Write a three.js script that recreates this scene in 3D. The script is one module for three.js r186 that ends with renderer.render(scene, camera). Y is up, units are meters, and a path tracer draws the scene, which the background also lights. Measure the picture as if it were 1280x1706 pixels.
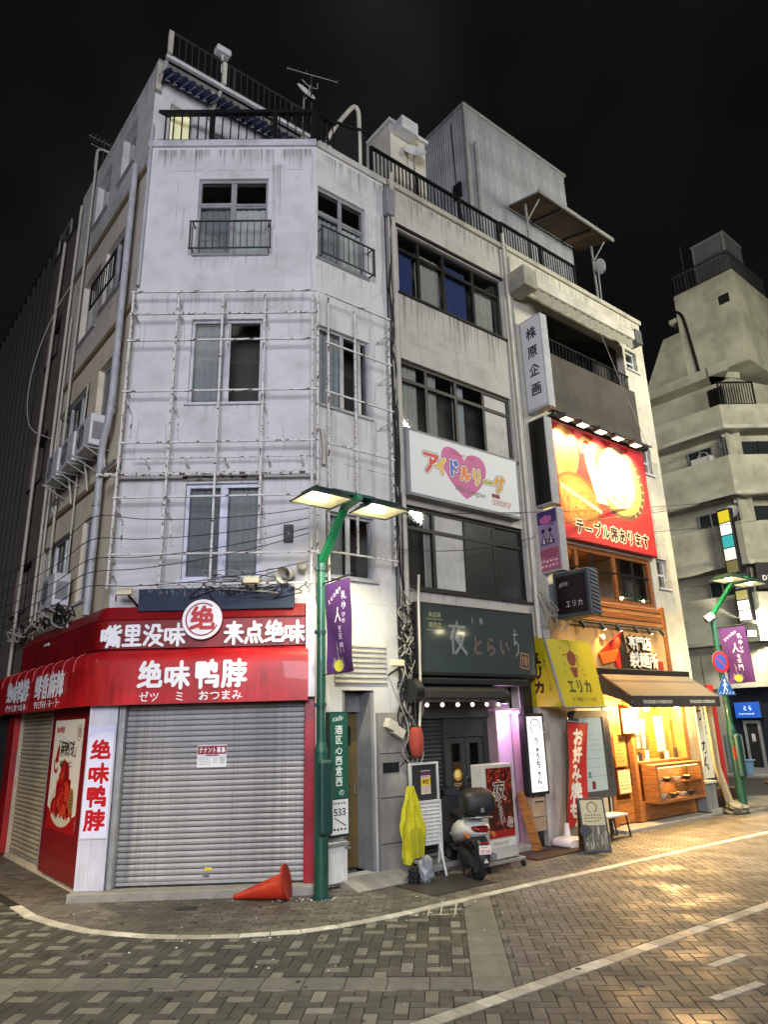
import * as THREE from 'three';
import { RoundedBoxGeometry } from 'three/addons/geometries/RoundedBoxGeometry.js';
import { mergeGeometries, toCreasedNormals } from 'three/addons/utils/BufferGeometryUtils.js';
import { RectAreaLightUniformsLib } from 'three/addons/lights/RectAreaLightUniformsLib.js';

// ---------- camera, sky, large lights, exposure ----------
const scene = new THREE.Scene();
const R2 = Math.PI / 180;
const camera = new THREE.PerspectiveCamera(73.13, 1280 / 1706, 0.1, 400);
camera.position.set(0, 2.05, 0);
camera.rotation.set(17.0 * R2, 0, -1.6 * R2, 'YXZ');
const renderer = new THREE.WebGLRenderer({ antialias: true });
renderer.toneMapping = THREE.LinearToneMapping;
renderer.toneMappingExposure = 1;
renderer.shadowMap.enabled = true;
RectAreaLightUniformsLib.init();

function rng(seed) { let s = seed | 0; return () => { s = (s + 0x6d2b79f5) | 0; let t = Math.imul(s ^ (s >>> 15), 1 | s); t = (t + Math.imul(t ^ (t >>> 7), 61 | t)) ^ t; return ((t ^ (t >>> 14)) >>> 0) / 4294967296; }; }
// periodic value noise, period per in cells
function pnoise(seed) {
  const h = (x, y) => { let n = Math.imul(x, 374761393) ^ Math.imul(y, 668265263) ^ Math.imul(seed, 1274126177); n = Math.imul(n ^ (n >>> 13), 1274126177); return ((n ^ (n >>> 16)) >>> 0) / 4294967296; };
  return (x, y, px, py) => {
    const ix = Math.floor(x), iy = Math.floor(y), fx = x - ix, fy = y - iy, s = fx * fx * (3 - 2 * fx), t = fy * fy * (3 - 2 * fy), m = (a, p) => ((a % p) + p) % p;
    const a = h(m(ix, px), m(iy, py)), b = h(m(ix + 1, px), m(iy, py)), c = h(m(ix, px), m(iy + 1, py)), d = h(m(ix + 1, px), m(iy + 1, py));
    return (a + (b - a) * s) * (1 - t) + (c + (d - c) * s) * t;
  };
}
{ // night sky: nearly black, thin uneven cloud faintly lit by the town
  const W = 256, H = 128, d = new Float32Array(W * H * 4), n = pnoise(7);
  for (let y = 0; y < H; y++) for (let x = 0; x < W; x++) {
    const v = 0.5 * n(x / 16, y / 10, 16, 99) + 0.3 * n(x / 8 + 3, y / 6, 32, 99) + 0.2 * n(x / 4, y / 3 + 5, 64, 99), k = 0.003 + 0.017 * v * v * v, i = (y * W + x) * 4;
    d[i] = k * 1.02; d[i + 1] = k; d[i + 2] = k * 1.05; d[i + 3] = 1;
  }
  const t = new THREE.DataTexture(d, W, H, THREE.RGBAFormat, THREE.FloatType);
  t.mapping = THREE.EquirectangularReflectionMapping; t.magFilter = THREE.LinearFilter; t.needsUpdate = true;
  scene.background = t; scene.environment = t;
}
{ // faint moonlight above the cloud
  const m = new THREE.DirectionalLight(0xfff4e2, 0.02);
  m.position.set(-8, 22, 16); m.target.position.set(0, 3, -12); m.castShadow = true; m.shadow.radius = 20;
  Object.assign(m.shadow.camera, { left: -25, right: 25, top: 25, bottom: -25, near: 1, far: 90 });
  scene.add(m, m.target);
}
// added lit screens, out of view across the junction, to brighten the facades
const ADDED_SCREENS = [
  { p: [0.8, 8.0, 11.5], to: [-2.2, 6.2, -9.9], w: 8.4, h: 6.4, c: 0xeeeffc, i: 26 },
  { p: [12.5, 8.2, 1.6], to: [2.2, 6.2, -12.2], w: 7, h: 4, c: 0xfff4e2, i: 1.6 },
  { p: [14, 11.6, -8.5], to: [12.8, 9.6, -24], w: 6, h: 3.2, c: 0xfffbe6, i: 42 },
];
for (const s of ADDED_SCREENS) {
  const l = new THREE.RectAreaLight(s.c, s.i, s.w, s.h);
  l.position.set(...s.p); l.lookAt(...s.to); l.translateZ(-0.06);
  scene.add(l); s.light = l;
}

// ---------- helpers ----------
const V3 = (x, y, z) => new THREE.Vector3(x, y, z);
function bx(x0, x1, y0, y1, z0, z1) { const g = new THREE.BoxGeometry(x1 - x0, y1 - y0, z1 - z0); g.translate((x0 + x1) / 2, (y0 + y1) / 2, (z0 + z1) / 2); return g; }
function rb(x0, x1, y0, y1, z0, z1, r = 0.01) { const g = new RoundedBoxGeometry(x1 - x0, y1 - y0, z1 - z0, 1, r); g.translate((x0 + x1) / 2, (y0 + y1) / 2, (z0 + z1) / 2); return g; }
function cyl(a, b, r, r2 = r, seg = 8, open = false) {
  const A = V3(...a), B = V3(...b), d = B.clone().sub(A), g = new THREE.CylinderGeometry(r2, r, d.length(), seg, 1, open);
  g.applyQuaternion(new THREE.Quaternion().setFromUnitVectors(V3(0, 1, 0), d.clone().normalize())); const m = A.add(B).multiplyScalar(0.5); g.translate(m.x, m.y, m.z); return g;
}
function bar(a, b, w, h = w) { // square bar between two points
  const A = V3(...a), B = V3(...b), d = B.clone().sub(A), g = new THREE.BoxGeometry(w, h, d.length());
  const o = new THREE.Object3D(); o.position.copy(A).add(B).multiplyScalar(0.5); o.up.set(0, 1, 0); if (Math.abs(d.y) > 0.98 * d.length()) o.up.set(0, 0, 1); o.lookAt(B); o.updateMatrix(); g.applyMatrix4(o.matrix); return g;
}
function tube(pts, r, seg = 6, n = 0, tension = 0.5) { return new THREE.TubeGeometry(new THREE.CatmullRomCurve3(pts.map((p) => V3(...p)), false, 'catmullrom', tension), n || pts.length * 6, r, seg, false); }
function mg(list) { return mergeGeometries(list.map((g) => { const n = g.index ? g.toNonIndexed() : g; for (const k of Object.keys(n.attributes)) if (!['position', 'normal', 'uv'].includes(k)) n.deleteAttribute(k); return n; })); }
function tri(g0) { // uv in metres from the dominant axis of each face
  const g = g0.index ? g0.toNonIndexed() : g0, p = g.attributes.position, uv = new Float32Array(p.count * 2), a = V3(), b = V3(), c = V3(), n = V3();
  for (let i = 0; i < p.count; i += 3) {
    a.fromBufferAttribute(p, i); b.fromBufferAttribute(p, i + 1); c.fromBufferAttribute(p, i + 2); n.copy(b).sub(a).cross(c.clone().sub(a));
    const ax = Math.abs(n.x), ay = Math.abs(n.y), az = Math.abs(n.z);
    [a, b, c].forEach((v, k) => { uv[(i + k) * 2] = ax > ay && ax > az ? v.z : v.x; uv[(i + k) * 2 + 1] = ay >= ax && ay >= az ? v.z : v.y; });
  }
  g.setAttribute('uv', new THREE.BufferAttribute(uv, 2)); return g;
}
function planar(g0, x0, y0, w, h) { const g = g0.index ? g0.toNonIndexed() : g0, p = g.attributes.position, uv = new Float32Array(p.count * 2); for (let i = 0; i < p.count; i++) { uv[i * 2] = (p.getX(i) - x0) / w; uv[i * 2 + 1] = (p.getY(i) - y0) / h; } g.setAttribute('uv', new THREE.BufferAttribute(uv, 2)); return g; }

// frames: x along a facade, y up, z outwards
function frame(x, z, ang) { const th = (90 - ang) * R2, m = new THREE.Matrix4().makeRotationY(th).setPosition(x, 0, z); return { m, th }; }
const W0 = frame(0, 0, 90), FF = frame(-1.0535, -9.9713, 88.5), FR = frame(-1.0535, -9.9713, 51.5), FL = frame(-4.0125, -9.8938, 140), FP = frame(-4.0125, -9.8938, 51.5);
const at = (f, u, v, o = 0) => V3(u, v, o).applyMatrix4(f.m);
const taken = {};
const numbered = (n) => { const k = taken[n] = (taken[n] ?? -1) + 1; return k ? n + '_' + String(k).padStart(3, '0') : n; };
function thing(f, name, label, category, [u, v, o] = [0, 0, 0], group, turn = 0) {
  const t = new THREE.Group(); t.name = numbered(name); t.position.copy(at(f, u, v, o)); t.rotation.y = f.th + turn; t.userData = { label, category }; if (group) t.userData.group = group;
  scene.add(t); t.updateMatrix(); META.set(t, { f: turn ? { m: t.matrix.clone(), th: f.th + turn } : f, inv: t.matrix.clone().invert(), th: f.th + turn }); return t;
}
const META = new WeakMap();
function mk(name, g, mat, parent) { if (mat.userData.tri && !g.userData.tri) { g = tri(g); } const m = new THREE.Mesh(g, mat); m.name = name; m.castShadow = m.receiveShadow = true; parent.add(m); return m; }
// P: geometry authored in frame coordinates becomes a part of thing t (or a sub-part of one of its parts)
function P(t, name, g, mat, o = {}) {
  const k = META.get(t), f = o.f ?? k.f; if (Array.isArray(g)) g = mg(g);
  if (mat.userData.tri && !o.uv) { g = tri(g); g.userData.tri = 1; } else if (g.index) g = g.toNonIndexed();
  g.userData.tri = 1;
  g.applyMatrix4(f.m); g.applyMatrix4(k.inv);
  const m = mk(name, g, mat, o.in ?? t); if (o.kind) m.userData.kind = o.kind; if (o.label) m.userData.label = o.label; return m;
}
// Q: a shared geometry placed by position
function Q(t, name, g, mat, [x, y, z], o = {}) {
  const k = META.get(t), f = o.f ?? k.f; const m = mk(name, g, mat, o.in ?? t); m.position.copy(at(f, x, y, z).applyMatrix4(k.inv)); m.rotation.y = f.th - k.th + (o.turn ?? 0); if (o.tilt) m.rotation.z = o.tilt; return m;
}
function struct(name, g, mat) { const m = mk(name, g, mat, scene); m.userData.kind = 'structure'; return m; }
function lamp(t, l, [x, y, z], f, target) { const k = META.get(t); f = f ?? k.f; l.position.copy(at(f, x, y, z).applyMatrix4(k.inv)); l.castShadow = true; t.add(l); if (target) { l.target.position.copy(at(f, ...target).applyMatrix4(k.inv)); t.add(l.target); } return l; }

// ---------- textures ----------
function tex(w, h, fn, srgb = true) {
  const d = new Uint8Array(w * h * 4);
  for (let y = 0; y < h; y++) for (let x = 0; x < w; x++) { const c = fn(x, y), i = (y * w + x) * 4; const r = Array.isArray(c) ? c : [c, c, c]; for (let k = 0; k < 3; k++) d[i + k] = Math.max(0, Math.min(255, r[k] * 255)); d[i + 3] = 255; }
  const t = new THREE.DataTexture(d, w, h); t.wrapS = t.wrapT = THREE.RepeatWrapping; t.magFilter = THREE.LinearFilter; t.minFilter = THREE.LinearMipmapLinearFilter; t.generateMipmaps = true; if (srgb) t.colorSpace = THREE.SRGBColorSpace; t.needsUpdate = true; return t;
}
const N1 = pnoise(1), N2 = pnoise(2), N3 = pnoise(3);
const fbm = (x, y, p, oct = 5, n = N1) => { let s = 0, a = 0.5, q = p; for (let i = 0; i < oct; i++) { s += a * n(x * q, y * q, q, q); q *= 2; a *= 0.5; } return s; };
const T = {
  concrete: tex(512, 512, (x, y) => 0.72 + 0.34 * fbm(x / 512, y / 512, 4, 7) - 0.1 * Math.max(0, N2(x / 20, y / 90, 26, 6) - 0.6)),
  grain: tex(512, 512, (x, y) => 0.66 + 0.24 * fbm(x / 512, y / 512, 64, 3) + 0.26 * fbm(x / 512, y / 512, 5, 5, N3)),
  metal: tex(512, 512, (x, y) => 0.78 + 0.2 * fbm(x / 512, y / 512, 6, 6) + 0.1 * (N2(x / 3, y / 64, 171, 8) - 0.5)),
  wood: tex(512, 512, (x, y) => { const k = N2(x / 170, y / 6 + 3 * N1(x / 64, y / 32, 8, 16), 3, 86), b = N3(x / 90, y / 2.4, 6, 214); const v = 0.6 + 0.3 * k + 0.16 * b; return [v, v * 0.95, v * 0.88]; }),
  fabric: tex(256, 256, (x, y) => 0.84 + 0.08 * ((x >> 1) % 2 ^ (y >> 1) % 2) + 0.12 * fbm(x / 256, y / 256, 8, 5)),
  rust: tex(512, 512, (x, y) => { const v = fbm(x / 512, y / 512, 18, 5, N2), r = v > 0.64 ? 1 : v > 0.62 ? 0.5 : 0, n = 0.86 + 0.18 * fbm(x / 512, y / 512, 8, 4); return [n * (1 - 0.62 * r), n * (1 - 0.72 * r), n * (1 - 0.78 * r)]; }),
  grime: tex(512, 512, (x, y) => { const b = fbm(x / 512, y / 512, 4, 7, N3), s = N2(x / 7, y / 150, 73, 4) * N1(x / 40, y / 60, 13, 9); return 0.66 + 0.36 * b + 0.1 * fbm(x / 512, y / 512, 64, 2) - 0.28 * Math.max(0, s - 0.3); }),
  rough: tex(512, 512, (x, y) => 0.45 + 0.75 * fbm(x / 512, y / 512, 6, 6, N2), false),
};
const scaled = {};
function S(name, m) { const k = name + m; if (!scaled[k]) { const t = T[name].clone(); t.repeat.set(1 / m, 1 / m); t.needsUpdate = true; scaled[k] = t; } return scaled[k]; }
function mat(color, rough = 0.7, o = {}) {
  const { tx, size = 1, bump = 0, ...rest } = o, m = new (rest.clearcoat || rest.transmission || rest.sheen ? THREE.MeshPhysicalMaterial : THREE.MeshStandardMaterial)({ color, roughness: rough, side: THREE.DoubleSide, ...rest });
  if (tx) { m.map = S(tx, size); m.userData.tri = true; if (bump) { m.bumpMap = S(tx, size); m.bumpScale = bump; } } return m;
}
function canvas(w, h, fn) { const c = document.createElement('canvas'); c.width = w; c.height = h; const x = c.getContext('2d'); x.lineCap = 'round'; x.lineJoin = 'round'; fn(x, w, h); const t = new THREE.CanvasTexture(c); t.colorSpace = THREE.SRGBColorSpace; t.magFilter = THREE.LinearFilter; t.anisotropy = 8; return t; }
function printed(w, h, fn, rough = 0.5, o = {}) { const t = canvas(w, h, fn); const m = o.shine ? new THREE.MeshPhysicalMaterial({ map: t, roughness: rough, ior: o.shine, side: THREE.DoubleSide }) : new THREE.MeshStandardMaterial({ map: t, roughness: rough, side: THREE.DoubleSide }); if (o.glow) { m.emissive.set(0xffffff); m.emissiveMap = t; m.emissiveIntensity = o.glow; } return m; }
// ---------- brush lettering: strokes on a ten by ten square, y down ----------
const KANJI = {
  味: [[.5, 3, .5, 7.5], [.5, 3, 3, 3, 3, 7.5], [.5, 7, 3, 7], [4, 3, 9.5, 3], [3.6, 5.2, 9.9, 5.2], [6.8, .5, 6.8, 9.8], [6.6, 5.4, 3.6, 8.8], [7, 5.4, 9.9, 8.6]],
  绝: [[2.5, .5, 1, 3, 3.2, 3], [3.4, 2.6, .8, 5.8, 3.6, 5.4], [.5, 8.8, 3.8, 7.8], [5.8, .3, 4.2, 3], [5.6, 1.6, 8.4, 1.6, 7.4, 3.4], [4.6, 3.6, 9, 3.6, 9, 6, 4.6, 6], [6.8, 3.6, 6.8, 6], [4.6, 3.6, 4.6, 8.8, 9.6, 8.8, 9.8, 7.4]],
  嘴: [[.4, 3, .4, 7], [.4, 3, 2.2, 3, 2.2, 7], [.4, 6.6, 2.2, 6.6], [4, 1, 4, 4], [4, 2.3, 5.4, 2.3], [3.2, 2, 3.2, 4], [2.9, 4, 5.8, 3.6], [6.6, .8, 6.6, 3.6, 9.6, 3.6, 9.6, 2.8], [9, 1, 6.6, 2.2], [5.4, 4.4, 3.4, 6], [5, 4.9, 7.6, 4.9, 7, 5.8], [4, 6, 9, 6, 9, 9.8, 8.4, 9.6], [4, 6, 4, 8, 3.2, 9.8], [4, 7.3, 9, 7.3], [4, 8.6, 9, 8.6], [6.5, 6, 6.5, 9.4]],
  里: [[2, 1, 8, 1, 8, 5, 2, 5, 2, 1], [2, 3, 8, 3], [5, 1, 5, 9.2], [2, 7, 8, 7], [.6, 9.3, 9.4, 9.3]],
  没: [[1, 1, 2.2, 2], [.4, 3.8, 1.8, 4.6], [.6, 9.2, 2.6, 6], [4.6, 1, 4.4, 3.2, 3.2, 4.6], [4.6, 1, 7.6, 1, 7.6, 3.4, 9.4, 3.4], [3.6, 5.4, 8.4, 5.4, 6.6, 7.6, 3.4, 9.6], [4.6, 6, 6.6, 8.2, 9.8, 9.6]],
  来: [[1.4, 2, 8.6, 2], [3, 2.8, 3.6, 4.2], [7, 2.8, 6.2, 4.2], [.4, 4.8, 9.6, 4.8], [5, .4, 5, 9.8], [4.8, 5, .8, 8.8], [5.2, 5, 9.4, 8.8]],
  点: [[5, .4, 5, 3.6], [5, 2, 8.6, 2], [2.2, 3.6, 7.8, 3.6, 7.8, 6.2, 2.2, 6.2, 2.2, 3.6], [1.4, 7.4, .6, 9.4], [3.6, 7.6, 4, 9.2], [5.8, 7.6, 6.4, 9.2], [8, 7.4, 9.4, 9.2]],
  鸭: [[.6, 1.2, 4, 1.2, 4, 6, .6, 6, .6, 1.2], [.6, 3.6, 4, 3.6], [2.3, 1.2, 2.3, 9.8], [7, .3, 6.2, 1.4], [5.4, 1.6, 5.4, 6, 9.4, 6], [5.4, 1.6, 8.6, 1.6, 8.6, 4, 7.8, 4], [6.6, 2.8, 7.2, 3.4], [9.4, 6, 9.4, 9.4, 8.4, 9.4], [4.8, 7.9, 8.6, 7.9]],
  脖: [[.8, .8, .8, 7, .2, 9.6], [.8, .8, 3.2, .8, 3.2, 9.4, 2.4, 9.2], [.8, 3.4, 3.2, 3.4], [.8, 5.8, 3.2, 5.8], [4.4, 1.8, 9.6, 1.8], [7, .3, 7, 4], [4.4, 4.6, 4.4, 3.6, 9.6, 3.6, 9.4, 4.6], [5.2, 5.4, 8.6, 5.4, 7, 6.6], [7, 6.6, 7, 9.4, 6, 9.4], [4.2, 7.4, 9.8, 7.4]],
  鲜: [[1.6, .4, .4, 2.4], [1.2, 1.4, 3.4, 1.4, 2.8, 2.6], [.6, 2.8, 4, 2.8, 4, 6.4, .6, 6.4, .6, 2.8], [.6, 4.6, 4, 4.6], [2.3, 2.8, 2.3, 6.4], [.2, 8.6, 4.4, 8.2], [5.8, .6, 6.4, 1.8], [8.8, .6, 8, 1.8], [5, 2.4, 9.6, 2.4], [5.2, 4.4, 9.4, 4.4], [4.8, 6.6, 9.8, 6.6], [7.3, 2.4, 7.3, 9.8]],
  香: [[7.4, .3, 2.6, 1.2], [.8, 2.4, 9.2, 2.4], [5, .8, 5, 4.8], [4.8, 2.6, .8, 4.8], [5.2, 2.6, 9.2, 4.8], [2.6, 5.4, 7.4, 5.4, 7.4, 9.6, 2.6, 9.6, 2.6, 5.4], [2.6, 7.5, 7.4, 7.5]],
  麻: [[5, .2, 5, 1.2], [1.2, 1.4, 9.6, 1.4], [1.4, 1.4, 1.2, 6, .3, 9.6], [2.2, 4, 5.4, 4], [3.8, 2.4, 3.8, 9.8], [3.6, 4.2, 2, 7.6], [4, 4.4, 5.4, 6.6], [6, 4, 9.8, 4], [7.8, 2.4, 7.8, 9.8], [7.6, 4.2, 5.8, 7.8], [8, 4.2, 9.8, 7.4]],
  辣: [[2.4, .3, 2.6, 1.2], [.6, 1.6, 4.4, 1.6], [1.4, 2.2, 1.8, 3.4], [3.6, 2.2, 3.2, 3.4], [.3, 4, 4.6, 4], [.6, 6, 4.4, 6], [2.5, 4, 2.4, 7.6, 1.4, 9.7], [5, 2, 9.8, 2], [5.6, 3.4, 9.2, 3.4, 9.2, 5.8, 5.6, 5.8, 5.6, 3.4], [7.4, .4, 7.4, 9.8], [7.2, 5.9, 5, 8.6], [7.6, 5.9, 9.8, 8.6]],
  虾: [[.6, 2.6, 3.8, 2.6, 3.8, 5.6, .6, 5.6, .6, 2.6], [2.2, .6, 2.2, 8.4], [.4, 8.8, 4, 8], [3.6, 7, 4.3, 9], [4.8, 1.4, 9.8, 1.4], [7, 1.4, 7, 9.8], [7.2, 4, 9.2, 5.8]],
  球: [[.4, 1.6, 3.6, 1.6], [.6, 4.8, 3.4, 4.8], [2, 1.6, 2, 8.4], [.2, 8.8, 3.8, 8], [4.2, 2.4, 9.8, 2.4], [8, .6, 9.2, 1.6], [6.8, .4, 6.8, 9.4, 5.8, 9.2], [4.6, 4, 5.6, 5.2], [6.6, 5.4, 4, 8.4], [9.2, 3.8, 7.2, 5.2, 9.8, 8.8]],
  '「': [[5, 6, 5, .6, 9, .6]], '」': [[1, 9.4, 5, 9.4, 5, 4]],
  ゼ: [[1, 4.2, 8.6, 3.2, 7.2, 5.4], [3.4, 1, 3.4, 8, 4.2, 9, 8.4, 9], [7.4, .4, 8.2, 1.8], [8.8, .2, 9.6, 1.4]], ツ: [[1.4, 2.4, 2.4, 4.8], [4.4, 1.8, 5.2, 4.2], [8.8, 2, 7.6, 6, 3.6, 9.2]], ミ: [[2.4, 1.4, 7.8, 2.6], [2.6, 4.4, 7.4, 5.4], [1.8, 7.6, 8.2, 9.2]],
  お: [[1, 3, 6.4, 2.8], [3.6, .8, 3.6, 8.4, 2.4, 9.2, 1.2, 8, 3, 6, 6.4, 5, 8.6, 6.2, 8.4, 8.4, 6.2, 9.2], [7.4, 1.8, 9.2, 3.6]], つ: [[.8, 3.4, 4.6, 2.4, 8, 2.8, 9, 5, 7.6, 7.6, 4.2, 8.8]], ま: [[1.4, 2.4, 8.6, 2.2], [1.8, 4.8, 8.2, 4.6], [5, .6, 5, 8, 3.4, 9.2, 1.8, 8.4, 2.6, 7.2, 5, 7.4, 8.4, 9]],
  み: [[1.8, 1.6, 5, 1.4, 3.4, 6, 2, 8.2, .8, 7.2, 2, 5.6, 5, 6, 9.4, 7.6], [7.6, 3.8, 7, 7, 5.6, 9.4]], ウ: [[5, .4, 5, 2], [1.4, 4.6, 1.4, 2.2, 8.6, 2.2, 8, 5.4, 6, 8, 3.4, 9.6]], マ: [[.8, 2, 9, 2, 7.4, 4.8, 5, 7], [3.4, 5.4, 6.6, 9]], イ: [[8.4, .8, 5.4, 4, 1, 6.4], [5.4, 4, 5.4, 9.6]],
  '・': [[4.6, 5, 5.4, 5]], ー: [[1, 5, 9, 5]], ラ: [[2, 1.4, 8, 1.4], [1.2, 4, 8.6, 4, 7.6, 7, 4, 9.6]], ザ: [[.6, 3.6, 9, 3.6], [3, 1.2, 3, 6.2], [6.6, 1.2, 6.6, 5.6, 5.4, 8.2, 3.6, 9.6], [7.8, .2, 8.4, 1.4], [9.2, 0, 9.8, 1.2]],
  リ: [[2.6, 1, 2.6, 6], [7.4, .8, 7.4, 5.6, 6.4, 8, 4, 9.6]], ガ: [[1, 3.4, 8, 3.4, 7.4, 8.4, 6.2, 8.8], [4.4, .8, 4, 5, 1.2, 9.2], [7.6, .4, 8.4, 1.8], [9, .2, 9.8, 1.4]], ニ: [[2, 2.6, 8, 2.6], [.8, 8, 9.2, 8]], テ: [[2.2, 1.4, 7.8, 1.4], [.8, 4, 9.2, 4], [5.2, 4, 4.8, 7, 2.8, 9.6]],
  ナ: [[.8, 3.6, 9.2, 3.6], [5.2, .6, 5.2, 4, 4.6, 7, 2.4, 9.6]], ン: [[1.4, 1.8, 4, 3.6], [9, 2.4, 7, 6.4, 1.8, 9]], ト: [[3.6, .4, 3.6, 9.6], [3.8, 3.8, 8, 6.2]],
  募: [[.6, 1.2, 9.4, 1.2], [3.2, .2, 3.2, 2.2], [6.8, .2, 6.8, 2.2], [2.6, 2.6, 7.4, 2.6, 7.4, 5, 2.6, 5, 2.6, 2.6], [2.6, 3.8, 7.4, 3.8], [.8, 6, 9.2, 6], [4.6, 5, 1, 8], [6, 6, 9.2, 7.8], [2.6, 7.8, 7.2, 7.8, 6.8, 9.6, 6, 9.4], [5, 6.8, 3.8, 8.8, 2, 9.8]],
  集: [[3, .3, 1, 2.8], [2.4, 1.6, 2.4, 6], [5.4, .3, 5.8, 1.4], [2.4, 1.6, 8.8, 1.6], [2.4, 3, 8.4, 3], [2.4, 4.4, 8.4, 4.4], [2.4, 5.8, 9, 5.8], [5.6, 1.6, 5.6, 5.8], [.6, 7, 9.4, 7], [5, 6, 5, 9.8], [4.8, 7.2, 1, 9.4], [5.2, 7.2, 9, 9.4]],
  ア: [[1, 1.6, 9, 1.6, 7.4, 3.8, 6, 4.8], [4.8, 3.6, 4.6, 6.4, 2.2, 9.4]], ド: [[3.2, .6, 3.2, 9.6], [3.4, 3.8, 7.6, 6], [6.4, 1, 7.2, 2.6], [8.2, .6, 9, 2]], ル: [[2.8, 1.4, 2.6, 6, .8, 9], [5.4, 1, 5.4, 8.8, 8, 7, 9.6, 5]], グ: [[3.8, .8, 1, 5], [3.2, 2.6, 7.8, 2.6, 6.4, 6.8, 2.8, 9.6], [7.6, .2, 8.4, 1.6], [9, 0, 9.8, 1.2]], ブ: [[1, 2.4, 8, 2.4, 7.2, 6, 3, 9.4], [7.6, .2, 8.4, 1.4], [9, 0, 9.8, 1.2]],
  席: [[5, .2, 5, 1.2], [1, 1.4, 9.4, 1.4], [1.2, 1.4, 1.2, 6, .4, 9.6], [2.2, 3.4, 9.6, 3.4], [4.2, 2.2, 4.2, 5, 7.4, 5, 7.4, 2.2], [2.8, 9, 2.8, 6.4, 9, 6.4, 9, 8.6, 8.2, 8.8], [5.8, 5, 5.8, 9.9]],
  あ: [[1.4, 2.6, 8.4, 2.2], [4.4, .6, 4.2, 6, 5, 8.6], [7, 4, 5.6, 7, 3, 9, 1.4, 8, 2.4, 5.6, 5.6, 4.4, 8.4, 5, 9, 7, 8, 8.8, 6, 9.6]], り: [[2.8, 1, 2.4, 4, 3, 6], [3, 4.6, 4, 2.4], [7, .8, 7.4, 4, 6.8, 7.2, 4.6, 9.6]], す: [[.8, 2.4, 9.2, 2.2], [5.6, .6, 5.6, 6, 4.4, 7, 3.2, 6, 4, 4.8, 5.6, 5.2, 5.6, 7.2, 4.4, 9.6]],
  エ: [[1.8, 1.8, 8.2, 1.8], [5, 1.8, 5, 8.6], [.8, 8.8, 9.2, 8.8]], カ: [[1.2, 3.2, 8.8, 3.2, 8.2, 8.6, 6.6, 8.8], [4.8, .8, 4.6, 4.4, 1.4, 9.2]], う: [[3.4, .8, 6.4, 1.6], [2, 4, 5.6, 3, 7.8, 4.6, 7, 7.4, 4, 9.6]], ち: [[1.4, 2.4, 8.4, 2.2], [4.6, .6, 2.6, 5.8, 5.4, 4.6, 8, 5.6, 7.8, 8, 4, 9.4]], ゃ: [[3, 5.6, 7, 5, 8, 6.4, 6.4, 7.4], [5.4, 4.4, 5.8, 5.4], [4, 5, 5.6, 9.4]], ゅ: [[3.4, 5, 3.2, 8], [3.4, 7, 6.4, 5.6, 7.6, 7, 6, 8], [5.6, 4.6, 5.8, 8, 4.6, 9.4]], ん: [[5, .8, 1, 9.4, 3.6, 5.6, 5.2, 6.2, 5.8, 8.8, 7.4, 9, 9.2, 6.6]],
  専: [[1, 1.4, 9, 1.4], [2.4, 2.6, 7.6, 2.6, 7.6, 5, 2.4, 5, 2.4, 2.6], [2.4, 3.8, 7.6, 3.8], [5, .3, 5, 5], [.6, 6.2, 9.4, 6.2], [6.8, 5.2, 6.8, 9.4, 5.6, 9.4], [2.8, 7.2, 3.8, 8.4]], 門: [[.8, .8, .8, 9.8], [.8, .8, 4, .8, 4, 4, .8, 4], [.8, 2.4, 4, 2.4], [9.2, .8, 6, .8, 6, 4, 9.2, 4], [6, 2.4, 9.2, 2.4], [9.2, .8, 9.2, 9.6, 8.2, 9.4]], 店: [[5, .2, 5, 1.2], [1, 1.4, 9.4, 1.4], [1.2, 1.4, 1.2, 6, .4, 9.6], [5.4, 2.2, 5.4, 5.6], [5.4, 3.8, 8.8, 3.8], [3, 5.8, 8.4, 5.8, 8.4, 9.4, 3, 9.4, 3, 5.8]],
  製: [[1.6, 1.4, 5.6, 1.4], [.8, 2.8, 6, 2.8], [3.4, .2, 3.4, 5], [1.4, 5, 1.4, 3.8, 5.4, 3.8, 5.4, 4.8], [7.2, .8, 7.2, 3.4], [9, .4, 9, 5, 8.2, 4.8], [.6, 6, 9.4, 6], [4.8, 6, .8, 8.6], [3.2, 7.2, 3.2, 9.6, 5, 8.8], [5, 6.4, 9.4, 9.6], [8.2, 6.8, 6.6, 7.8]],
  麺: [[.6, 1.4, 4.2, 1.4], [2.4, .3, 2.4, 5.2], [.4, 3, 4.4, 3], [2.2, 3.2, .4, 5], [2.6, 3.2, 4.4, 4.6], [1, 5.6, 3.6, 5.4, 2.4, 7.6, .4, 9], [1, 6.4, 2.4, 8.4, 9.8, 9.4], [5, 1, 9.8, 1], [7.4, 1, 7, 2.4], [5.4, 2.4, 9.4, 2.4, 9.4, 7.4, 5.4, 7.4, 5.4, 2.4], [6.8, 2.4, 6.8, 7.4], [8.1, 2.4, 8.1, 7.4], [6.8, 4, 8.1, 4], [6.8, 5.6, 8.1, 5.6]],
  所: [[1, 1, 4.6, .8], [1.2, 3, 4.4, 3, 4.4, 5.4, 1.2, 5.4], [1.2, 3, 1.2, 6.6, .4, 9.6], [9, .6, 6, 1.6], [6, 1.6, 6, 6, 5, 9.6], [6, 4.2, 9.8, 4.2], [8, 4.2, 8, 9.8]], 好: [[2.6, .6, 1.4, 5.2, 4, 8.4], [4, 3, 2.8, 6.8, .6, 9.4], [.4, 3, 4.6, 3], [5.4, 1.4, 9, 1.4, 7.4, 3.2], [7.4, 3.2, 7.4, 9.2, 6.4, 9], [4.8, 5, 9.8, 5]],
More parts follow.
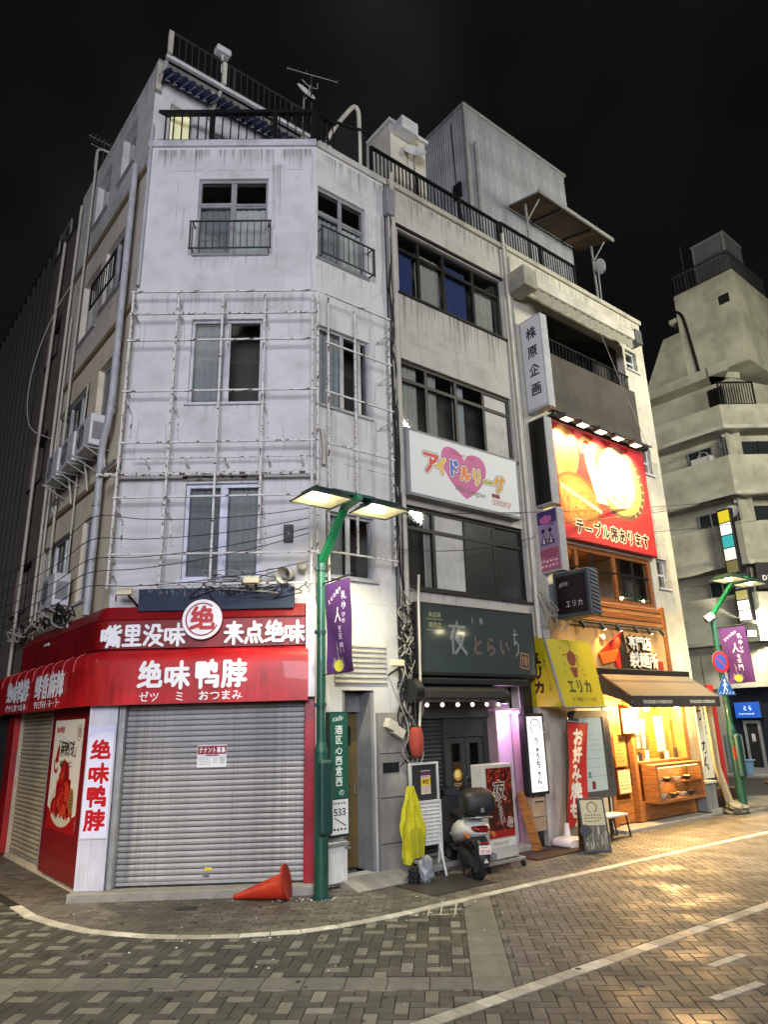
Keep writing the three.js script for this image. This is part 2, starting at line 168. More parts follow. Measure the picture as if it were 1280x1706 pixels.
  焼: [[2.2, .6, 2.2, 5, .4, 9.2], [.6, 2.4, 1, 4], [3.8, 2, 3, 3.8], [2.4, 6, 3.8, 8], [4.8, 1.6, 9.2, 1.6], [7, .4, 7, 3], [4.4, 3.8, 9.8, 3.8], [5.8, 2.6, 5.8, 5], [8.2, 2.6, 8.2, 5], [4.4, 5.6, 9.8, 5.6], [6.2, 5.8, 5.8, 8, 4, 9.6], [7.8, 5.8, 7.8, 9.2, 9.8, 9.2, 9.8, 8]],
  も: [[4.6, .6, 3.8, 6.4, 4.6, 9, 7, 9.2, 8.6, 7, 8, 5.4], [1.8, 3.2, 7, 3.4], [1.6, 5.8, 6.8, 6]], の: [[5.2, 2, 4.4, 6, 2.4, 8, 1, 6, 2.4, 3.2, 5.2, 2, 8.2, 3.2, 8.8, 6, 7, 8.6, 5, 9.4]], ひ: [[1, 2.6, 3.8, 2.2, 2, 6, 3.6, 9, 6, 8.4, 7.2, 5, 6.8, 2, 9.4, 5.4]],
  株: [[.4, 3, 4.2, 3], [2.3, .5, 2.3, 9.8], [2.2, 3.2, .4, 7], [2.5, 3.6, 4.2, 5.8], [5.6, .8, 4.8, 3.4], [5.2, 2.4, 9.4, 2.4], [4.4, 5, 9.8, 5], [7.2, .4, 7.2, 9.8], [7, 5.2, 4.6, 8.6], [7.4, 5.2, 9.8, 8.4]], 原: [[1, 1, 9.4, 1], [1.2, 1, 1.2, 6, .3, 9.6], [5.6, 1.2, 5, 2.4], [3, 2.6, 8.4, 2.6, 8.4, 6, 3, 6, 3, 2.6], [3, 4.3, 8.4, 4.3], [5.7, 6, 5.7, 9.4, 4.8, 9.2], [3.8, 7, 2.6, 9], [7.6, 7, 9, 9]],
  企: [[5, .4, .4, 4.4], [5, .4, 9.6, 4.4], [5, 3.4, 5, 9], [5, 5.8, 8, 5.8], [2.6, 5, 2.6, 9], [.8, 9.2, 9.2, 9.2]], 画: [[.8, 1, 9.2, 1], [2.6, 2.8, 7.4, 2.8, 7.4, 7, 2.6, 7, 2.6, 2.8], [2.6, 4.8, 7.4, 4.8], [5, 1, 5, 7], [.8, 3.4, .8, 9.2, 9.2, 9.2], [9.2, 3.4, 9.2, 9.6]],
  ビ: [[2.6, 1, 2.6, 8.4, 8.4, 8.4], [7.6, 3.4, 2.8, 5], [7.4, .4, 8.2, 1.8], [8.8, .2, 9.6, 1.4]], ス: [[1.6, 1.8, 7.8, 1.8, 5.4, 6, 1.2, 9.2], [5.6, 5.8, 9, 9]], 通: [[1, 1, 2, 2.2], [.6, 4, 2, 4, 2, 7.6, .4, 9], [1.2, 8.2, 4, 9.2, 9.8, 9.4], [4, 1, 8.6, 1, 6.6, 2.4], [4, 3, 4, 8], [4, 3, 9, 3, 9, 8, 8.2, 7.8], [4, 4.6, 9, 4.6], [4, 6.2, 9, 6.2], [6.5, 3, 6.5, 8]],
  人: [[5, .8, 4.4, 5, .8, 9.4], [5, 4.4, 9.2, 9.2]], を: [[1.4, 2.2, 8, 2], [4.4, .6, 2, 5.6, 4.6, 4.4, 5.6, 6.8], [8.6, 4.2, 4.6, 6.6, 3.8, 8.6, 5.4, 9.6, 8.4, 9.4]], 乳: [[4.6, .5, 1, 1.4], [1, 2.4, 1.4, 3.4], [2.8, 2.2, 3, 3.2], [4.8, 2, 4.2, 3.4], [1.2, 4.2, 4.4, 4.2, 3, 5.4], [3, 5.4, 3, 9.2, 2, 9], [.4, 6.6, 5, 6.6], [6.4, .8, 6.4, 9, 9.4, 9, 9.8, 7.4]],
  ゆ: [[2, 2, 1.6, 7.4, 3, 4.4, 6, 2.8, 8.6, 4.4, 7.6, 7, 5.4, 7], [5.4, .8, 6, 5, 5.6, 8, 4.2, 9.6]], タ: [[4, .6, 1, 5], [3.4, 2.4, 8.4, 2.4, 6.6, 6.8, 2.6, 9.6], [3.2, 4.6, 6.8, 6.8]], ワ: [[1.6, 4.6, 1.6, 2, 8.4, 2, 7.8, 5.6, 4, 9.4]],
  料: [[.8, 1.4, 1.6, 3], [4.2, 1.2, 3.4, 3], [.4, 4, 4.8, 4], [2.6, .4, 2.6, 9.8], [2.4, 4.2, .4, 7.6], [2.8, 4.2, 4.6, 6.4], [5.8, 1.6, 7, 2.8], [5.4, 4, 6.6, 5.2], [5, 7, 9.8, 6], [8.2, .4, 8.2, 9.8]], 理: [[.4, 1.6, 3.6, 1.6], [.6, 4.8, 3.4, 4.8], [2, 1.6, 2, 8.4], [.2, 8.8, 3.8, 8], [4.6, 1, 9.2, 1, 9.2, 5, 4.6, 5, 4.6, 1], [4.6, 3, 9.2, 3], [6.9, 1, 6.9, 9.2], [4.6, 7, 9.2, 7], [4, 9.3, 9.8, 9.3]],
  と: [[3.2, .8, 4, 4.6], [8, 2.8, 3.4, 5.4, 2.2, 7.4, 3.8, 9, 8.2, 9]], ら: [[3.4, .8, 6.4, 1.8], [2.6, 3, 2.2, 7, 5, 5, 7.8, 6, 7.6, 8.2, 4, 9.6]], い: [[1.8, 1.8, 2, 6, 3.4, 8.6, 4.4, 7], [7.4, 2.4, 8.8, 6.4]], 侍: [[2.8, .4, .4, 4.4], [1.8, 2.8, 1.8, 9.8], [4.2, 1.8, 9, 1.8], [6.6, .3, 6.6, 3.8], [3.4, 3.8, 9.8, 3.8], [3.6, 5.8, 9.8, 5.8], [8, 4.4, 8, 9.4, 7, 9.2], [4.6, 6.8, 5.8, 8.4]],
  夜: [[5, .2, 5, 1.2], [.6, 1.6, 9.4, 1.6], [3.2, 2, 1, 5.4], [2.2, 4, 2.2, 9.8], [6, 2.2, 4, 5.6], [5.6, 3.6, 8.8, 3.6, 7, 7, 3.6, 9.8], [5.2, 5, 6.4, 6], [4.6, 6, 9.6, 9.8]], 心: [[1.6, 4.6, .6, 7.6], [3.4, 3, 3.4, 8, 4.6, 9, 7.4, 9, 8, 7], [5, 2, 6, 4], [7.8, 3.4, 9.4, 6]], 西: [[.6, 1.2, 9.4, 1.2], [1.4, 3.4, 8.6, 3.4, 8.6, 9.2, 1.4, 9.2, 1.4, 3.4], [3.8, 1.2, 3.8, 5, 2.6, 6.4], [6.2, 1.2, 6.2, 6, 7.8, 6]],
  酒: [[.8, 1, 1.8, 2], [.3, 3.6, 1.4, 4.6], [.3, 9, 2, 6], [2.8, 1.2, 9.8, 1.2], [3.4, 3.4, 9.2, 3.4, 9.2, 9.4, 3.4, 9.4, 3.4, 3.4], [5.2, 1.2, 5.2, 4.6, 4.2, 6], [7.2, 1.2, 7.2, 5.6, 8.8, 5.6], [3.4, 7.4, 9.2, 7.4]], 区: [[1, 1, 9, 1], [1.4, 1, 1.4, 9, 9.4, 9], [7.2, 2.4, 3, 7.4], [3.4, 2.8, 7.4, 7.2]], 倉: [[5, .3, .4, 3.4], [5, .3, 9.6, 3.4], [3.2, 2.8, 6.8, 2.8], [2.6, 4, 7.4, 4, 7.4, 5.6, 2.6, 5.6], [2.6, 4, 2.6, 7, 1, 9.4], [3.4, 7, 8, 7, 8, 9.6, 3.4, 9.6, 3.4, 7]],
};
function glyph(c, ch, x, y, w, h = w) {
  const g = KANJI[ch]; if (!g) { if (ch !== ' ') { c.save(); c.translate(x + w / 2, y + h / 2); c.scale(w / h, 1); c.font = 'bold ' + h + 'px sans-serif'; c.textAlign = 'center'; c.textBaseline = 'middle'; c.fillStyle = c.strokeStyle; c.fillText(ch, 0, 0); c.restore(); } return; }
  for (const s of g) { c.beginPath(); for (let i = 0; i < s.length; i += 2) c[i ? 'lineTo' : 'moveTo'](x + s[i] * w / 10, y + s[i + 1] * h / 10); c.stroke(); }
}
// text of width w and height h per character; o: v vertical, gap, lw, color, slant
function write(c, str, x, y, w, h, o = {}) {
  c.strokeStyle = o.color ?? '#fff'; c.lineWidth = o.lw ?? w * 0.12;
  [...str].forEach((ch, i) => { const k = i * (o.v ? h : w) * (1 + (o.gap ?? 0.12)); glyph(c, ch, o.v ? x + (o.drift ?? 0) * i : x + k, o.v ? y + k : y + (o.drift ?? 0) * i, w, h); });
}
function strokeGeo(ch, w, h, lw, d) { // raised letter, lower left corner at the origin
  const L = []; for (const s of KANJI[ch]) for (let i = 0; i < s.length; i += 2) {
    const x = s[i] * w / 10, y = h - s[i + 1] * h / 10, e = d + L.length * 0.0001, k = new THREE.CylinderGeometry(lw / 2, lw / 2, e, 7); k.rotateX(Math.PI / 2); k.translate(x, y, e / 2); L.push(k);
    if (i) { const X = s[i - 2] * w / 10, Y = h - s[i - 1] * h / 10, l = Math.hypot(x - X, y - Y), e2 = d + L.length * 0.0001, b = new THREE.BoxGeometry(l, lw, e2); b.rotateZ(Math.atan2(y - Y, x - X)); b.translate((x + X) / 2, (y + Y) / 2, e2 / 2); L.push(b); }
  } return mg(L);
}
function scribble(c, x, y, w, h, rows, color, seed = 1) { const r = rng(seed); c.fillStyle = color; const rh = h / rows; for (let i = 0; i < rows; i++) { let k = x; while (k < x + w * (0.75 + 0.25 * r())) { const l = rh * (0.3 + 0.5 * r()); c.fillRect(k, y + i * rh + rh * 0.2 * r(), l * 0.6, rh * 0.5); c.fillRect(k, y + i * rh + rh * 0.25, l, rh * 0.14); k += l + rh * 0.25; } } }
// ---------- shared materials ----------
const M = {
  black: mat(0x17181a, 0.5), blackMetal: mat(0x1b1c1e, 0.45, { metalness: 0.3, tx: 'metal', size: 0.9 }), darkGrey: mat(0x3a3b3e, 0.6, { tx: 'metal', size: 1.1 }), grey: mat(0x8b8c8e, 0.6, { tx: 'metal', size: 1.2 }), steel: mat(0xa9abac, 0.38, { metalness: 0.75, tx: 'metal', size: 0.8 }),
  galv: mat(0xa8a9a6, 0.5, { metalness: 0.35, tx: 'metal', size: 0.7 }), white: mat(0xdadad8, 0.5, { tx: 'metal', size: 1.3 }), offwhite: mat(0xc9c4b6, 0.6, { tx: 'concrete', size: 1.7 }), rod: mat(0xd2d0cb, 0.6, { tx: 'rust', size: 0.9 }),
  alu: mat(0xb9babd, 0.4, { metalness: 0.4, tx: 'metal', size: 0.9 }), aluWhite: mat(0xd5d6da, 0.45, { tx: 'metal', size: 1 }), bronze: mat(0x24221f, 0.45, { metalness: 0.3, tx: 'metal', size: 1 }),
  glass: new THREE.MeshPhysicalMaterial({ color: 0xfafcfc, roughness: 0.04, transmission: 1, thickness: 0, ior: 1.5, side: THREE.DoubleSide }),
  frosted: new THREE.MeshPhysicalMaterial({ color: 0x7d8582, roughness: 0.55, transmission: 0.55, thickness: 0, side: THREE.DoubleSide }),
  room: mat(0x4a4640, 0.9), dark: mat(0x101011, 0.8), curtain: mat(0xb9bcb6, 0.95, { tx: 'fabric', size: 0.25 }), curtainGrey: mat(0x929594, 0.95, { tx: 'fabric', size: 0.25 }), curtainBlue: mat(0x22305f, 0.95, { tx: 'fabric', size: 0.25 }),
  pipe: mat(0xb5b6bb, 0.5, { tx: 'metal', size: 0.8 }), pipeDark: mat(0x5d5f60, 0.55, { tx: 'metal', size: 0.8 }), rubber: mat(0x141414, 0.75), cable: mat(0x121212, 0.7), cableGrey: mat(0x8e8b80, 0.7),
  green: mat(0x1d5a49, 0.42, { tx: 'metal', size: 0.7, clearcoat: 0.3 }), greenDark: mat(0x1d4644, 0.45, { tx: 'metal', size: 0.7 }), red: mat(0xb0161e, 0.42, { tx: 'grime', size: 1.6 }), redDark: mat(0x7d1219, 0.5, { tx: 'metal', size: 1.6 }),
  woodL: mat(0xb07a44, 0.6, { tx: 'wood', size: 0.9 }), woodD: mat(0x5e3a20, 0.6, { tx: 'wood', size: 0.9 }), woodO: mat(0x9c5f2c, 0.55, { tx: 'wood', size: 1.1 }), plaster: mat(0xb9925f, 0.85, { tx: 'concrete', size: 1.4 }),
  stone: mat(0xa3a099, 0.8, { tx: 'grain', size: 0.6, bump: 0.003 }), tileGrey: mat(0x9a9791, 0.5, { tx: 'concrete', size: 1.1 }),
};
// ---------- ground, road, pavement ----------
const GA = frame(0, 0, 94);                           // grid of the paving
const KERB = [[-9.6, -15.2], [-4.67, -9.63], [-4.22, -9.11], [-3.78, -8.76], [-3.31, -8.45], [-2.93, -8.3], [-2.57, -8.18], [-2.24, -8.13], [-1.92, -8.1], [-1.62, -8.11], [-1.31, -8.15], [-1, -8.2], [-.64, -8.35], [-.13, -8.65], [.43, -9.07], [1.05, -9.53], [1.93, -10.19], [2.93, -10.89], [4.1, -11.74], [5.48, -12.74], [6.76, -13.64], [9.2, -15.4], [16, -20.6]];
function kerbSide(x, z) { // signed distance, positive on the road side, and the nearest segment
  let best = [1e9, 0]; for (let i = 0; i + 1 < KERB.length; i++) { const [a, b] = KERB[i], [c, d] = KERB[i + 1], dx = c - a, dz = d - b, l = Math.hypot(dx, dz), t = Math.max(0, Math.min(1, ((x - a) * dx + (z - b) * dz) / l / l)), D = Math.hypot(x - a - dx * t, z - b - dz * t); if (D < Math.abs(best[0])) best = [D * Math.sign(-(x - a) * dz + (z - b) * dx || 1), i]; } return best;
}
function clip(poly, nx, nz, d) { const out = []; for (let i = 0; i < poly.length; i++) { const p = poly[i], q = poly[(i + 1) % poly.length], a = p[0] * nx + p[1] * nz - d, b = q[0] * nx + q[1] * nz - d; if (a >= 0) out.push(p); if ((a >= 0) !== (b >= 0)) { const t = a / (a - b); out.push([p[0] + (q[0] - p[0]) * t, p[1] + (q[1] - p[1]) * t]); } } return out; }
const segHalf = (i) => { const [a, b] = KERB[i], [c, d] = KERB[i + 1], l = Math.hypot(c - a, d - b), nx = -(d - b) / l, nz = (c - a) / l; return [nx, nz, a * nx + b * nz]; };
const seen = (x, z) => z < -4.6 && z > -27 && Math.abs(x) < -z * 0.66 + 1.3;
function brickGeo(poly, top, bottom, inset = 0.004, drop = 0.003) { // prism with a worn, chamfered top edge
  const cx = poly.reduce((s, p) => s + p[0], 0) / poly.length, cz = poly.reduce((s, p) => s + p[1], 0) / poly.length, up = poly.map(([x, z]) => { const l = Math.hypot(x - cx, z - cz) || 1; return [x - (x - cx) / l * inset * 1.3, z - (z - cz) / l * inset * 1.3]; });
  const pos = [], n = poly.length, t3 = (a, b, c) => pos.push(...a, ...b, ...c), U = up.map(([x, z]) => [x, top, z]), E = poly.map(([x, z]) => [x, top - drop, z]), B = poly.map(([x, z]) => [x, bottom, z]);
  for (let i = 1; i + 1 < n; i++) t3(U[0], U[i + 1], U[i]);
  for (let i = 0; i < n; i++) { const j = (i + 1) % n; t3(U[i], U[j], E[j]); t3(U[i], E[j], E[i]); t3(E[i], E[j], B[j]); t3(E[i], B[j], B[i]); }
  const g = new THREE.BufferGeometry(); g.setAttribute('position', new THREE.Float32BufferAttribute(pos, 3)); g.computeVertexNormals();
  const P0 = g.attributes.position, uv = new Float32Array(P0.count * 2); for (let i = 0; i < P0.count; i++) { uv[i * 2] = P0.getX(i); uv[i * 2 + 1] = P0.getZ(i) + P0.getY(i); } g.setAttribute('uv', new THREE.BufferAttribute(uv, 2)); g.userData.tri = 1; return g;
}
const area = (p) => { let s = 0; for (let i = 0; i < p.length; i++) { const q = p[(i + 1) % p.length]; s += p[i][0] * q[1] - q[0] * p[i][1]; } return Math.abs(s) / 2; };
const ground = (() => { const g = new THREE.PlaneGeometry(260, 260, 1, 1); g.rotateX(-Math.PI / 2); g.translate(0, -0.024, -30); return struct('ground', g, mat(0x2b2a28, 0.85, { tx: 'grain', size: 1.3 })); })();
function paved(name, list, most) { // list of {poly, c, top}: the largest in view become parts, the rest one piece of geometry
  const hull = list.map((b) => b.poly), xs = hull.flat().map((p) => p[0]), zs = hull.flat().map((p) => p[1]);
  list.forEach((b) => { const x = b.poly[0][0], z = b.poly[0][1], d2 = x * x + z * z, vis = Math.abs(x) < -z * 0.6; b.rank = vis ? area(b.poly) / (d2 * Math.sqrt(d2)) : 0; }); list.sort((a, b) => b.rank - a.rank);
  return list;
}
const pavingTones = {}, tone = (c) => pavingTones[c] ??= (() => { const m = mat(c, 0.6, { tx: 'grain', size: 0.45, bump: 0.0014 }); m.roughnessMap = S('rough', 1.7); m.roughness = 0.78; return m; })();
function lay(parent, name, list, most) {
  paved(name, list, most); const rest = {};
  list.forEach((b, i) => { const g = brickGeo(b.poly, b.top ?? 0, -0.03); if (i < most && b.rank) mk(b.name ?? name, g, tone(b.c), parent); else (rest[b.c] ??= []).push(g); });
  for (const c in rest) { const m = mk(name + '_field', mg(rest[c]), tone(+c), parent); m.userData.kind = 'stuff'; }
}
{
  const r = rng(11), road = [], walk = [], w = 0.112, j = 0.0035, toW = (a, b) => { const p = at(GA, a, 0, b); return [p.x, p.z]; };
  const DARK = [0x3c3c38, 0x42423d, 0x484843, 0x4d4c46, 0x383835], LIGHT = [0x6d6d65, 0x74736b, 0x7b7a71, 0x82817a], MID = [0x4d4d48, 0x55544f, 0x5d5c57, 0x65635d, 0x6b6963], SLAB = [0x686862, 0x706f69, 0x777670], WALK = [0x545149, 0x5c5951, 0x655f57, 0x6e6960, 0x757067], pick = (l) => { const q = pick.at ?? [0, 0], d = fbm(q[0] / 7 + 0.4, q[1] / 7 + 0.7, 6, 4, N2) * 2.2 - 0.6; return l[Math.max(0, Math.min(l.length - 1, Math.floor((0.62 * d + 0.6 * r() - 0.1) * l.length)))]; };
  const SN = [0.592, 0.806], slabs2 = (x, z) => x * SN[0] + z * SN[1]; // the light slab line crossing the street
  const add = (list, a0, a1, b0, b1, c, o = {}) => {
    let poly = [toW(a0 + j, b0 + j), toW(a1 - j, b0 + j), toW(a1 - j, b1 - j), toW(a0 + j, b1 - j)]; const [cx, cz] = toW((a0 + a1) / 2, (b0 + b1) / 2); if (!seen(cx, cz)) return; pick.at = [cx, cz];
    const R = Math.hypot(a1 - a0, b1 - b0) / 2 + 0.16, [D, i] = kerbSide(cx, cz);
    if (list === road) { if (D < -R) return; if (D < R) { const [nx, nz, d] = segHalf(i); poly = clip(poly, nx, nz, d + 0.135); } const s = slabs2(cx, cz), lo = -4.605, hi = -4.455; if (s > lo - R && s < hi + R) { const A = clip(poly, -SN[0], -SN[1], -(lo - j)), B = clip(poly, SN[0], SN[1], hi + j); for (const q of [A, B]) if (q.length > 2 && area(q) > 0.0006) list.push({ poly: q, c: typeof c === 'function' ? c() : c, ...o }); return; } }
    else { if (D > R) return; if (D > -R) { const [nx, nz, d] = segHalf(i); poly = clip(poly, -nx, -nz, -(d - 0.004)); } }
    if (poly.length > 2 && area(poly) > 0.0006) list.push({ poly, c: typeof c === 'function' ? c() : c, ...o });
  };
  const ROW = [-6.7, -6.415], COL = [0.16, 0.5], COL2 = [-3.95, -3.6];
  const field = (a, b) => !(b > ROW[0] - 0.0 && b < ROW[1] && a < COL[0]) && !(a > COL[0] && a < COL[1] && b < ROW[1]) && !(a > COL2[0] && a < COL2[1] && b > ROW[1]);
  const cut = (a0, a1, b0, b1) => { // trim a brick against the slab bands
    let out = [[a0, a1, b0, b1]]; const sub = (x0, x1, y0, y1) => { const n = []; for (const [p, q, s, t] of out) { if (q <= x0 || p >= x1 || t <= y0 || s >= y1) { n.push([p, q, s, t]); continue; } if (p < x0) n.push([p, x0, s, t]); if (q > x1) n.push([x1, q, s, t]); const P = Math.max(p, x0), Qq = Math.min(q, x1); if (s < y0) n.push([P, Qq, s, y0]); if (t > y1) n.push([P, Qq, y1, t]); } out = n.filter(([p, q, s, t]) => q - p > 0.03 && t - s > 0.03); };
    sub(-12, COL[0], ROW[0], ROW[1]); sub(COL[0], COL[1], -40, ROW[1]); sub(COL2[0], COL2[1], ROW[1], 0); return out;
  };
  for (let i = -260; i < 260; i++) for (let k = -80; k < 80; k++) {
    const x = (i + 2 * k) * w, y = (i - 2 * k) * w; const [wx, wz] = toW(x, y); if (!seen(wx, wz) || wz < -21) continue;
    for (const v of [0, 1]) { const [a0, a1, b0, b1] = v ? [x, x + w, y + w, y + 3 * w] : [x, x + 2 * w, y, y + w]; const right = (a0 + a1) / 2 > COL[1]; const light = !right && (((i + 2 * v) % 4) + 4) % 4 === 0; for (const [p, q, s, t] of cut(a0, a1, b0, b1)) add(road, p, q, s, t, () => right ? pick(MID) : light ? pick(LIGHT) : pick(DARK), { name: 'paving_brick' }); }
  }
  for (let a = COL[0] - 0.35; a > -6; a -= 0.35) add(road, a, a + 0.35, ROW[0], ROW[1], () => pick(SLAB), { name: 'paving_slab' });
  for (let b = ROW[1]; b > -16; b -= 0.285) add(road, COL[0], COL[1], b - 0.285, b, () => pick(SLAB), { name: 'paving_slab' });
  for (let b = ROW[1]; b < -4.8; b += 0.3) add(road, COL2[0], COL2[1], b, b + 0.3, () => pick(SLAB), { name: 'paving_slab' });
  { const b0 = (u) => -4.605; const D = [0.806, -0.592]; for (let s = -3; s < 22; s += 0.222) { const c = [-2.72, -3.71]; const p = (t, q) => [SN[0] * q + D[0] * t, SN[1] * q + D[1] * t]; const poly = [p(s + 0.004, -4.6), p(s + 0.218, -4.6), p(s + 0.218, -4.46), p(s + 0.004, -4.46)]; if (seen(...poly[0])) road.push({ poly, c: pick([0xc4c0b4, 0xb6b2a6, 0xccc8bc, 0xa9a599]), name: 'light_paving_slab' }); } 
    for (const [x0, z0, x1, z1] of [[2.67, -6.76, 3.09, -7.04], [2.37, -6.05, 2.89, -6.35]]) for (let i = 0; i < 4; i++) { const L = Math.hypot(x1 - x0, z1 - z0), dx = (x1 - x0) / L, dz = (z1 - z0) / L, q = L / 4; const o = [x0 + dx * q * i, z0 + dz * q * i]; road.push({ poly: [[0.004, -0.04], [q - 0.004, -0.04], [q - 0.004, 0.04], [0.004, 0.04]].map(([s, t]) => [o[0] + dx * s - dz * t, o[1] + dz * s + dx * t]), c: 0xc4c0b4, top: 0.004, name: 'light_paving_slab' }); } }
  for (let row = -190; row < -60; row++) for (let a = -12; a < 18; a += 0.21) { const b = row * 0.105, s = (row & 1) * 0.105; add(walk, a + s, a + s + 0.21, b, b + 0.105, () => pick(WALK), { name: 'pavement_brick' }); }
  const roadBed = (() => { const g = new THREE.PlaneGeometry(40, 30); g.rotateX(-Math.PI / 2); g.translate(2, -0.012, -14); return struct('road', g, mat(0x262421, 0.9, { tx: 'grain', size: 0.5 })); })();
  lay(roadBed, 'paving_brick', road, 300);
  const wk = new THREE.Shape(); KERB.forEach(([x, z], i) => wk[i ? 'lineTo' : 'moveTo'](x, -z)); wk.lineTo(20, 30); wk.lineTo(-14, 30); const wg = new THREE.ShapeGeometry(wk); wg.rotateX(-Math.PI / 2); wg.translate(0, -0.008, 0);
  const walkBed = struct('pavement', wg, mat(0x35322e, 0.9, { tx: 'grain', size: 0.5 })); lay(walkBed, 'pavement_brick', walk, 250);
  // row of pale kerb stones set flush along the edge of the pavement
  const kb = []; let pts = [], pos = 0; for (let i = 1; i + 1 < KERB.length; i++) { const [a, b] = KERB[i], [c, d] = KERB[i + 1], l = Math.hypot(c - a, d - b), n = Math.max(1, Math.round(l / 0.3)); const N = (q) => { const s = segHalf(Math.max(1, Math.min(KERB.length - 2, q))); return s; }; const h0 = N(i - 1), h1 = N(i), h2 = N(i + 1); for (let k = 0; k < n; k++) { const f = (t) => { const m = t < 0.5 ? [h0[0] * (0.5 - t) + h1[0] * (0.5 + t), h0[1] * (0.5 - t) + h1[1] * (0.5 + t)] : [h1[0] * (1.5 - t) + h2[0] * (t - 0.5), h1[1] * (1.5 - t) + h2[1] * (t - 0.5)]; return [a + (c - a) * t, b + (d - b) * t, m[0], m[1]]; }; const e = 0.004 / l, A = f(k / n + e), B = f((k + 1) / n - e); if (seen(A[0], A[1])) kb.push({ poly: [[A[0], A[1]], [B[0], B[1]], [B[0] + B[2] * 0.128, B[1] + B[3] * 0.128], [A[0] + A[2] * 0.128, A[1] + A[3] * 0.128]], c: pick([0xcfccc2, 0xc2bfb4, 0xd8d5ca, 0xb8b5aa]), top: 0.004, name: 'kerb_stone' }); } }
  const kg = brickGeo([[-4.6, -9.5], [-4.5, -9.5], [-4.5, -9.4], [-4.6, -9.4]], -0.012, -0.03); const kerb = struct('kerb', kg, tone(0xb9b5aa)); lay(kerb, 'kerb_stone', kb, 300);
}
// ---------- building helpers ----------
function wallMap(w, h, base, o = {}) { // weathered paint for one wall, w by h metres
  const ppm = Math.min(150, 2000 / h, 2000 / w), r = rng(o.seed ?? 5);
  return canvas(Math.round(w * ppm), Math.round(h * ppm), (c, W, H) => {
    c.fillStyle = base; c.fillRect(0, 0, W, H); for (const [y0, y1, col] of o.toneBands ?? []) { c.fillStyle = col; c.fillRect(0, y0 * ppm, W, (y1 - y0) * ppm); }
    for (let i = 0; i < w * h * 26; i++) { const x = r() * W, y = r() * H, s = (0.05 + 0.4 * r() * r()) * ppm, g = c.createRadialGradient(x, y, 0, x, y, s), v = r() < 0.5; g.addColorStop(0, v ? 'rgba(255,255,250,.06)' : 'rgba(60,52,44,.075)'); g.addColorStop(1, 'rgba(120,110,100,0)'); c.fillStyle = g; c.fillRect(x - s, y - s, 2 * s, 2 * s); }
    for (let i = 0; i < w * h * 0.22; i++) { const pw = (0.25 + 0.9 * r()) * ppm, ph = (0.2 + 0.8 * r()) * ppm; c.fillStyle = r() < 0.5 ? 'rgba(70,64,56,.055)' : 'rgba(255,255,252,.06)'; c.fillRect(r() * W - pw / 2, r() * H - ph / 2, pw, ph); }
    for (let i = 0; i < w * 7; i++) { let x = r() * W, y = r() * H; c.strokeStyle = 'rgba(60,52,44,.13)'; c.lineWidth = (0.01 + 0.035 * r()) * ppm; c.beginPath(); c.moveTo(x, y); for (let k = 0; k < 5; k++) { x += (r() - 0.5) * 0.03 * ppm; y += r() * 0.22 * ppm; c.lineTo(x, y); } c.stroke(); }
    for (let i = 0; i < w * h * 14; i++) { c.fillStyle = r() < 0.7 ? 'rgba(50,44,36,' + (0.1 + 0.2 * r()) + ')' : 'rgba(255,255,250,.2)'; c.fillRect(r() * W, r() * H, 1 + r() * 2, 1 + r() * 3); }
    for (const [x0, x1, y, len, a, n] of o.drips ?? []) for (let i = 0; i < n; i++) { // rain streaks: x from the left, y from the top, metres
      const x = (x0 + (x1 - x0) * r()) * ppm, l = len * (0.25 + 0.9 * r() * r()) * ppm, ww = (0.008 + 0.03 * r()) * ppm, A = a * (0.3 + 0.7 * r()), g = c.createLinearGradient(0, y * ppm, 0, y * ppm + l); g.addColorStop(0, `rgba(58,54,50,${A})`); g.addColorStop(0.6, `rgba(66,60,54,${A * 0.6})`); g.addColorStop(1, 'rgba(70,64,58,0)'); c.fillStyle = g; c.fillRect(x, y * ppm, ww, l); }
    c.strokeStyle = 'rgba(60,56,54,.55)'; for (const [x0, y0, x1, y1, lw = 0.008] of o.lines ?? []) { c.lineWidth = Math.max(1, lw * ppm); let px = x0, py = y0; const n = Math.ceil(Math.hypot(x1 - x0, y1 - y0) / 0.12); for (let i = 1; i <= n; i++) { const x = x0 + (x1 - x0) * i / n, y = y0 + (y1 - y0) * i / n; if (r() > 0.16) { c.globalAlpha = 0.35 + 0.65 * r(); c.beginPath(); c.moveTo(px * ppm, py * ppm); c.lineTo(x * ppm, y * ppm); c.stroke(); } px = x; py = y; } c.globalAlpha = 1; }
    for (let i = 0; i < (o.cracks ?? 6); i++) { let x = r() * W, y = r() * H; c.strokeStyle = 'rgba(50,46,42,.35)'; c.lineWidth = 1; c.beginPath(); c.moveTo(x, y); for (let k = 0; k < 9; k++) { x += (r() - 0.5) * 0.12 * ppm; y += (r() - 0.2) * 0.1 * ppm; c.lineTo(x, y); } c.stroke(); }
  });
}
function wallMat(w, h, base, o) { return new THREE.MeshStandardMaterial({ map: wallMap(w, h, base, o), roughness: 0.86, bumpMap: S('concrete', 1), bumpScale: 0, side: THREE.DoubleSide }); }
function wallGeo(x0, x1, y0, y1, holes = [], th = 0.2, z = 0) {
  const s = new THREE.Shape([[x0, y0], [x1, y0], [x1, y1], [x0, y1]].map((p) => new THREE.Vector2(...p)));
  for (const [a, b, c, d] of holes) s.holes.push(new THREE.Path([[a, c], [a, d], [b, d], [b, c]].map((p) => new THREE.Vector2(...p))));
  const g = new THREE.ExtrudeGeometry(s, { depth: th, bevelEnabled: false }); g.translate(0, 0, z - th); return g;
}
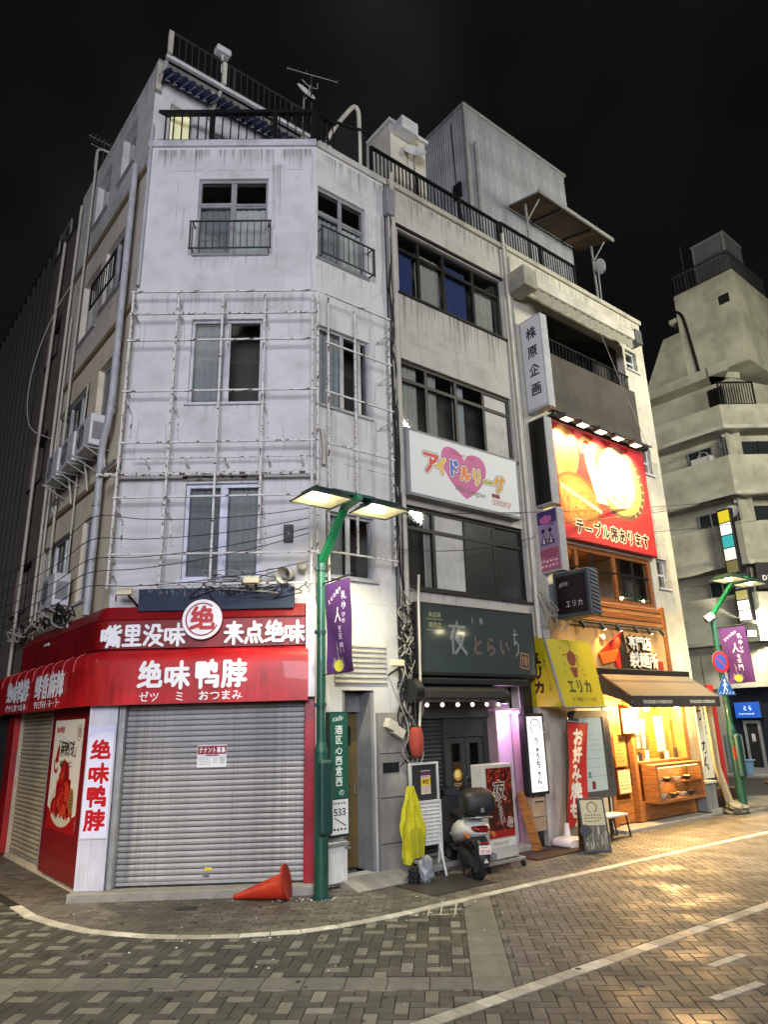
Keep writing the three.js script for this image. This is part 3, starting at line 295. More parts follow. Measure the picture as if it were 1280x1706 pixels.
function wall(t, name, f, x0, x1, y0, y1, holes, base, o = {}) { const g = planar(wallGeo(x0, x1, y0, y1, holes, o.th ?? 0.2, o.z ?? 0), x0, y0, x1 - x0, y1 - y0); return P(t, name, g, wallMat(x1 - x0, y1 - y0, base, o), { f, uv: true }); }
function cloth(x0, x1, y0, y1, z, folds = 6, amp = 0.025, seed = 1) { // hanging curtain
  const r = rng(seed), g = new THREE.PlaneGeometry(x1 - x0, y1 - y0, folds * 6, 3), p = g.attributes.position, ph = r() * 6; for (let i = 0; i < p.count; i++) { const u = (p.getX(i) / (x1 - x0) + 0.5) * folds * Math.PI * 2; p.setZ(i, z + amp * Math.sin(u + ph + 0.8 * Math.sin(u * 0.37)) * (0.75 + 0.25 * Math.sin(u * 0.5))); p.setX(i, p.getX(i) + (x0 + x1) / 2); p.setY(i, p.getY(i) + (y0 + y1) / 2); } g.computeVertexNormals(); return g;
}
function win(t, f, x0, x1, y0, y1, o = {}) {
  const d = o.d ?? -0.09, b = o.b ?? 0.045, fm = o.m ?? M.alu, cols = o.cols ?? 2, tr = o.transom;
  const w = P(t, 'window', [bx(x0 + .002, x1 - .002, y1 - b, y1 - .002, d - 0.05, d + 0.03), bx(x0 + .002, x1 - .002, y0 + .002, y0 + b, d - 0.05, d + 0.035), bx(x0 + .002, x0 + b, y0 + b, y1 - b, d - 0.048, d + 0.028), bx(x1 - b, x1 - .002, y0 + b, y1 - b, d - 0.048, d + 0.028)], fm, { f });
  const xs = Array.isArray(cols) ? cols.map((k) => x0 + (x1 - x0) * k) : Array.from({ length: cols + 1 }, (_, i) => x0 + (x1 - x0) * i / cols), rows = tr ? [[y0, tr], [tr, y1]] : [[y0, y1]];
  if (tr) P(t, 'transom', bx(x0 + b, x1 - b, tr - b * 0.5, tr + b * 0.5, d - 0.045, d + 0.025), fm, { f, in: w });
  for (let i = 1; i + 1 < xs.length; i++) P(t, 'mullion', bx(xs[i] - b * 0.5, xs[i] + b * 0.5, y0 + b, y1 - b, d - 0.04, d + 0.022), fm, { f, in: w });
  let n = 0; rows.forEach(([p, q], k) => { for (let i = 0; i + 1 < xs.length; i++) { const sp = (i & 1) ? -0.012 : 0.008, key = k + ',' + i, gm = o.glass?.[key] ?? M.glass; P(t, 'pane', bx(xs[i] + b * 0.5, xs[i + 1] - b * 0.5, p + b * 0.5, q - b * 0.5, d + sp - 0.003, d + sp + 0.003), gm, { f, in: w }); if (o.sash) P(t, 'sash', [bx(xs[i] + b * .5, xs[i] + b, p + b * .5, q - b * .5, d + sp - .014, d + sp + .014), bx(xs[i + 1] - b, xs[i + 1] - b * .5, p + b * .5, q - b * .5, d + sp - .014, d + sp + .014), bx(xs[i] + b, xs[i + 1] - b, p + b * .5, p + b, d + sp - .013, d + sp + .013), bx(xs[i] + b, xs[i + 1] - b, q - b, q - b * .5, d + sp - .013, d + sp + .013)], fm, { f, in: w }); } });
  (o.curtains ?? []).forEach(([k0, k1, m, q0 = 0, q1 = 1], i) => P(t, 'curtain', cloth(x0 + (x1 - x0) * k0, x0 + (x1 - x0) * k1, y0 + (y1 - y0) * q0, y0 + (y1 - y0) * q1, d - 0.075 - 0.012 * i, Math.max(2, Math.round((x1 - x0) * (k1 - k0) * 9)), 0.016, i + Math.round(x0 * 10)), m, { f, in: w }));
  if (o.room !== false) P(t, 'room_wall', bx(x0 - 0.2, x1 + 0.2, y0 - 0.2, y1 + 0.2, d - 0.75, d - 0.7), o.roomMat ?? M.room, { f, in: w });
  if (o.sill !== false) P(t, 'sill', bx(x0 - 0.04, x1 + 0.04, y0 - 0.045, y0 - 0.004, -0.02, 0.05), fm, { f, in: w });
  return w;
}
const barCache = {}; function barGeo(w, h, d) { return barCache[[w, h, d]] ??= new THREE.BoxGeometry(w, h, d); }
function railing(t, f, x0, x1, y0, y1, z, n, m, o = {}) { // rails and posts with separate bars
  const s = o.s ?? 0.04, g = [bx(x0, x1, y1 - s, y1, z - s * 0.6, z + s * 0.6), bx(x0, x1, y0, y0 + s, z - s * 0.5, z + s * 0.5)]; for (const p of o.posts ?? []) g.push(bx(p - s * 0.55, p + s * 0.55, o.foot ?? y0, y1 - .002, z - s * 0.52, z + s * 0.52));
  const r = P(t, o.name ?? 'railing', g, m, { f }), bw = o.bw ?? 0.018, bg = barGeo(bw, y1 - y0 - 2 * s + 0.004, bw); for (let i = 0; i < n; i++) Q(t, 'bar', bg, m, [x0 + (x1 - x0) * (i + 0.5) / n, (y0 + y1) / 2, z], { f, in: r }); return r;
}
function slats(t, f, x0, x1, y0, y1, z, n, m, name = 'shutter') { // roller shutter: every slat a curved strip
  const p = (y1 - y0) / n, sh = new THREE.Shape(); sh.moveTo(0, 0); sh.quadraticCurveTo(0.018, p * 0.25, 0.016, p * 0.55); sh.quadraticCurveTo(0.013, p * 0.8, 0.0, p * 0.87); sh.lineTo(-0.006, p * 0.87); sh.lineTo(-0.006, 0);
  let g = new THREE.ExtrudeGeometry(sh, { depth: x1 - x0, bevelEnabled: false, curveSegments: 4 }); g.rotateY(-Math.PI / 2); g.translate((x1 - x0), 0, 0); g.rotateY(0); { const q = g.attributes.position; for (let i = 0; i < q.count; i++) q.setZ(i, Math.abs(q.getZ(i)) < 9 ? q.getZ(i) : 0); } g = tri(g); g.userData.tri = 1;
  const back = P(t, name, bx(x0, x1, y0, y1, z - 0.03, z - 0.012), M.darkGrey, { f }); for (let i = 0; i < n; i++) Q(t, 'slat', g, Array.isArray(m) ? m[(i * 7 + (i >> 1)) % m.length] : m, [x0, y0 + i * p, z], { f, in: back });
  P(t, 'bottom_bar', rb(x0, x1, y0 - 0.04, y0 - 0.002, z - 0.02, z + 0.022, 0.006), M.alu, { f, in: back }); return back;
}
function flat(pts, y0, y1) { const s = new THREE.Shape(pts.map(([x, z]) => new THREE.Vector2(x, -z))), g = new THREE.ExtrudeGeometry(s, { depth: y1 - y0, bevelEnabled: false }); g.rotateX(-Math.PI / 2); g.translate(0, y0, 0); return g; }
const xz = (f, u, o = 0) => { const p = at(f, u, 0, o); return [p.x, p.z]; };

// ---------- corner building ----------
{
  const t = thing(FF, 'corner_building', 'white plastered corner building with a red ground floor shop and rooftop terrace', 'building');
  const H = 12.02, shut = [mat(0xc6c4c5, 0.42, { tx: 'grime', size: 1.9 }), mat(0xbfbdbe, 0.44, { tx: 'grime', size: 1.9 }), mat(0xcac8c9, 0.42, { tx: 'grime', size: 1.9 })];
  wall(t, 'front_wall', FF, -2.96, 0, 0, H, [[-2.6, -0.12, 0.1, 2.62], [-1.96, -0.81, 4.13, 5.62], [-2.02, -0.86, 6.97, 8.49], [-2.05, -0.83, 9.75, 11.33]], '#c5c4c6', { seed: 21, drips: [[0.05, 2.9, 0.05, 0.62, 0.34, 150], [0.2, 2.8, 3.05, 1.2, 0.12, 50], [0.2, 2.8, 6.2, 1.6, 0.12, 60], [0.5, 2.4, 8.1, 0.4, 0.3, 30], [0.9, 2.15, 2.28, 0.5, 0.18, 22], [2.1, 2.4, 0.4, 2.6, 0.2, 14], [0.9, 2.1, 5.06, 0.45, 0.2, 26], [0.1, 2.9, 3.06, 0.5, 0.12, 40], [0.1, 2.9, 6.0, 0.4, 0.12, 40]], lines: [[0, 3.0, 2.96, 3.0, 0.012], [0, 5.98, 2.96, 5.98, 0.012], [0.4, 0.52, 2.8, 0.5], [0.55, 0.7, 0.55, 1.6], [2.3, 1.9, 2.3, 2.9]] });
  wall(t, 'side_wall', FR, 0, 1.6, 0, H, [[0.48, 1.06, 0.08, 2.52], [0.2, 1.14, 4.18, 5.2], [0.05, 1.12, 6.96, 8.4], [0.05, 1.1, 9.7, 11.2]], '#c0bfbd', { seed: 22, drips: [[0.05, 1.5, 0.05, 0.6, 0.32, 60], [0, 1.2, 2.4, 0.7, 0.2, 20], [1.15, 1.55, 0.8, 3, 0.2, 14], [0.1, 1.5, 5.1, 0.6, 0.2, 20], [0.1, 1.5, 3, 0.4, 0.16, 20], [0.1, 1.5, 7.8, 0.5, 0.16, 20]], lines: [[0, 0.55, 1.6, 0.55], [0, 3.0, 1.6, 3.0, 0.012], [0, 6, 1.6, 6, 0.012], [0, 8.2, 1.6, 8.2]] });
  const L = 4.4; wall(t, 'side_wall', FL, -L, 0, 0, 14, [[-1.65, -0.85, 12.4, 13.5], [-3.2, -2.3, 12.35, 13.45], [-2.0, -0.75, 9.7, 11.0], [-3.4, -2.3, 9.55, 11.0], [-4.25, -2.2, 7.0, 8.3], [-1.7, -0.55, 7.0, 8.3], [-4.25, -2.25, 4.4, 5.45], [-1.7, -0.85, 4.05, 5.45], [-4.3, -1.98, 0.08, 2.5]], '#c9bda4', { seed: 23, toneBands: [[0, 2.3, '#bdbbb9'], [2.3, 5.1, '#bfb6a9']], drips: [[0.1, 4.3, 0.05, 0.9, 0.35, 110], [0.1, 4.3, 2.0, 0.9, 0.35, 70], [0.1, 4.3, 4.4, 0.9, 0.35, 70], [0.1, 4.3, 7.1, 0.8, 0.3, 60], [0.1, 4.3, 9.7, 0.8, 0.2, 50]], lines: [[0, 1.9, 4.4, 1.9, 0.02], [0, 2.15, 4.4, 2.15], [0, 4.75, 4.4, 4.75], [0, 5.15, 4.4, 5.15, 0.02], [0, 5.6, 4.4, 5.6], [0, 7.6, 4.4, 7.6], [0, 8.05, 4.4, 8.05, 0.02], [2.3, 0, 2.3, 14], [0.6, 2, 0.6, 12], [0, 9.9, 4.4, 9.9]], cracks: 16 });  // wall tone set in bands, greyer towards the top
  // cornice bands on the left wall, each a real ledge
  for (const y of [11.55, 8.78, 5.9]) P(t, 'ledge', rb(-L, 0.02, y, y + 0.09, 0.004, 0.06, 0.012), mat(0x8d7b5e, 0.85, { tx: 'concrete', size: 1.2 }), { f: FL });
  P(t, 'party_wall', flat([xz(FR, 1.6, -0.2), xz(FR, 1.6, -5), xz(FR, 1.45, -5), xz(FR, 1.45, -0.2)], 0, H), M.tileGrey, { f: W0 });
  P(t, 'rear_wall', flat([xz(FR, 1.45, -4.9), xz(FL, -L, -0.2), xz(FL, -L + 0.2, -0.35), xz(FR, 1.45, -4.7)], 0, 13.6), M.tileGrey, { f: W0 });
  P(t, 'roof', flat([xz(FF, -2.9, -0.1), xz(FF, -0.06, -0.1), xz(FR, 1.58, -0.1), xz(FR, 1.58, -4.9), xz(FL, -L, -0.1)], 11.82, 11.98), M.tileGrey, { f: W0 });
  P(t, 'coping', [rb(-2.99, 0.02, H, H + 0.14, -0.22, 0.05, 0.015)], mat(0xc4c4c8, 0.8, { tx: 'concrete', size: 1.3 }), { f: FF });
  P(t, 'coping', [rb(0.03, 1.6, H, H + 0.138, -0.22, 0.05, 0.015)], mat(0xbab8b0, 0.8, { tx: 'concrete', size: 1.3 }), { f: FR });
  P(t, 'step', [rb(-3.08, 0.06, -0.02, 0.1, -0.1, 0.24, 0.015)], M.stone, { f: FF });
  // front windows
  const lace = mat(0x8a8f90, 0.95, { tx: 'fabric', size: 0.2, transmission: 0.25, thickness: 0 });
  win(t, FF, -2.05, -0.83, 9.75, 11.33, { transom: 10.82, sash: 1, m: M.alu, curtains: [[0.45, 1, M.curtain, 0, 0.68], [0.0, 0.45, lace, 0, 0.66]], });
  win(t, FF, -2.02, -0.86, 6.97, 8.49, { sash: 1, m: M.aluWhite, curtains: [[0, 0.52, M.curtainGrey]] });
  win(t, FF, -1.96, -0.81, 4.13, 5.62, { sash: 1, m: mat(0xd9dcf0, 0.4, { tx: 'metal', size: 1 }), b: 0.055, curtains: [[0, 0.56, lace], [0.56, 1, M.curtainGrey]] });
  win(t, FR, 0.05, 1.1, 9.7, 11.2, { transom: 10.7, sash: 1, curtains: [[0.5, 1, M.curtain, 0, 0.66], [0, 0.5, M.curtainGrey, 0, 0.66]] });
  win(t, FR, 0.05, 1.12, 6.96, 8.4, { sash: 1, cols: [0, .5, .82, 1], curtains: [[.0, .5, M.curtainGrey]] });
  win(t, FR, 0.2, 1.14, 4.18, 5.2, { sash: 1, curtains: [[0, 0.46, M.curtainGrey]] });
  P(t, 'sunblind_box', [rb(-2.0, -0.77, 5.66, 5.74, 0.002, 0.08, 0.01)], M.rod, { f: FF });
  // narrow balcony rails outside the top windows
  for (const [f, a, b, y, n] of [[FF, -2.12, -0.73, 9.72, 12], [FR, 0.0, 1.17, 9.66, 11]]) { const r = railing(t, f, a, b, y + 0.02, y + 0.58, 0.17, n, M.darkGrey, { s: 0.022, bw: 0.012, name: 'balcony_rail', posts: [a + 0.02, b - 0.02] }); P(t, 'bracket', [bar([a + 0.06, y + 0.56, 0], [a + 0.06, y + 0.56, 0.17], 0.02), bar([b - 0.06, y + 0.56, 0], [b - 0.06, y + 0.56, 0.17], 0.02), bar([a + 0.06, y + 0.03, 0], [a + 0.06, y + 0.03, 0.17], 0.02), bar([b - 0.06, y + 0.03, 0], [b - 0.06, y + 0.03, 0.17], 0.02)], M.darkGrey, { f, in: r }); }
  // left wall windows
  const litPane = new THREE.MeshStandardMaterial({ color: 0xd8d6cc, roughness: 0.6, emissive: 0xfff2d8, emissiveIntensity: 0.75 });
  for (const [a, b, c, d, o] of [[-1.65, -0.85, 12.4, 13.5, { d: -0.16 }], [-3.2, -2.3, 12.35, 13.45, { d: -0.16 }], [-2, -0.75, 9.7, 11, { sash: 1, cols: [0, 0.36, 0.74, 1], glass: { '0,2': litPane } }], [-3.4, -2.3, 9.55, 11, { sash: 1, d: -0.14 }], [-4.25, -2.2, 7, 8.3, { sash: 1, cols: 3 }], [-1.7, -0.55, 7, 8.3, { sash: 1, glass: { '0,0': M.frosted }, d: -0.13 }], [-4.25, -2.25, 4.4, 5.45, { cols: 3, sash: 1 }], [-1.7, -0.85, 4.05, 5.45, { sash: 1, m: M.aluWhite, glass: { '0,0': M.frosted } }]]) win(t, FL, a, b, c, d, o);
  railing(t, FL, -2.05, -0.7, 9.66, 10.2, 0.2, 10, M.blackMetal, { s: 0.025, bw: 0.014, name: 'balcony_rail', posts: [-2.03, -0.72] });
  // shutters of the shop
  slats(t, FF, -2.57, -0.13, 0.16, 2.6, -0.05, 34, shut);
  slats(t, FL, -4.28, -2.2, 0.14, 2.46, -0.06, 33, [mat(0xc0b79f, 0.45, { tx: 'metal', size: 1.2 }), mat(0xb9b09a, 0.47, { tx: 'metal', size: 1.4 })]);
  P(t, 'guide_rail', [rb(-2.66, -2.575, 0.1, 2.6, -0.06, 0.07, 0.008), rb(-2.615, -2.58, 0.1, 1.2, 0.072, 0.1, 0.006)], M.alu, { f: FF });
  P(t, 'door_leaf', bx(-2.19, -2.0, 0.1, 2.44, -0.35, -0.3), M.dark, { f: FL }); P(t, 'guide_rail', [bx(-2.2, -2.165, 0.1, 2.46, -0.08, 0.02)], M.alu, { f: FL });
  P(t, 'red_pillar', rb(-0.125, 0.02, 0.09, 3.0, -0.05, 0.075, 0.012), mat(0xa5142a, 0.3, { tx: 'grime', size: 1.6, clearcoat: 0.4 }), { f: FF });
  P(t, 'red_pillar', rb(-4.75, -4.3, 0.06, 2.5, -0.05, 0.1, 0.012), M.red, { f: FL });
  P(t, 'lock_plate', rb(-1.42, -1.33, 0.27, 0.31, -0.03, -0.026, 0.001), mat(0xd0c21c, 0.5), { f: FF }); P(t, 'shutter_handle', [bar([-1.44, 0.21, -0.028], [-1.36, 0.21, -0.028], 0.012)], M.black, { f: FF });
  // side entrance: recessed door, frame, tiled pier with a letter slot
  const dr = P(t, 'door', rb(0.54, 1.0, 0.1, 2.2, -0.42, -0.37, 0.01), mat(0x6b5a35, 0.5, { tx: 'metal', size: 1.1 }), { f: FR }); P(t, 'door_handle', cyl([0.93, 1.08, -0.35], [0.93, 1.2, -0.35], 0.012), M.steel, { f: FR, in: dr }); P(t, 'door_window', rb(0.66, 0.88, 1.75, 2.02, -0.372, -0.362, 0.004), M.dark, { f: FR, in: dr });
  P(t, 'door_frame', [bx(0.485, 0.538, 0.085, 2.5, -0.45, -0.02), bx(1.002, 1.055, 0.085, 2.5, -0.45, -0.02), bx(0.54, 1.0, 2.22, 2.5, -0.45, -0.3)], M.grey, { f: FR });
  P(t, 'recess_wall', [bx(0.4, 1.1, 0, 2.6, -0.62, -0.56)], M.tileGrey, { f: FR });
  const pier = P(t, 'pier', rb(1.07, 1.58, 0.0, 2.2, 0.004, 0.09, 0.008), M.tileGrey, { f: FR }); for (const y of [0.42, 1.02, 1.62]) P(t, 'joint_strip', bx(1.075, 1.575, y, y + 0.012, 0.088, 0.0925), M.darkGrey, { f: FR, in: pier }); P(t, 'letter_slot', rb(1.12, 1.42, 1.36, 1.5, 0.085, 0.1, 0.004), M.black, { f: FR, in: pier });
  for (let i = 0; i < 8; i++) P(t, 'louvre_slat', rb(0.35, 1.3, 2.62 + i * 0.075, 2.66 + i * 0.075, 0.004, 0.03, 0.008), M.offwhite, { f: FR }); 
  // downpipes and conduits
  P(t, 'downpipe', tube([[-0.22, 11.7, 0.16], [-0.24, 9.8, 0.16], [-0.27, 7.3, 0.16], [-0.3, 6.75, 0.17], [-0.44, 6.52, 0.17], [-0.56, 6.3, 0.15], [-0.56, 5.5, 0.14], [-0.56, 4.2, 0.14], [-0.56, 3.7, 0.14]], 0.058, 10, 60, 0.2), M.pipe, { f: FL });
  for (const y of [11.0, 9.6, 8.2, 7.0, 5.4, 4.5]) P(t, 'pipe_clip', cyl([-0.23 - (y < 6.6 ? 0.33 : (11 - y) * 0.012), y, 0.15], [-0.23 - (y < 6.6 ? 0.33 : (11 - y) * 0.012), y + 0.04, 0.15], 0.066, 0.066, 10), M.galv, { f: FL });
  P(t, 'downpipe', tube([[-2.93, 12.5, 0.06], [-2.935, 10, 0.06], [-2.94, 9.1, 0.06]], 0.03, 8, 12), M.pipe, { f: FF });
  for (const [s, r, a, b] of [[3.35, 0.028, 3.9, 14.4], [4.2, 0.03, 3.2, 13.6], [3.9, 0.022, 3.4, 10.5], [2.1, 0.015, 3.6, 8.2]]) P(t, 'conduit', tube([[-s, b, 0.06], [-s - 0.02, (a + b) / 2, 0.07], [-s - 0.01, a, 0.06]], r, 6, 14), M.offwhite, { f: FL });
  P(t, 'conduit', tube([[-0.02, 6.0, 0.1], [-0.35, 5.95, 0.14], [-0.52, 5.86, 0.16]], 0.03, 6, 10), M.galv, { f: FL });
  P(t, 'conduit', tube([[-3.4, 5.9, 0.05], [-3.4, 6.15, 0.12], [-3.15, 6.2, 0.12]], 0.03, 6, 12), M.galv, { f: FL });
  P(t, 'conduit', tube([[0.1, 6.5, 0.05], [0.13, 6.2, 0.07], [0.13, 5.9, 0.06]], 0.035, 6, 10), M.offwhite, { f: FR });
  // terrace railings
  railing(t, FF, -2.98, 0.0, 12.2, 12.95, -0.1, 20, M.blackMetal, { s: 0.075, bw: 0.022, posts: [-2.94, -1.9, -0.75, -0.04], foot: 12.14 });
  railing(t, FR, 0.05, 0.5, 12.2, 12.95, -0.1, 4, M.blackMetal, { s: 0.075, bw: 0.022, posts: [0.1] });
  P(t, 'terrace_screen', [bx(0.5, 1.25, 12.16, 13.1, -0.16, -0.12), bar([0.45, 12.95, -0.1], [1.25, 13.2, -0.1], 0.05)], M.black, { f: FR });
  P(t, 'arched_pipe', tube([[0.35, 12.5, -0.14], [0.55, 12.95, -0.14], [0.85, 13.5, -0.14], [1.0, 13.72, -0.14], [1.08, 13.66, -0.14], [1.1, 13.4, -0.14], [1.1, 12.2, -0.14]], 0.045, 8, 50, 0.3), M.offwhite, { f: FR });
  // penthouse on the roof: wall parallel to the side street, blue corrugated canopy, upper railing
  wall(t, 'penthouse_wall', FP, 0.0, 4.6, 11.9, 13.95, [[0.3, 0.75, 12.0, 13.25], [1.2, 2.2, 12.4, 13.1]], '#bdbdbd', { seed: 31, drips: [[0, 4.5, 0.6, 0.6, 0.2, 50]] });
  P(t, 'penthouse_roof', flat([xz(FP, 0, 0.05), xz(FP, 4.6, 0.05), xz(FP, 4.6, -3.1), xz(FP, 0.0, -3.3)], 13.96, 14.08), M.tileGrey, { f: W0 });
  P(t, 'penthouse_wall', flat([xz(FP, 4.6, 0), xz(FP, 4.6, -3.1), xz(FP, 4.45, -3.1), xz(FP, 4.45, 0)], 11.9, 13.95), M.tileGrey, { f: W0 });
  win(t, FP, 0.3, 0.75, 12.0, 13.25, { cols: 1, glass: { '0,0': new THREE.MeshStandardMaterial({ color: 0xd8d6b0, roughness: 0.6, emissive: 0xf2eeb0, emissiveIntensity: 0.35 }) }, sill: false }); win(t, FP, 1.2, 2.2, 12.4, 13.1, {});
  const can = P(t, 'canopy', [bx(-0.02, 4.5, 13.62, 13.7, 0.5, 0.56)], M.white, { f: FP }); const cg = new THREE.PlaneGeometry(0.14, 0.62, 6, 1); { const q = cg.attributes.position; for (let i = 0; i < q.count; i++) q.setZ(i, 0.022 * Math.cos((q.getX(i) / 0.14) * Math.PI * 2)); cg.computeVertexNormals(); } cg.rotateX(-1.05); for (let i = 0; i < 30; i++) Q(t, 'canopy_rib', cg, mat(0x1c3a7c, 0.6, { tx: 'grime', size: 1.1 }), [0.07 + i * 0.148, 13.55, 0.28], { f: FP, in: can });
  for (const k of [0.02, 1.07]) P(t, 'canopy_bracket', [bx(k - 0.05, k + 0.05, 13.3, 13.95, 0.02, 0.1), bar([k, 13.45, 0.08], [k, 13.72, 0.6], 0.05), bx(k - 0.04, k + 0.04, 13.68, 14.2, 0.56, 0.62)], M.offwhite, { f: FP, in: can });
  railing(t, FP, 0.02, 4.5, 13.74, 14.3, 0.52, 36, M.darkGrey, { s: 0.025, bw: 0.014, posts: [0.04, 1.3, 2.6, 4.4] });
  P(t, 'roof_lamp', [rb(0.92, 1.22, 14.52, 14.66, 0.36, 0.56, 0.03), cyl([1.07, 14.1, 0.46], [1.07, 14.53, 0.46], 0.02)], M.white, { f: FP });
}
// ---------- middle building ----------
{
  const t = thing(FR, 'narrow_building', 'narrow grey beige building with long dark window bands in the middle of the row', 'building', [1.6, 0, 0]);
  const H = 12.05, bw = M.bronze;
  wall(t, 'front_wall', FR, 1.66, 4.9, 0, H, [[1.72, 4.3, 0.06, 2.72], [1.72, 4.8, 4.15, 5.58], [1.72, 4.76, 6.97, 8.36], [1.86, 4.76, 9.75, 11.17]], '#a7a49c', { seed: 41, drips: [[0.05, 3.2, 0.02, 0.75, 0.34, 120], [0.1, 3.2, 2.32, 1.2, 0.36, 120], [0.1, 3.2, 5.1, 0.6, 0.25, 40], [0.1, 3.2, 7.9, 0.6, 0.25, 40]], lines: [[0, 0.45, 3.2, 0.45], [0, 3.3, 3.2, 3.3]], cracks: 10 });
  P(t, 'coping', rb(1.62, 4.92, H, H + 0.12, -0.22, 0.07, 0.015), mat(0xa9a697, 0.85, { tx: 'concrete', size: 1.2 }), { f: FR });
  P(t, 'roof', flat([xz(FR, 1.64, -0.2), xz(FR, 4.9, -0.2), xz(FR, 4.9, -6), xz(FR, 1.64, -6)], 11.75, 11.95), M.tileGrey, { f: W0 });
  P(t, 'rear_wall', flat([xz(FR, 1.64, -5.8), xz(FR, 4.9, -5.8), xz(FR, 4.9, -6), xz(FR, 1.64, -6)], 0, 11.75), M.tileGrey, { f: W0 });
  P(t, 'joint_recess', bx(1.602, 1.655, 0, 12, -0.4, -0.06), M.tileGrey, { f: FR });
  P(t, 'window_hood', [bar([1.8, 11.22, 0.02], [4.8, 11.22, 0.02], 0.04, 0.06)], M.bronze, { f: FR });
  const blind = mat(0x8f8d84, 0.9, { tx: 'fabric', size: 0.3 }), board = mat(0xbdbcb6, 0.7, { tx: 'metal', size: 1.3 }), film = mat(0x292b2c, 0.3, { tx: 'metal', size: 1 });
  win(t, FR, 1.86, 4.76, 9.75, 11.17, { m: bw, b: 0.06, cols: [0, 0.2, 0.43, 0.72, 1], transom: 10.78, curtains: [[0.0, 0.16, M.curtainBlue, 0, 0.8], [0.2, 0.42, blind, 0, 0.85], [0.46, 0.68, M.curtainBlue, 0, 0.9], [0.74, 0.96, blind, 0, 0.75]] });
  win(t, FR, 1.72, 4.76, 6.97, 8.36, { m: bw, b: 0.065, cols: [0, 0.25, 0.5, 0.75, 1], transom: 7.98, glass: { '0,3': board, '1,3': board }, curtains: [[0.06, 0.2, blind], [0.26, 0.36, blind], [0.5, 0.6, M.curtainGrey]] });
  win(t, FR, 1.72, 4.8, 4.15, 5.58, { m: bw, b: 0.06, cols: [0, 0.25, 0.5, 0.74, 1], transom: 5.2, glass: { '0,1': board, '1,1': board, '0,2': film, '0,3': film, '1,2': film, '1,3': film }, curtains: [[0.2, 0.25, blind]] });
  railing(t, FR, 1.3, 4.95, 12.2, 12.86, -0.06, 38, M.blackMetal, { s: 0.05, bw: 0.02, posts: [1.32, 2.5, 3.7, 4.9], foot: 12.1 });
  // pipes in the gap between the two buildings and at the other seam
  for (const [u, r, a, b, z] of [[1.69, 0.05, 0.4, 12.3, 0.08], [1.6, 0.02, 2.4, 11.4, 0.06], [1.53, 0.014, 2.2, 12, 0.04], [1.78, 0.014, 2.2, 9.6, 0.03], [4.86, 0.04, 3.0, 12.4, 0.09], [4.96, 0.025, 3.2, 12.2, 0.07], [5.04, 0.018, 3.4, 11.9, 0.06]]) P(t, 'downpipe', tube([[u, b, z], [u + 0.01, (a + b) / 2, z + 0.005], [u, a, z]], r, 8, 10), u > 4.9 ? M.galv : u < 1.6 ? M.black : M.offwhite, { f: FR });
  P(t, 'meter_box', rb(1.5, 1.68, 11.25, 11.85, 0.02, 0.16, 0.015), M.grey, { f: FR });
  // entrance: dark shutter, framed glass doors, pink lit passage
  const gm = mat(0x474849, 0.5, { metalness: 0.2, tx: 'metal', size: 1.2 }); slats(t, FR, 1.76, 2.56, 0.14, 2.1, -0.22, 30, gm);
  P(t, 'lintel', rb(1.74, 3.6, 2.1, 2.34, -0.3, -0.12, 0.01), mat(0x4d4d4c, 0.55, { tx: 'metal', size: 1 }), { f: FR }); P(t, 'lintel_trim', rb(1.76, 3.4, 2.35, 2.39, -0.2, -0.1, 0.006), M.white, { f: FR });
  const du = P(t, 'door_unit', [bx(2.58, 2.66, 0.08, 2.1, -0.3, -0.16), bx(3.5, 3.6, 0.08, 2.1, -0.3, -0.16), bx(2.66, 3.5, 1.8, 2.1, -0.3, -0.17), bx(2.66, 3.5, 0.08, 0.14, -0.3, -0.17)], M.darkGrey, { f: FR });
  for (const [a, b] of [[2.67, 3.07], [3.09, 3.49]]) { const lf = P(t, 'door_leaf', wallGeo(a, b, 0.15, 1.79, [[a + 0.09, b - 0.09, 0.75, 1.7]], 0.04, -0.2), M.darkGrey, { f: FR }); P(t, 'pane', bx(a + 0.09, b - 0.09, 0.75, 1.7, -0.223, -0.217), M.glass, { f: FR, in: lf }); P(t, 'handle', cyl([b - 0.04, 0.85, -0.17], [b - 0.04, 1.15, -0.17], 0.01), M.steel, { f: FR, in: lf }); }
  P(t, 'room_wall', [bx(1.7, 3.62, 0, 2.7, -1.3, -1.25)], M.room, { f: FR });
  const pinkM = mat(0xefd2ea, 0.6, { tx: 'concrete', size: 1.5 }); P(t, 'passage_wall', [bx(3.6, 4.3, 0, 2.7, -0.3, -0.26), bx(3.66, 4.28, 2.2, 2.24, -0.25, -0.02)], pinkM, { f: FR });
  P(t, 'door_frame', [bx(4.25, 4.29, 0.05, 2.2, -0.2, 0.01), bx(3.62, 3.65, 0.05, 2.2, -0.2, 0.01)], mat(0xb89aa0, 0.5, { tx: 'metal', size: 1 }), { f: FR });
  const tubeL = P(t, 'tube_light', cyl([3.75, 2.17, -0.1], [4.2, 2.17, -0.1], 0.016), new THREE.MeshStandardMaterial({ color: 0xffffff, emissive: 0xf6c8f4, emissiveIntensity: 6 }), { f: FR }); lamp(t, new THREE.PointLight(0xf3b6f0, 1.7), [3.98, 2.05, -0.02], FR);
  P(t, 'step', rb(1.66, 4.3, -0.02, 0.07, -0.5, 0.16, 0.01), M.stone, { f: FR });
  P(t, 'pier', [rb(4.3, 4.56, 0, 2.72, 0.004, 0.06, 0.006)], M.black, { f: FR }); P(t, 'pier', [rb(4.62, 4.88, 0, 2.3, 0.004, 0.12, 0.008)], mat(0xbdb9b0, 0.5, { tx: 'concrete', size: 1 }), { f: FR });
}
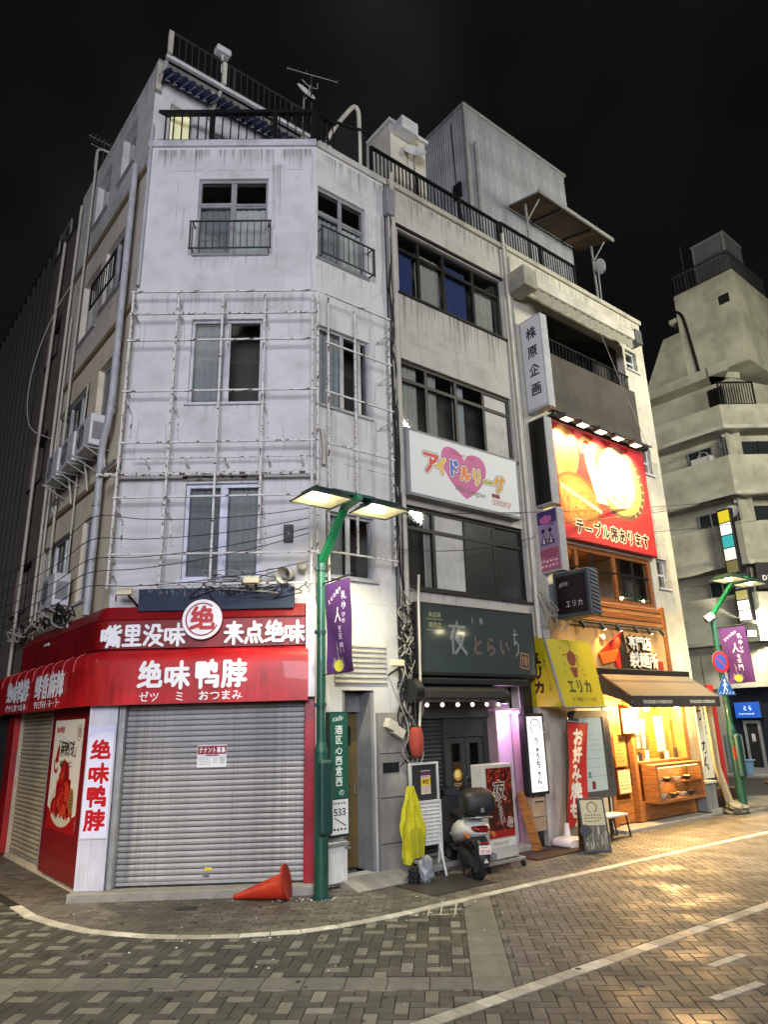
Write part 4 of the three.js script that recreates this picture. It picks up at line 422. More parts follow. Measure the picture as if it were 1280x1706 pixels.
// ---------- restaurant building ----------
{
  const t = thing(FR, 'restaurant_building', 'pale building with a warmly lit noodle shop and a wooden second floor window', 'building', [4.9, 0, 0]);
  const H = 12.1; wall(t, 'front_wall', FR, 4.9, 10.3, 0, H, [[6.68, 9.68, 0.02, 2.86], [6.0, 9.2, 4.36, 5.5], [6.1, 9.32, 9.3, 11.14], [9.42, 9.92, 10.55, 11.12], [9.44, 9.92, 7.72, 8.42], [9.45, 9.92, 4.88, 5.58]], '#b8b4a4', { seed: 51, drips: [[0.05, 5.3, 0.02, 0.8, 0.3, 130], [4.4, 5.3, 1.3, 1.4, 0.2, 24], [4.4, 5.3, 4.0, 1.4, 0.2, 24], [4.4, 5.3, 7, 1.2, 0.2, 20]], lines: [[4.45, 3.4, 5.4, 3.3], [4.45, 6.2, 5.4, 6.1], [4.4, 8.6, 5.4, 8.6], [4.4, 9.6, 5.4, 9.5]], cracks: 14 });
  P(t, 'side_wall', flat([xz(FR, 10.3, 0), xz(FR, 10.3, -7), xz(FR, 10.12, -7), xz(FR, 10.12, -0.2)], 0, H), M.offwhite, { f: W0 }); P(t, 'rear_wall', flat([xz(FR, 4.95, -6.9), xz(FR, 10.1, -6.9), xz(FR, 10.1, -7), xz(FR, 4.95, -7)], 0, H), M.offwhite, { f: W0 });
  P(t, 'roof', flat([xz(FR, 4.95, -0.22), xz(FR, 10.1, -0.22), xz(FR, 10.1, -6.9), xz(FR, 4.95, -6.9)], 11.8, 12.0), M.tileGrey, { f: W0 });
  P(t, 'coping', rb(4.93, 10.34, H, H + 0.12, -0.22, 0.06, 0.015), mat(0xb2ae9d, 0.85, { tx: 'concrete', size: 1.2 }), { f: FR });
  railing(t, FR, 5.0, 7.72, 12.24, 12.9, -0.06, 30, M.blackMetal, { s: 0.05, bw: 0.02, posts: [5.02, 6.4, 7.7], foot: 12.1 });
  // recessed balcony
  P(t, 'balcony_front', rb(6.0, 9.4, 8.42, 9.82, 0.01, 0.12, 0.012), mat(0x4e4840, 0.8, { tx: 'concrete', size: 1.3, bump: 0.002 }), { f: FR }); P(t, 'balcony_back', [bx(6.0, 9.5, 8.4, 11.3, -1.3, -1.25), bx(6.0, 9.4, 8.4, 8.5, -1.25, -0.2)], M.room, { f: FR });
  railing(t, FR, 6.12, 9.32, 9.84, 10.25, 0.05, 26, M.blackMetal, { s: 0.03, bw: 0.016, name: 'balcony_rail' });
  win(t, FR, 6.3, 8.9, 9.5, 11.1, { d: -0.9, cols: 4, m: M.bronze, room: true, sill: false });
  for (const [a, b, c, d] of [[9.42, 9.92, 10.55, 11.12], [9.44, 9.92, 7.72, 8.42], [9.45, 9.92, 4.88, 5.58]]) win(t, FR, a, b, c, d, { cols: 1, transom: (c + d) / 2 - 0.02, m: M.aluWhite, roomMat: M.room, d: -0.12 });
  // second floor: wooden frames, glass, a room with one lit lamp
  const w = win(t, FR, 6.0, 9.2, 4.36, 5.5, { m: M.woodO, b: 0.1, cols: [0, 0.14, 0.56, 1], room: false, sill: false, d: -0.06 }); for (const x of [7.0, 8.5]) P(t, 'glazing_bar', bx(x - 0.02, x + 0.02, 4.46, 5.4, -0.08, -0.04), M.bronze, { f: FR, in: w });
  P(t, 'transom', bx(6.1, 9.1, 5.02, 5.06, -0.08, -0.035), M.bronze, { f: FR, in: w });
  P(t, 'room_wall', [bx(5.9, 9.3, 4.2, 5.8, -2.4, -2.35), bx(5.9, 9.3, 4.2, 4.25, -2.35, -0.2), bx(5.9, 9.3, 5.75, 5.8, -2.35, -0.2)], M.woodL, { f: FR }); P(t, 'room_partition', [bx(7.3, 8.2, 4.26, 4.9, -1.2, -1.15)], mat(0xd9c9a6, 0.8, { tx: 'concrete', size: 1 }), { f: FR });
  P(t, 'ceiling_lamp', new THREE.SphereGeometry(0.08, 12, 8).translate(7.5, 5.35, -1.3), new THREE.MeshStandardMaterial({ color: 0xffffff, emissive: 0xffe2b0, emissiveIntensity: 4 }), { f: FR }); lamp(t, new THREE.PointLight(0xffc880, 1.6), [7.5, 5.22, -1.2], FR);
  for (let i = 0; i < 4; i++) P(t, 'weatherboard', rb(5.95, 9.25, 3.93 + i * 0.105, 4.025 + i * 0.105, 0.004, 0.05 + 0.004 * (i % 2), 0.008), [M.woodL, M.woodO][i % 2], { f: FR });
  P(t, 'corner_post', rb(9.25, 9.38, 2.86, 4.4, 0.004, 0.07, 0.008), M.woodO, { f: FR });
  P(t, 'plaster_panel', rb(5.3, 9.24, 2.88, 3.92, 0.004, 0.035, 0.006), M.plaster, { f: FR });
  // spot rail
  const rail = P(t, 'spot_rail', [bar([5.9, 3.86, 0.12], [9.0, 3.86, 0.12], 0.03), bar([6.2, 3.86, 0.03], [6.2, 3.86, 0.12], 0.02), bar([8.8, 3.86, 0.03], [8.8, 3.86, 0.12], 0.02)], M.black, { f: FR });
  [6.1, 6.75, 7.3, 7.95, 8.45, 8.95].forEach((x, i) => { const lit = i === 1 || i === 2 || i === 4; P(t, 'spot_lamp', cyl([x, 3.88, 0.14], [x + 0.05, 3.74, 0.2], 0.035, 0.045, 10), M.black, { f: FR, in: rail }); if (lit) { P(t, 'spot_lens', cyl([x + 0.05, 3.739, 0.2], [x + 0.052, 3.733, 0.2], 0.04, 0.04, 10), new THREE.MeshStandardMaterial({ color: 0xffffff, emissive: 0xffd9a0, emissiveIntensity: 5 }), { f: FR, in: rail }); lamp(t, new THREE.SpotLight(0xffb45e, 7, 0, 0.8, 0.6), [x + 0.06, 3.71, 0.22], FR, [x + 0.1, 3.1, 0.03]); } });
  // shop interior
  const shopWood = mat(0xb37a3e, 0.6, { tx: 'wood', size: 0.8 });
  P(t, 'shop_wall', [bx(6.5, 9.8, 0, 2.95, -1.6, -1.55), bx(6.62, 6.68, 0, 2.9, -1.55, -0.2), bx(9.68, 9.74, 0, 2.9, -1.55, -0.2)], mat(0xc9924e, 0.7, { tx: 'concrete', size: 1.2 }), { f: FR }); P(t, 'shop_ceiling', bx(6.6, 9.75, 2.88, 2.93, -1.55, -0.2), shopWood, { f: FR }); P(t, 'shop_floor', bx(6.6, 9.75, -0.02, 0.05, -1.55, 0.2), M.stone, { f: FR });
  P(t, 'shop_front_frame', [rb(6.68, 6.8, 0.06, 2.5, -0.22, 0.02, 0.01), rb(7.55, 7.66, 0.06, 2.5, -0.22, 0.02, 0.01), rb(9.54, 9.68, 0.06, 2.5, -0.22, 0.02, 0.01), rb(6.8, 9.54, 2.42, 2.52, -0.2, 0.01, 0.01)], shopWood, { f: FR });
  const sd = P(t, 'sliding_door', wallGeo(6.82, 7.53, 0.08, 2.4, [[6.9, 7.45, 0.5, 1.2], [6.9, 7.45, 1.28, 2.3]], 0.04, -0.1), shopWood, { f: FR }); P(t, 'pane', bx(6.9, 7.45, 1.28, 2.3, -0.123, -0.117), M.glass, { f: FR, in: sd }); P(t, 'door_pull', cyl([7.49, 0.75, -0.06], [7.49, 1.65, -0.06], 0.018), M.woodD, { f: FR, in: sd });
  P(t, 'counter_wall', [rb(7.67, 9.53, 0.07, 0.42, -0.14, 0.0, 0.01)], M.woodL, { f: FR }); P(t, 'back_panel', bx(7.67, 9.53, 1.18, 2.4, -0.62, -0.6), mat(0xc98a3e, 0.6, { tx: 'wood', size: 0.7 }), { f: FR }); P(t, 'ledge', rb(7.67, 9.53, 1.12, 1.17, -0.6, 0.04, 0.01), M.woodL, { f: FR });
  for (const [x, y, z, p] of [[7.3, 2.2, 0.34, 21], [7.75, 2.22, 0.3, 21], [8.6, 2.26, -0.2, 26], [9.25, 2.26, 0.1, 18]]) { const b = P(t, 'pendant_bulb', new THREE.SphereGeometry(0.075, 14, 10).translate(x, y, z), new THREE.MeshStandardMaterial({ color: 0xffffff, emissive: 0xffd898, emissiveIntensity: 8 }), { f: FR }); P(t, 'bulb_cord', cyl([x, y + 0.07, z], [x, 2.6, z], 0.006), M.black, { f: FR, in: b }); lamp(t, new THREE.PointLight(0xffcb82, p), [x, y - 0.12, z + 0.02], FR); }
  P(t, 'step', rb(6.5, 9.7, -0.02, 0.06, 0.02, 0.35, 0.012), M.stone, { f: FR });
  P(t, 'base_block', [rb(9.72, 10.3, 0.0, 0.12, 0.004, 0.3, 0.015)], M.stone, { f: FR });
}
// ---------- neighbour down the left street and the dark blocks behind it ----------
{
  const t = thing(FL, 'brown_building', 'dim brown building attached to the left of the corner building', 'building', [-4.4, 0, 0]);
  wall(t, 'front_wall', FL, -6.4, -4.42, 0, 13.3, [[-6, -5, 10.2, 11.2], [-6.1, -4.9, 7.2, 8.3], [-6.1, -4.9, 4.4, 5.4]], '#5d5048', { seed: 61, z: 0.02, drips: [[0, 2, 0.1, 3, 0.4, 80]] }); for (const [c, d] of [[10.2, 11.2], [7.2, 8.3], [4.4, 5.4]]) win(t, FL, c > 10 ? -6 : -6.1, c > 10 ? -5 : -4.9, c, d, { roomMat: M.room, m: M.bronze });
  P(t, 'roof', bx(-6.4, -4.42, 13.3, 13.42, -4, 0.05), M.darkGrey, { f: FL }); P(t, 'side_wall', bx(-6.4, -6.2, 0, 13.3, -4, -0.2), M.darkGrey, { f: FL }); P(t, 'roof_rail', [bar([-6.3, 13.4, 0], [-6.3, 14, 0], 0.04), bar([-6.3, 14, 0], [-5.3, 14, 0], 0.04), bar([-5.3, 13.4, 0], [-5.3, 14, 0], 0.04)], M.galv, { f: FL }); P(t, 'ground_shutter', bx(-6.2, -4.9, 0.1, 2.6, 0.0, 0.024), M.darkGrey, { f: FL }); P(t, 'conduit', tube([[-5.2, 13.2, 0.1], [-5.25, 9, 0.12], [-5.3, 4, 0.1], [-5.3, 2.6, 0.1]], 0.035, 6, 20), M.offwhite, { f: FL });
  const d = thing(FL, 'dark_block', 'block coloured dark to stand for night shade at the far left edge of the photo', 'building', [-6.5, 0, 0]);
  wall(d, 'front_wall', FL, -15, -6.45, 0, 14.2, [[-8, -7, 10, 11.5], [-10.5, -9, 10, 11.5], [-8, -7, 7, 8.5], [-10.5, -9, 7, 8.5], [-8, -7, 4, 5.5], [-13, -11.5, 7, 8.5]], '#363331', { seed: 62, z: -0.1, drips: [[0, 8.4, 0.1, 4, 0.4, 120]] }); for (const [a, b, c] of [[-8, -7, 10], [-10.5, -9, 10], [-8, -7, 7], [-10.5, -9, 7], [-8, -7, 4], [-13, -11.5, 7]]) win(d, FL, a, b, c, c + 1.5, { d: -0.2, roomMat: M.room, sill: false, m: M.bronze });  // near-black wall colour stands in for the night shade on this block
  for (let i = 0; i < 16; i++) P(d, 'darkened_fin', bx(-14.8 + i * 0.53, -14.72 + i * 0.53, 3.1, 14.1, -0.098, 0.02), mat(0x2e2b29, 0.6, { tx: 'metal', size: 1.1 }), { f: FL }); P(d, 'roof', bx(-15, -6.45, 14.2, 14.35, -5, 0), M.darkGrey, { f: FL }); P(d, 'side_wall', bx(-6.65, -6.45, 13.3, 14.2, -5, -0.35), M.darkGrey, { f: FL }); P(d, 'shutter_front', bx(-12, -6.8, 0.1, 3, -0.1, -0.04), M.darkGrey, { f: FL });  // fins darkened in colour for the same night shade
}
// ---------- building at the far right with white balcony bands ----------
const FX = frame(12.883, -24.029, 88.5), FXL = frame(12.883, -24.029, 140);
{
  const t = thing(FX, 'balcony_building', 'tall cream building with continuous balcony bands and a rooftop tower at the right edge', 'building');
  const cream = mat(0xc2c0ac, 0.85, { tx: 'concrete', size: 2.2 }), creamD = mat(0xb9b7a4, 0.85, { tx: 'concrete', size: 2 });
  P(t, 'core_wall', flat([xz(FXL, -9, -0.85), xz(FXL, 0.2, -0.85), xz(FX, 0.3, -0.75), xz(FX, 9, -0.75), xz(FX, 9, -10), xz(FXL, -9, -8)], 0, 13.4), creamD, { f: W0 });
  const bands = [[12.45, 13.3], [9.85, 11.25], [7.25, 8.7], [4.55, 6.1]];
  bands.forEach(([a, b], i) => { P(t, 'balcony_band', flat([xz(FXL, -9, 0), xz(FX, 0, 0), xz(FX, 6.5, 0.0), xz(FX, 6.5, -0.16), xz(FX, 0.06, -0.16), xz(FXL, -9, -0.16)], a, b), cream, { f: W0 }); P(t, 'balcony_slab', flat([xz(FXL, -9, 0.05), xz(FX, -0.02, 0.06), xz(FX, 6.5, 0.06), xz(FX, 6.5, -1.25), xz(FXL, -9, -1.35)], a - 0.14, a - 0.004), mat(0xc4c2b2, 0.85, { tx: 'concrete', size: 2 }), { f: W0 }); });
  [[9.85, 12.3], [7.25, 9.7], [4.55, 7.1]].forEach(([a, b], i) => { P(t, 'balcony_door', bx(0.6, 4.6, a, b - 0.25, -0.74, -0.69), mat(0x2a2f31, 0.08), { f: FX }); for (const x of [1.6, 2.6, 3.6]) P(t, 'door_frame', bx(x - 0.03, x + 0.03, a, b - 0.25, -0.688, -0.65), M.bronze, { f: FX }); P(t, 'party_screen', bx(-0.08, -0.0, a, b - 0.1, -0.8, -0.2), cream, { f: FXL }); { const w = P(t, 'window', [bx(-1.9, -0.9, a + 1.2, a + 1.25, -0.86, -0.79), bx(-1.9, -0.9, b - 0.25, b - 0.2, -0.86, -0.79), bx(-1.9, -1.85, a + 1.25, b - 0.25, -0.86, -0.79), bx(-0.95, -0.9, a + 1.25, b - 0.25, -0.86, -0.79), bx(-1.42, -1.38, a + 1.25, b - 0.25, -0.86, -0.8)], M.alu, { f: FXL }); P(t, 'pane', bx(-1.85, -0.95, a + 1.25, b - 0.25, -0.856, -0.82), mat(0x2a2f31, 0.08), { f: FXL, in: w }); P(t, 'laundry_pole', cyl([-2.4, b - 0.35, -0.5], [-0.6, b - 0.35, -0.5], 0.02), M.alu, { f: FXL }); P(t, 'vent', rb(-0.6, -0.35, b - 0.4, b - 0.15, -0.87, -0.78, 0.01), M.white, { f: FXL }); P(t, 'drain_pipe', cyl([0.25, a, -0.6], [0.25, b, -0.6], 0.05), M.white, { f: FX }); } });  // dark door and pane colour stands in for the unlit openings behind
  // roof storey, sloping gable, tower with a tank
  P(t, 'roof_storey', flat([xz(FXL, -9, -1.5), xz(FXL, 0.0, -1.5), xz(FX, 3, -1.6), xz(FX, 9, -1.6), xz(FX, 9, -9), xz(FXL, -9, -8)], 13.3, 14.9), creamD, { f: W0 });
  P(t, 'eave_band', flat([xz(FXL, -9, -0.7), xz(FXL, 0.3, -0.7), xz(FX, 0.2, -0.75), xz(FX, 1.6, -0.95), xz(FX, 1.6, -3), xz(FXL, -9, -3)], 14.9, 15.3), cream, { f: W0 });
  { const g = new THREE.ExtrudeGeometry(new THREE.Shape([[-3.5, 15.1], [-1.4, 15.1], [-1.4, 17.5], [-2.2, 17.5]].map((p) => new THREE.Vector2(...p))), { depth: 1.6, bevelEnabled: false }); g.translate(0, 0, -2.6); P(t, 'gable', g, creamD, { f: FXL }); }
  const tw = P(t, 'tower', bx(-1.47, 1.0, 15.15, 19.25, -4.6, -1.05), cream, { f: FXL }); P(t, 'tower_window', rb(0.3, 0.72, 17.9, 18.3, -1.06, -1.035, 0.004), M.dark, { f: FXL, in: tw }); P(t, 'tower_canopy', bx(-1.87, -1.472, 18.1, 18.3, -2.2, -1.1), cream, { f: FXL, in: tw }); P(t, 'drain_pipe', tube([[-1.42, 18.5, -1.02], [-1.2, 18.1, -1.0], [-1.05, 16.8, -0.99], [-0.9, 15.1, -0.98]], 0.05, 6, 20), M.black, { f: FXL, in: tw });
  railing(t, FXL, -1.44, 0.96, 19.27, 20.2, -1.1, 16, M.darkGrey, { s: 0.05, bw: 0.03, name: 'tower_rail' }); const FXR = frame(...xz(FXL, 1.0, -1.05), 50); railing(t, FXR, 0.05, 3.5, 19.27, 20.2, -0.06, 22, M.darkGrey, { s: 0.05, bw: 0.03, name: 'tower_rail' });
  const tk = P(t, 'water_tank', rb(-0.6, 0.8, 19.25, 21.4, -3.2, -1.5, 0.06), mat(0x6d7174, 0.5, { tx: 'metal', size: 1.6 }), { f: FXL }); P(t, 'tank_band', [bx(-0.62, 0.82, 20.3, 20.36, -3.22, -1.48), bx(-0.62, 0.82, 21.36, 21.44, -3.22, -1.48), bx(-0.56, -0.5, 19.4, 21.4, -1.51, -1.47), bx(0.7, 0.76, 19.4, 21.4, -1.51, -1.47)], M.grey, { f: FXL, in: tk }); P(t, 'antenna_mast', bar([-0.95, 19.2, -1.3], [-0.95, 21.6, -1.3], 0.05), M.darkGrey, { f: FXL });
  railing(t, FX, 0.1, 1.5, 13.32, 14.3, -0.1, 14, M.blackMetal, { s: 0.05, bw: 0.03, posts: [0.13, 1.47] }); P(t, 'roof_door', rb(-0.95, -0.35, 13.35, 14.7, -1.52, -1.44, 0.01), M.bronze, { f: FXL });
  // street level
  P(t, 'shop_front', bx(0.3, 6, 0, 4.4, -0.9, -0.84), mat(0x1d2633, 0.6, { tx: 'metal', size: 1.3 }), { f: FX }); P(t, 'upper_wall', flat([xz(FXL, -9, -0.4), xz(FX, 0.1, -0.4), xz(FX, 6.5, -0.4), xz(FX, 6.5, -0.7), xz(FXL, -9, -0.7)], 2.9, 4.42), cream, { f: W0 }); P(t, 'ground_wall', flat([xz(FXL, -9, -0.45), xz(FXL, -1.9, -0.45), xz(FXL, -1.9, -0.7), xz(FXL, -9, -0.7)], 0, 2.9), creamD, { f: W0 });
  const dd = P(t, 'door', wallGeo(-1.42, -0.85, 0.06, 1.8, [[-1.33, -0.94, 0.25, 1.7]], 0.06, -0.6), M.alu, { f: FXL }); P(t, 'pane', bx(-1.33, -0.94, 0.25, 1.7, -0.635, -0.63), M.dark, { f: FXL, in: dd }); P(t, 'notice', rb(-1.2, -1.08, 1.1, 1.35, -0.628, -0.62, 0.002), M.white, { f: FXL, in: dd }); P(t, 'shop_wall', bx(-1.9, 0.1, 0, 2.9, -0.72, -0.66), mat(0x1a2330, 0.5, { tx: 'metal', size: 1.3 }), { f: FXL });
  P(t, 'step', bx(-4, 0.3, -0.02, 0.06, -0.66, 0.3), M.stone, { f: FXL });
}
// ---------- the buildings across the junction that carry the added lit screens ----------
ADDED_SCREENS.forEach((s, i) => {
  const dir = V3(...s.to).sub(V3(...s.p)), ang = Math.atan2(dir.x, dir.z), hd = Math.hypot(dir.x, dir.z);
  const f = { m: new THREE.Matrix4().makeRotationY(ang).setPosition(s.p[0], 0, s.p[2]), th: ang };
  const t = thing(f, 'opposite_building', ['office building across the junction carrying an added pale lit screen', 'shop building across the side street carrying an added warm lit panel', 'building farther along the side street carrying an added cream lit panel'][i], 'building', [0, 0, -1.4]);
  P(t, 'wall', bx(-6.5, 6.5, 0, 15, -6, -0.75), mat(0x6b6862, 0.85, { tx: 'concrete', size: 2 }), { f }); for (let a = 0; a < 3; a++) for (const y of [1, 12.6]) { const w = P(t, 'window', bx(-4.6 + a * 3.4, -2.4 + a * 3.4, y, y + 1.6, -0.74, -0.7), M.dark, { f }); P(t, 'sill', bx(-4.7 + a * 3.4, -2.3 + a * 3.4, y - 0.08, y, -0.74, -0.6), M.grey, { f, in: w }); }
  const sc = thing(f, 'added_light_screen', ['large pale violet lit screen added out of view to light the corner building', 'large warm white lit panel added out of view to light the side street', 'large cream lit panel added out of view to light the far balcony building'][i], 'screen', [0, s.p[1], -0.4]);
  const tilt = Math.atan2(-dir.y, hd), T0 = (g) => { g.rotateX(tilt); g.translate(0, s.p[1], 0); return g; };
  P(sc, 'housing', T0(rb(-s.w / 2 - 0.15, s.w / 2 + 0.15, -s.h / 2 - 0.15, s.h / 2 + 0.15, -0.5, -0.1, 0.04)), M.black, { f });
  P(sc, 'glow_face', T0(bx(-s.w / 2, s.w / 2, -s.h / 2, s.h / 2, -0.099, -0.08)), new THREE.MeshStandardMaterial({ color: 0x222222, emissive: s.c, emissiveIntensity: 1 }), { f });
  P(sc, 'bracket', T0(mg([bar([-2, 0, -0.45], [-2, 0, -0.9], 0.12), bar([2, 0, -0.45], [2, 0, -0.9], 0.12)])), M.black, { f });
});
// ---------- red shop: fascia, awning, posters ----------
const nF = V3(0, 0, 1).transformDirection(FF.m), nL = V3(0, 0, 1).transformDirection(FL.m), miter = nF.clone().add(nL).divideScalar(1 + nF.dot(nL));
function wrap(profile, u1, sEnd, round, rip = 0) { // sweep a profile of [out, height] round the corner of the building
  const path = (o) => { const c = V3(-4.0125, 0, -9.8938).addScaledVector(miter, o), out = []; for (let i = 0; i <= 10; i++) out.push(at(FF, u1 + (-2.96 + round - u1) * i / 10, 0, o)); const a = out[out.length - 1], b = at(FL, -round, 0, o); for (let i = 1; i < 8; i++) { const t = i / 8; out.push(a.clone().multiplyScalar((1 - t) ** 2).addScaledVector(c, 2 * t * (1 - t)).addScaledVector(b, t * t)); } for (let i = 0; i <= 40; i++) out.push(at(FL, -round + (-sEnd + round) * i / 40, 0, o)); return out; };
  const rows = profile.map(([o, y], k) => path(o).map((p, i) => { const w = rip && k > 0 && k < profile.length - 1 ? rip * Math.sin(i * 2.3 + k) * (i > 10 ? 1 : 0.35) : 0; return [p.x, y + w * 0.6, p.z + w]; })), n = rows[0].length, pos = [], idx = [];
  rows.forEach((r) => r.forEach((p) => pos.push(...p))); for (let k = 0; k + 1 < rows.length; k++) for (let i = 0; i + 1 < n; i++) { const a = k * n + i, b = a + 1, c = a + n, d = c + 1; idx.push(a, b, c, b, d, c); }
  for (const i of [0, n - 1]) { const c = rows.map((_, k) => k * n + i); for (let k = 1; k + 1 < c.length; k++) idx.push(c[0], c[k], c[k + 1]); }
  const g = new THREE.BufferGeometry(); g.setAttribute('position', new THREE.Float32BufferAttribute(pos, 3)); g.setIndex(idx); g.setAttribute('uv', new THREE.Float32BufferAttribute(new Float32Array(pos.length / 3 * 2), 2)); return toCreasedNormals(g, 0.5);
}
function letters(t, name, str, f, x, y, w, h, z, m, o = {}) { let k = 0; [...str].forEach((ch) => { if (KANJI[ch]) { const g = strokeGeo(ch, w, h, o.lw ?? w * 0.13, o.d ?? 0.02); g.translate(x + (o.v ? 0 : k * w * (1 + (o.gap ?? 0.08))), y - (o.v ? k * h * (1 + (o.gap ?? 0.08)) : 0), z); P(t, name, g, m, { f, in: o.in }); } k++; }); }
{
  const whiteL = mat(0xe6e6ea, 0.45), t = thing(FF, 'shop_fascia', 'dark red fascia sign wrapping the corner with white raised characters and round logo', 'sign', [-1.5, 3.12, 0.2]);
  const gloss = mat(0x981119, 0.42, { tx: 'grime', size: 1.7 });
  P(t, 'board', wrap([[0.01, 3.74], [0.05, 3.74], [0.15, 3.55], [0.125, 3.53], [0.125, 3.14], [0.01, 3.14]], -0.1, 4.25, 0.1), gloss, { f: W0 });
  letters(t, 'raised_character', '嘴里没味', FF, -2.97, 3.165, 0.275, 0.32, 0.127, whiteL, { d: 0.03, lw: 0.042, gap: 0.07 }); letters(t, 'raised_character', '来点绝味', FF, -1.25, 3.165, 0.265, 0.32, 0.127, whiteL, { d: 0.03, lw: 0.042, gap: 0.07 });
  const lg = P(t, 'logo_disc', cyl([-1.56, 3.52, 0.13], [-1.56, 3.52, 0.2], 0.285, 0.285, 40), M.red, { f: FF }); P(t, 'logo_ring', [cyl([-1.56, 3.52, 0.199], [-1.56, 3.52, 0.207], 0.28, 0.28, 40)], whiteL, { f: FF, in: lg }); { const r = new THREE.RingGeometry(0.215, 0.235, 40, 1, 0.9, 5.0); r.translate(-1.56, 3.52, 0.2095); P(t, 'logo_circle', r, M.red, { f: FF, in: lg }); } letters(t, 'logo_character', '绝', FF, -1.725, 3.36, 0.33, 0.34, 0.208, mat(0xb0141c, 0.4), { lw: 0.05, d: 0.008, in: lg });
  for (const u of [-2.3, -0.75]) P(t, 'panel_seam', bx(u, u + 0.006, 3.15, 3.52, 0.1255, 0.1275), M.redDark, { f: FF }); P(t, 'end_cap', rb(-0.1, 0.03, 2.42, 3.76, 0.03, 0.22, 0.01), mat(0xc9c8d6, 0.35, { tx: 'metal', size: 1 }), { f: FF });
  P(t, 'lamp_stub', [rb(-2.7, -2.45, 3.44, 3.49, 0.127, 0.15, 0.008)], M.white, { f: FL });

  const a = thing(FF, 'shop_awning', 'bright red vinyl awning wrapping the corner above the closed shutters', 'awning', [-1.5, 2.4, 0.25]);
  const vinyl = mat(0xcc1a22, 0.42, { tx: 'grime', size: 1.4, clearcoat: 0.12 });
  P(a, 'canopy', wrap([[0.02, 3.14], [0.14, 3.12], [0.22, 3.07], [0.268, 2.99], [0.28, 2.86], [0.285, 2.62], [0.28, 2.38], [0.27, 2.375], [0.27, 2.8], [0.02, 3.06]], -0.06, 5.3, 0.2, 0.006), vinyl, { f: W0 });
  for (let i = 0; i < 9; i++) P(a, 'awning_rib', tube([[-0.4 - i * 0.55, 3.125, 0.14], [-0.4 - i * 0.55, 3.075, 0.225], [-0.4 - i * 0.55, 2.99, 0.272], [-0.4 - i * 0.55, 2.86, 0.284]], 0.006, 5, 12), mat(0xd8585c, 0.4), { f: FL });
  letters(a, 'printed_character', '绝味', FF, -2.37, 2.575, 0.315, 0.37, 0.294, whiteL, { d: 0.003, lw: 0.052, gap: 0.17 }); letters(a, 'printed_character', '鸭脖', FF, -1.59, 2.575, 0.315, 0.37, 0.294, whiteL, { d: 0.003, lw: 0.052, gap: 0.17 });
  letters(a, 'printed_character', 'ゼツ', FF, -2.34, 2.41, 0.13, 0.13, 0.294, whiteL, { d: 0.003, lw: 0.014 }); letters(a, 'printed_character', 'ミ', FF, -1.86, 2.41, 0.13, 0.13, 0.294, whiteL, { d: 0.003, lw: 0.014 }); letters(a, 'printed_character', 'おつまみ', FF, -1.54, 2.41, 0.14, 0.13, 0.294, whiteL, { d: 0.003, lw: 0.014 });
  for (const [str, x, k] of [['鲜香麻辣', -2.32, 'ウマミウマイ・マー・ラー'], ['绝味鸭脖', -4.28, 'ゼツミおつまみ']]) { letters(a, 'printed_character', str, FL, x, 2.56, 0.36, 0.36, 0.296, whiteL, { d: 0.003, lw: 0.052, gap: 0.08 }); letters(a, 'printed_character', k, FL, x + 0.02, 2.41, k.length > 8 ? 0.108 : 0.19, 0.12, 0.296, whiteL, { d: 0.003, lw: 0.013, gap: 0.1 }); }

  const v = thing(FF, 'vertical_shop_sign', 'white vertical panel with four red characters beside the front shutter', 'sign', [-2.86, 0.1, 0.1]);
  P(v, 'panel', rb(-3.05, -2.67, 0.1, 2.46, 0.02, 0.1, 0.006), mat(0xd9dcea, 0.25, { tx: 'metal', size: 2, clearcoat: 0.4 }), { f: FF }); P(v, 'print', bx(-3.03, -2.69, 0.72, 2.12, 0.1002, 0.103), printed(340, 1400, (c, W, H) => { c.fillStyle = '#d3d5ec'; c.fillRect(0, 0, W, H); c.fillStyle = '#c2c6e4'; c.beginPath(); c.moveTo(0, 0); c.lineTo(W, 0); c.lineTo(W, 120); c.quadraticCurveTo(W / 2, 40, 0, 160); c.fill(); write(c, '绝味鸭脖', 45, 190, 250, 250, { v: 1, gap: 0.16, lw: 40, color: '#b3161d' }); }, 0.3), { f: FF });
  P(v, 'seam', bx(-3.045, -2.675, 0.7, 0.706, 0.1002, 0.1015), M.grey, { f: FF });

  const p = thing(FL, 'poster_panel', 'red panel with a tall food poster on the left street side of the shop', 'sign', [-1.1, 0.1, 0.08]);
  P(p, 'board', rb(-1.95, -0.06, 0.1, 2.5, 0.004, 0.07, 0.006), mat(0x8e1219, 0.32, { tx: 'metal', size: 2, clearcoat: 0.4 }), { f: FL });
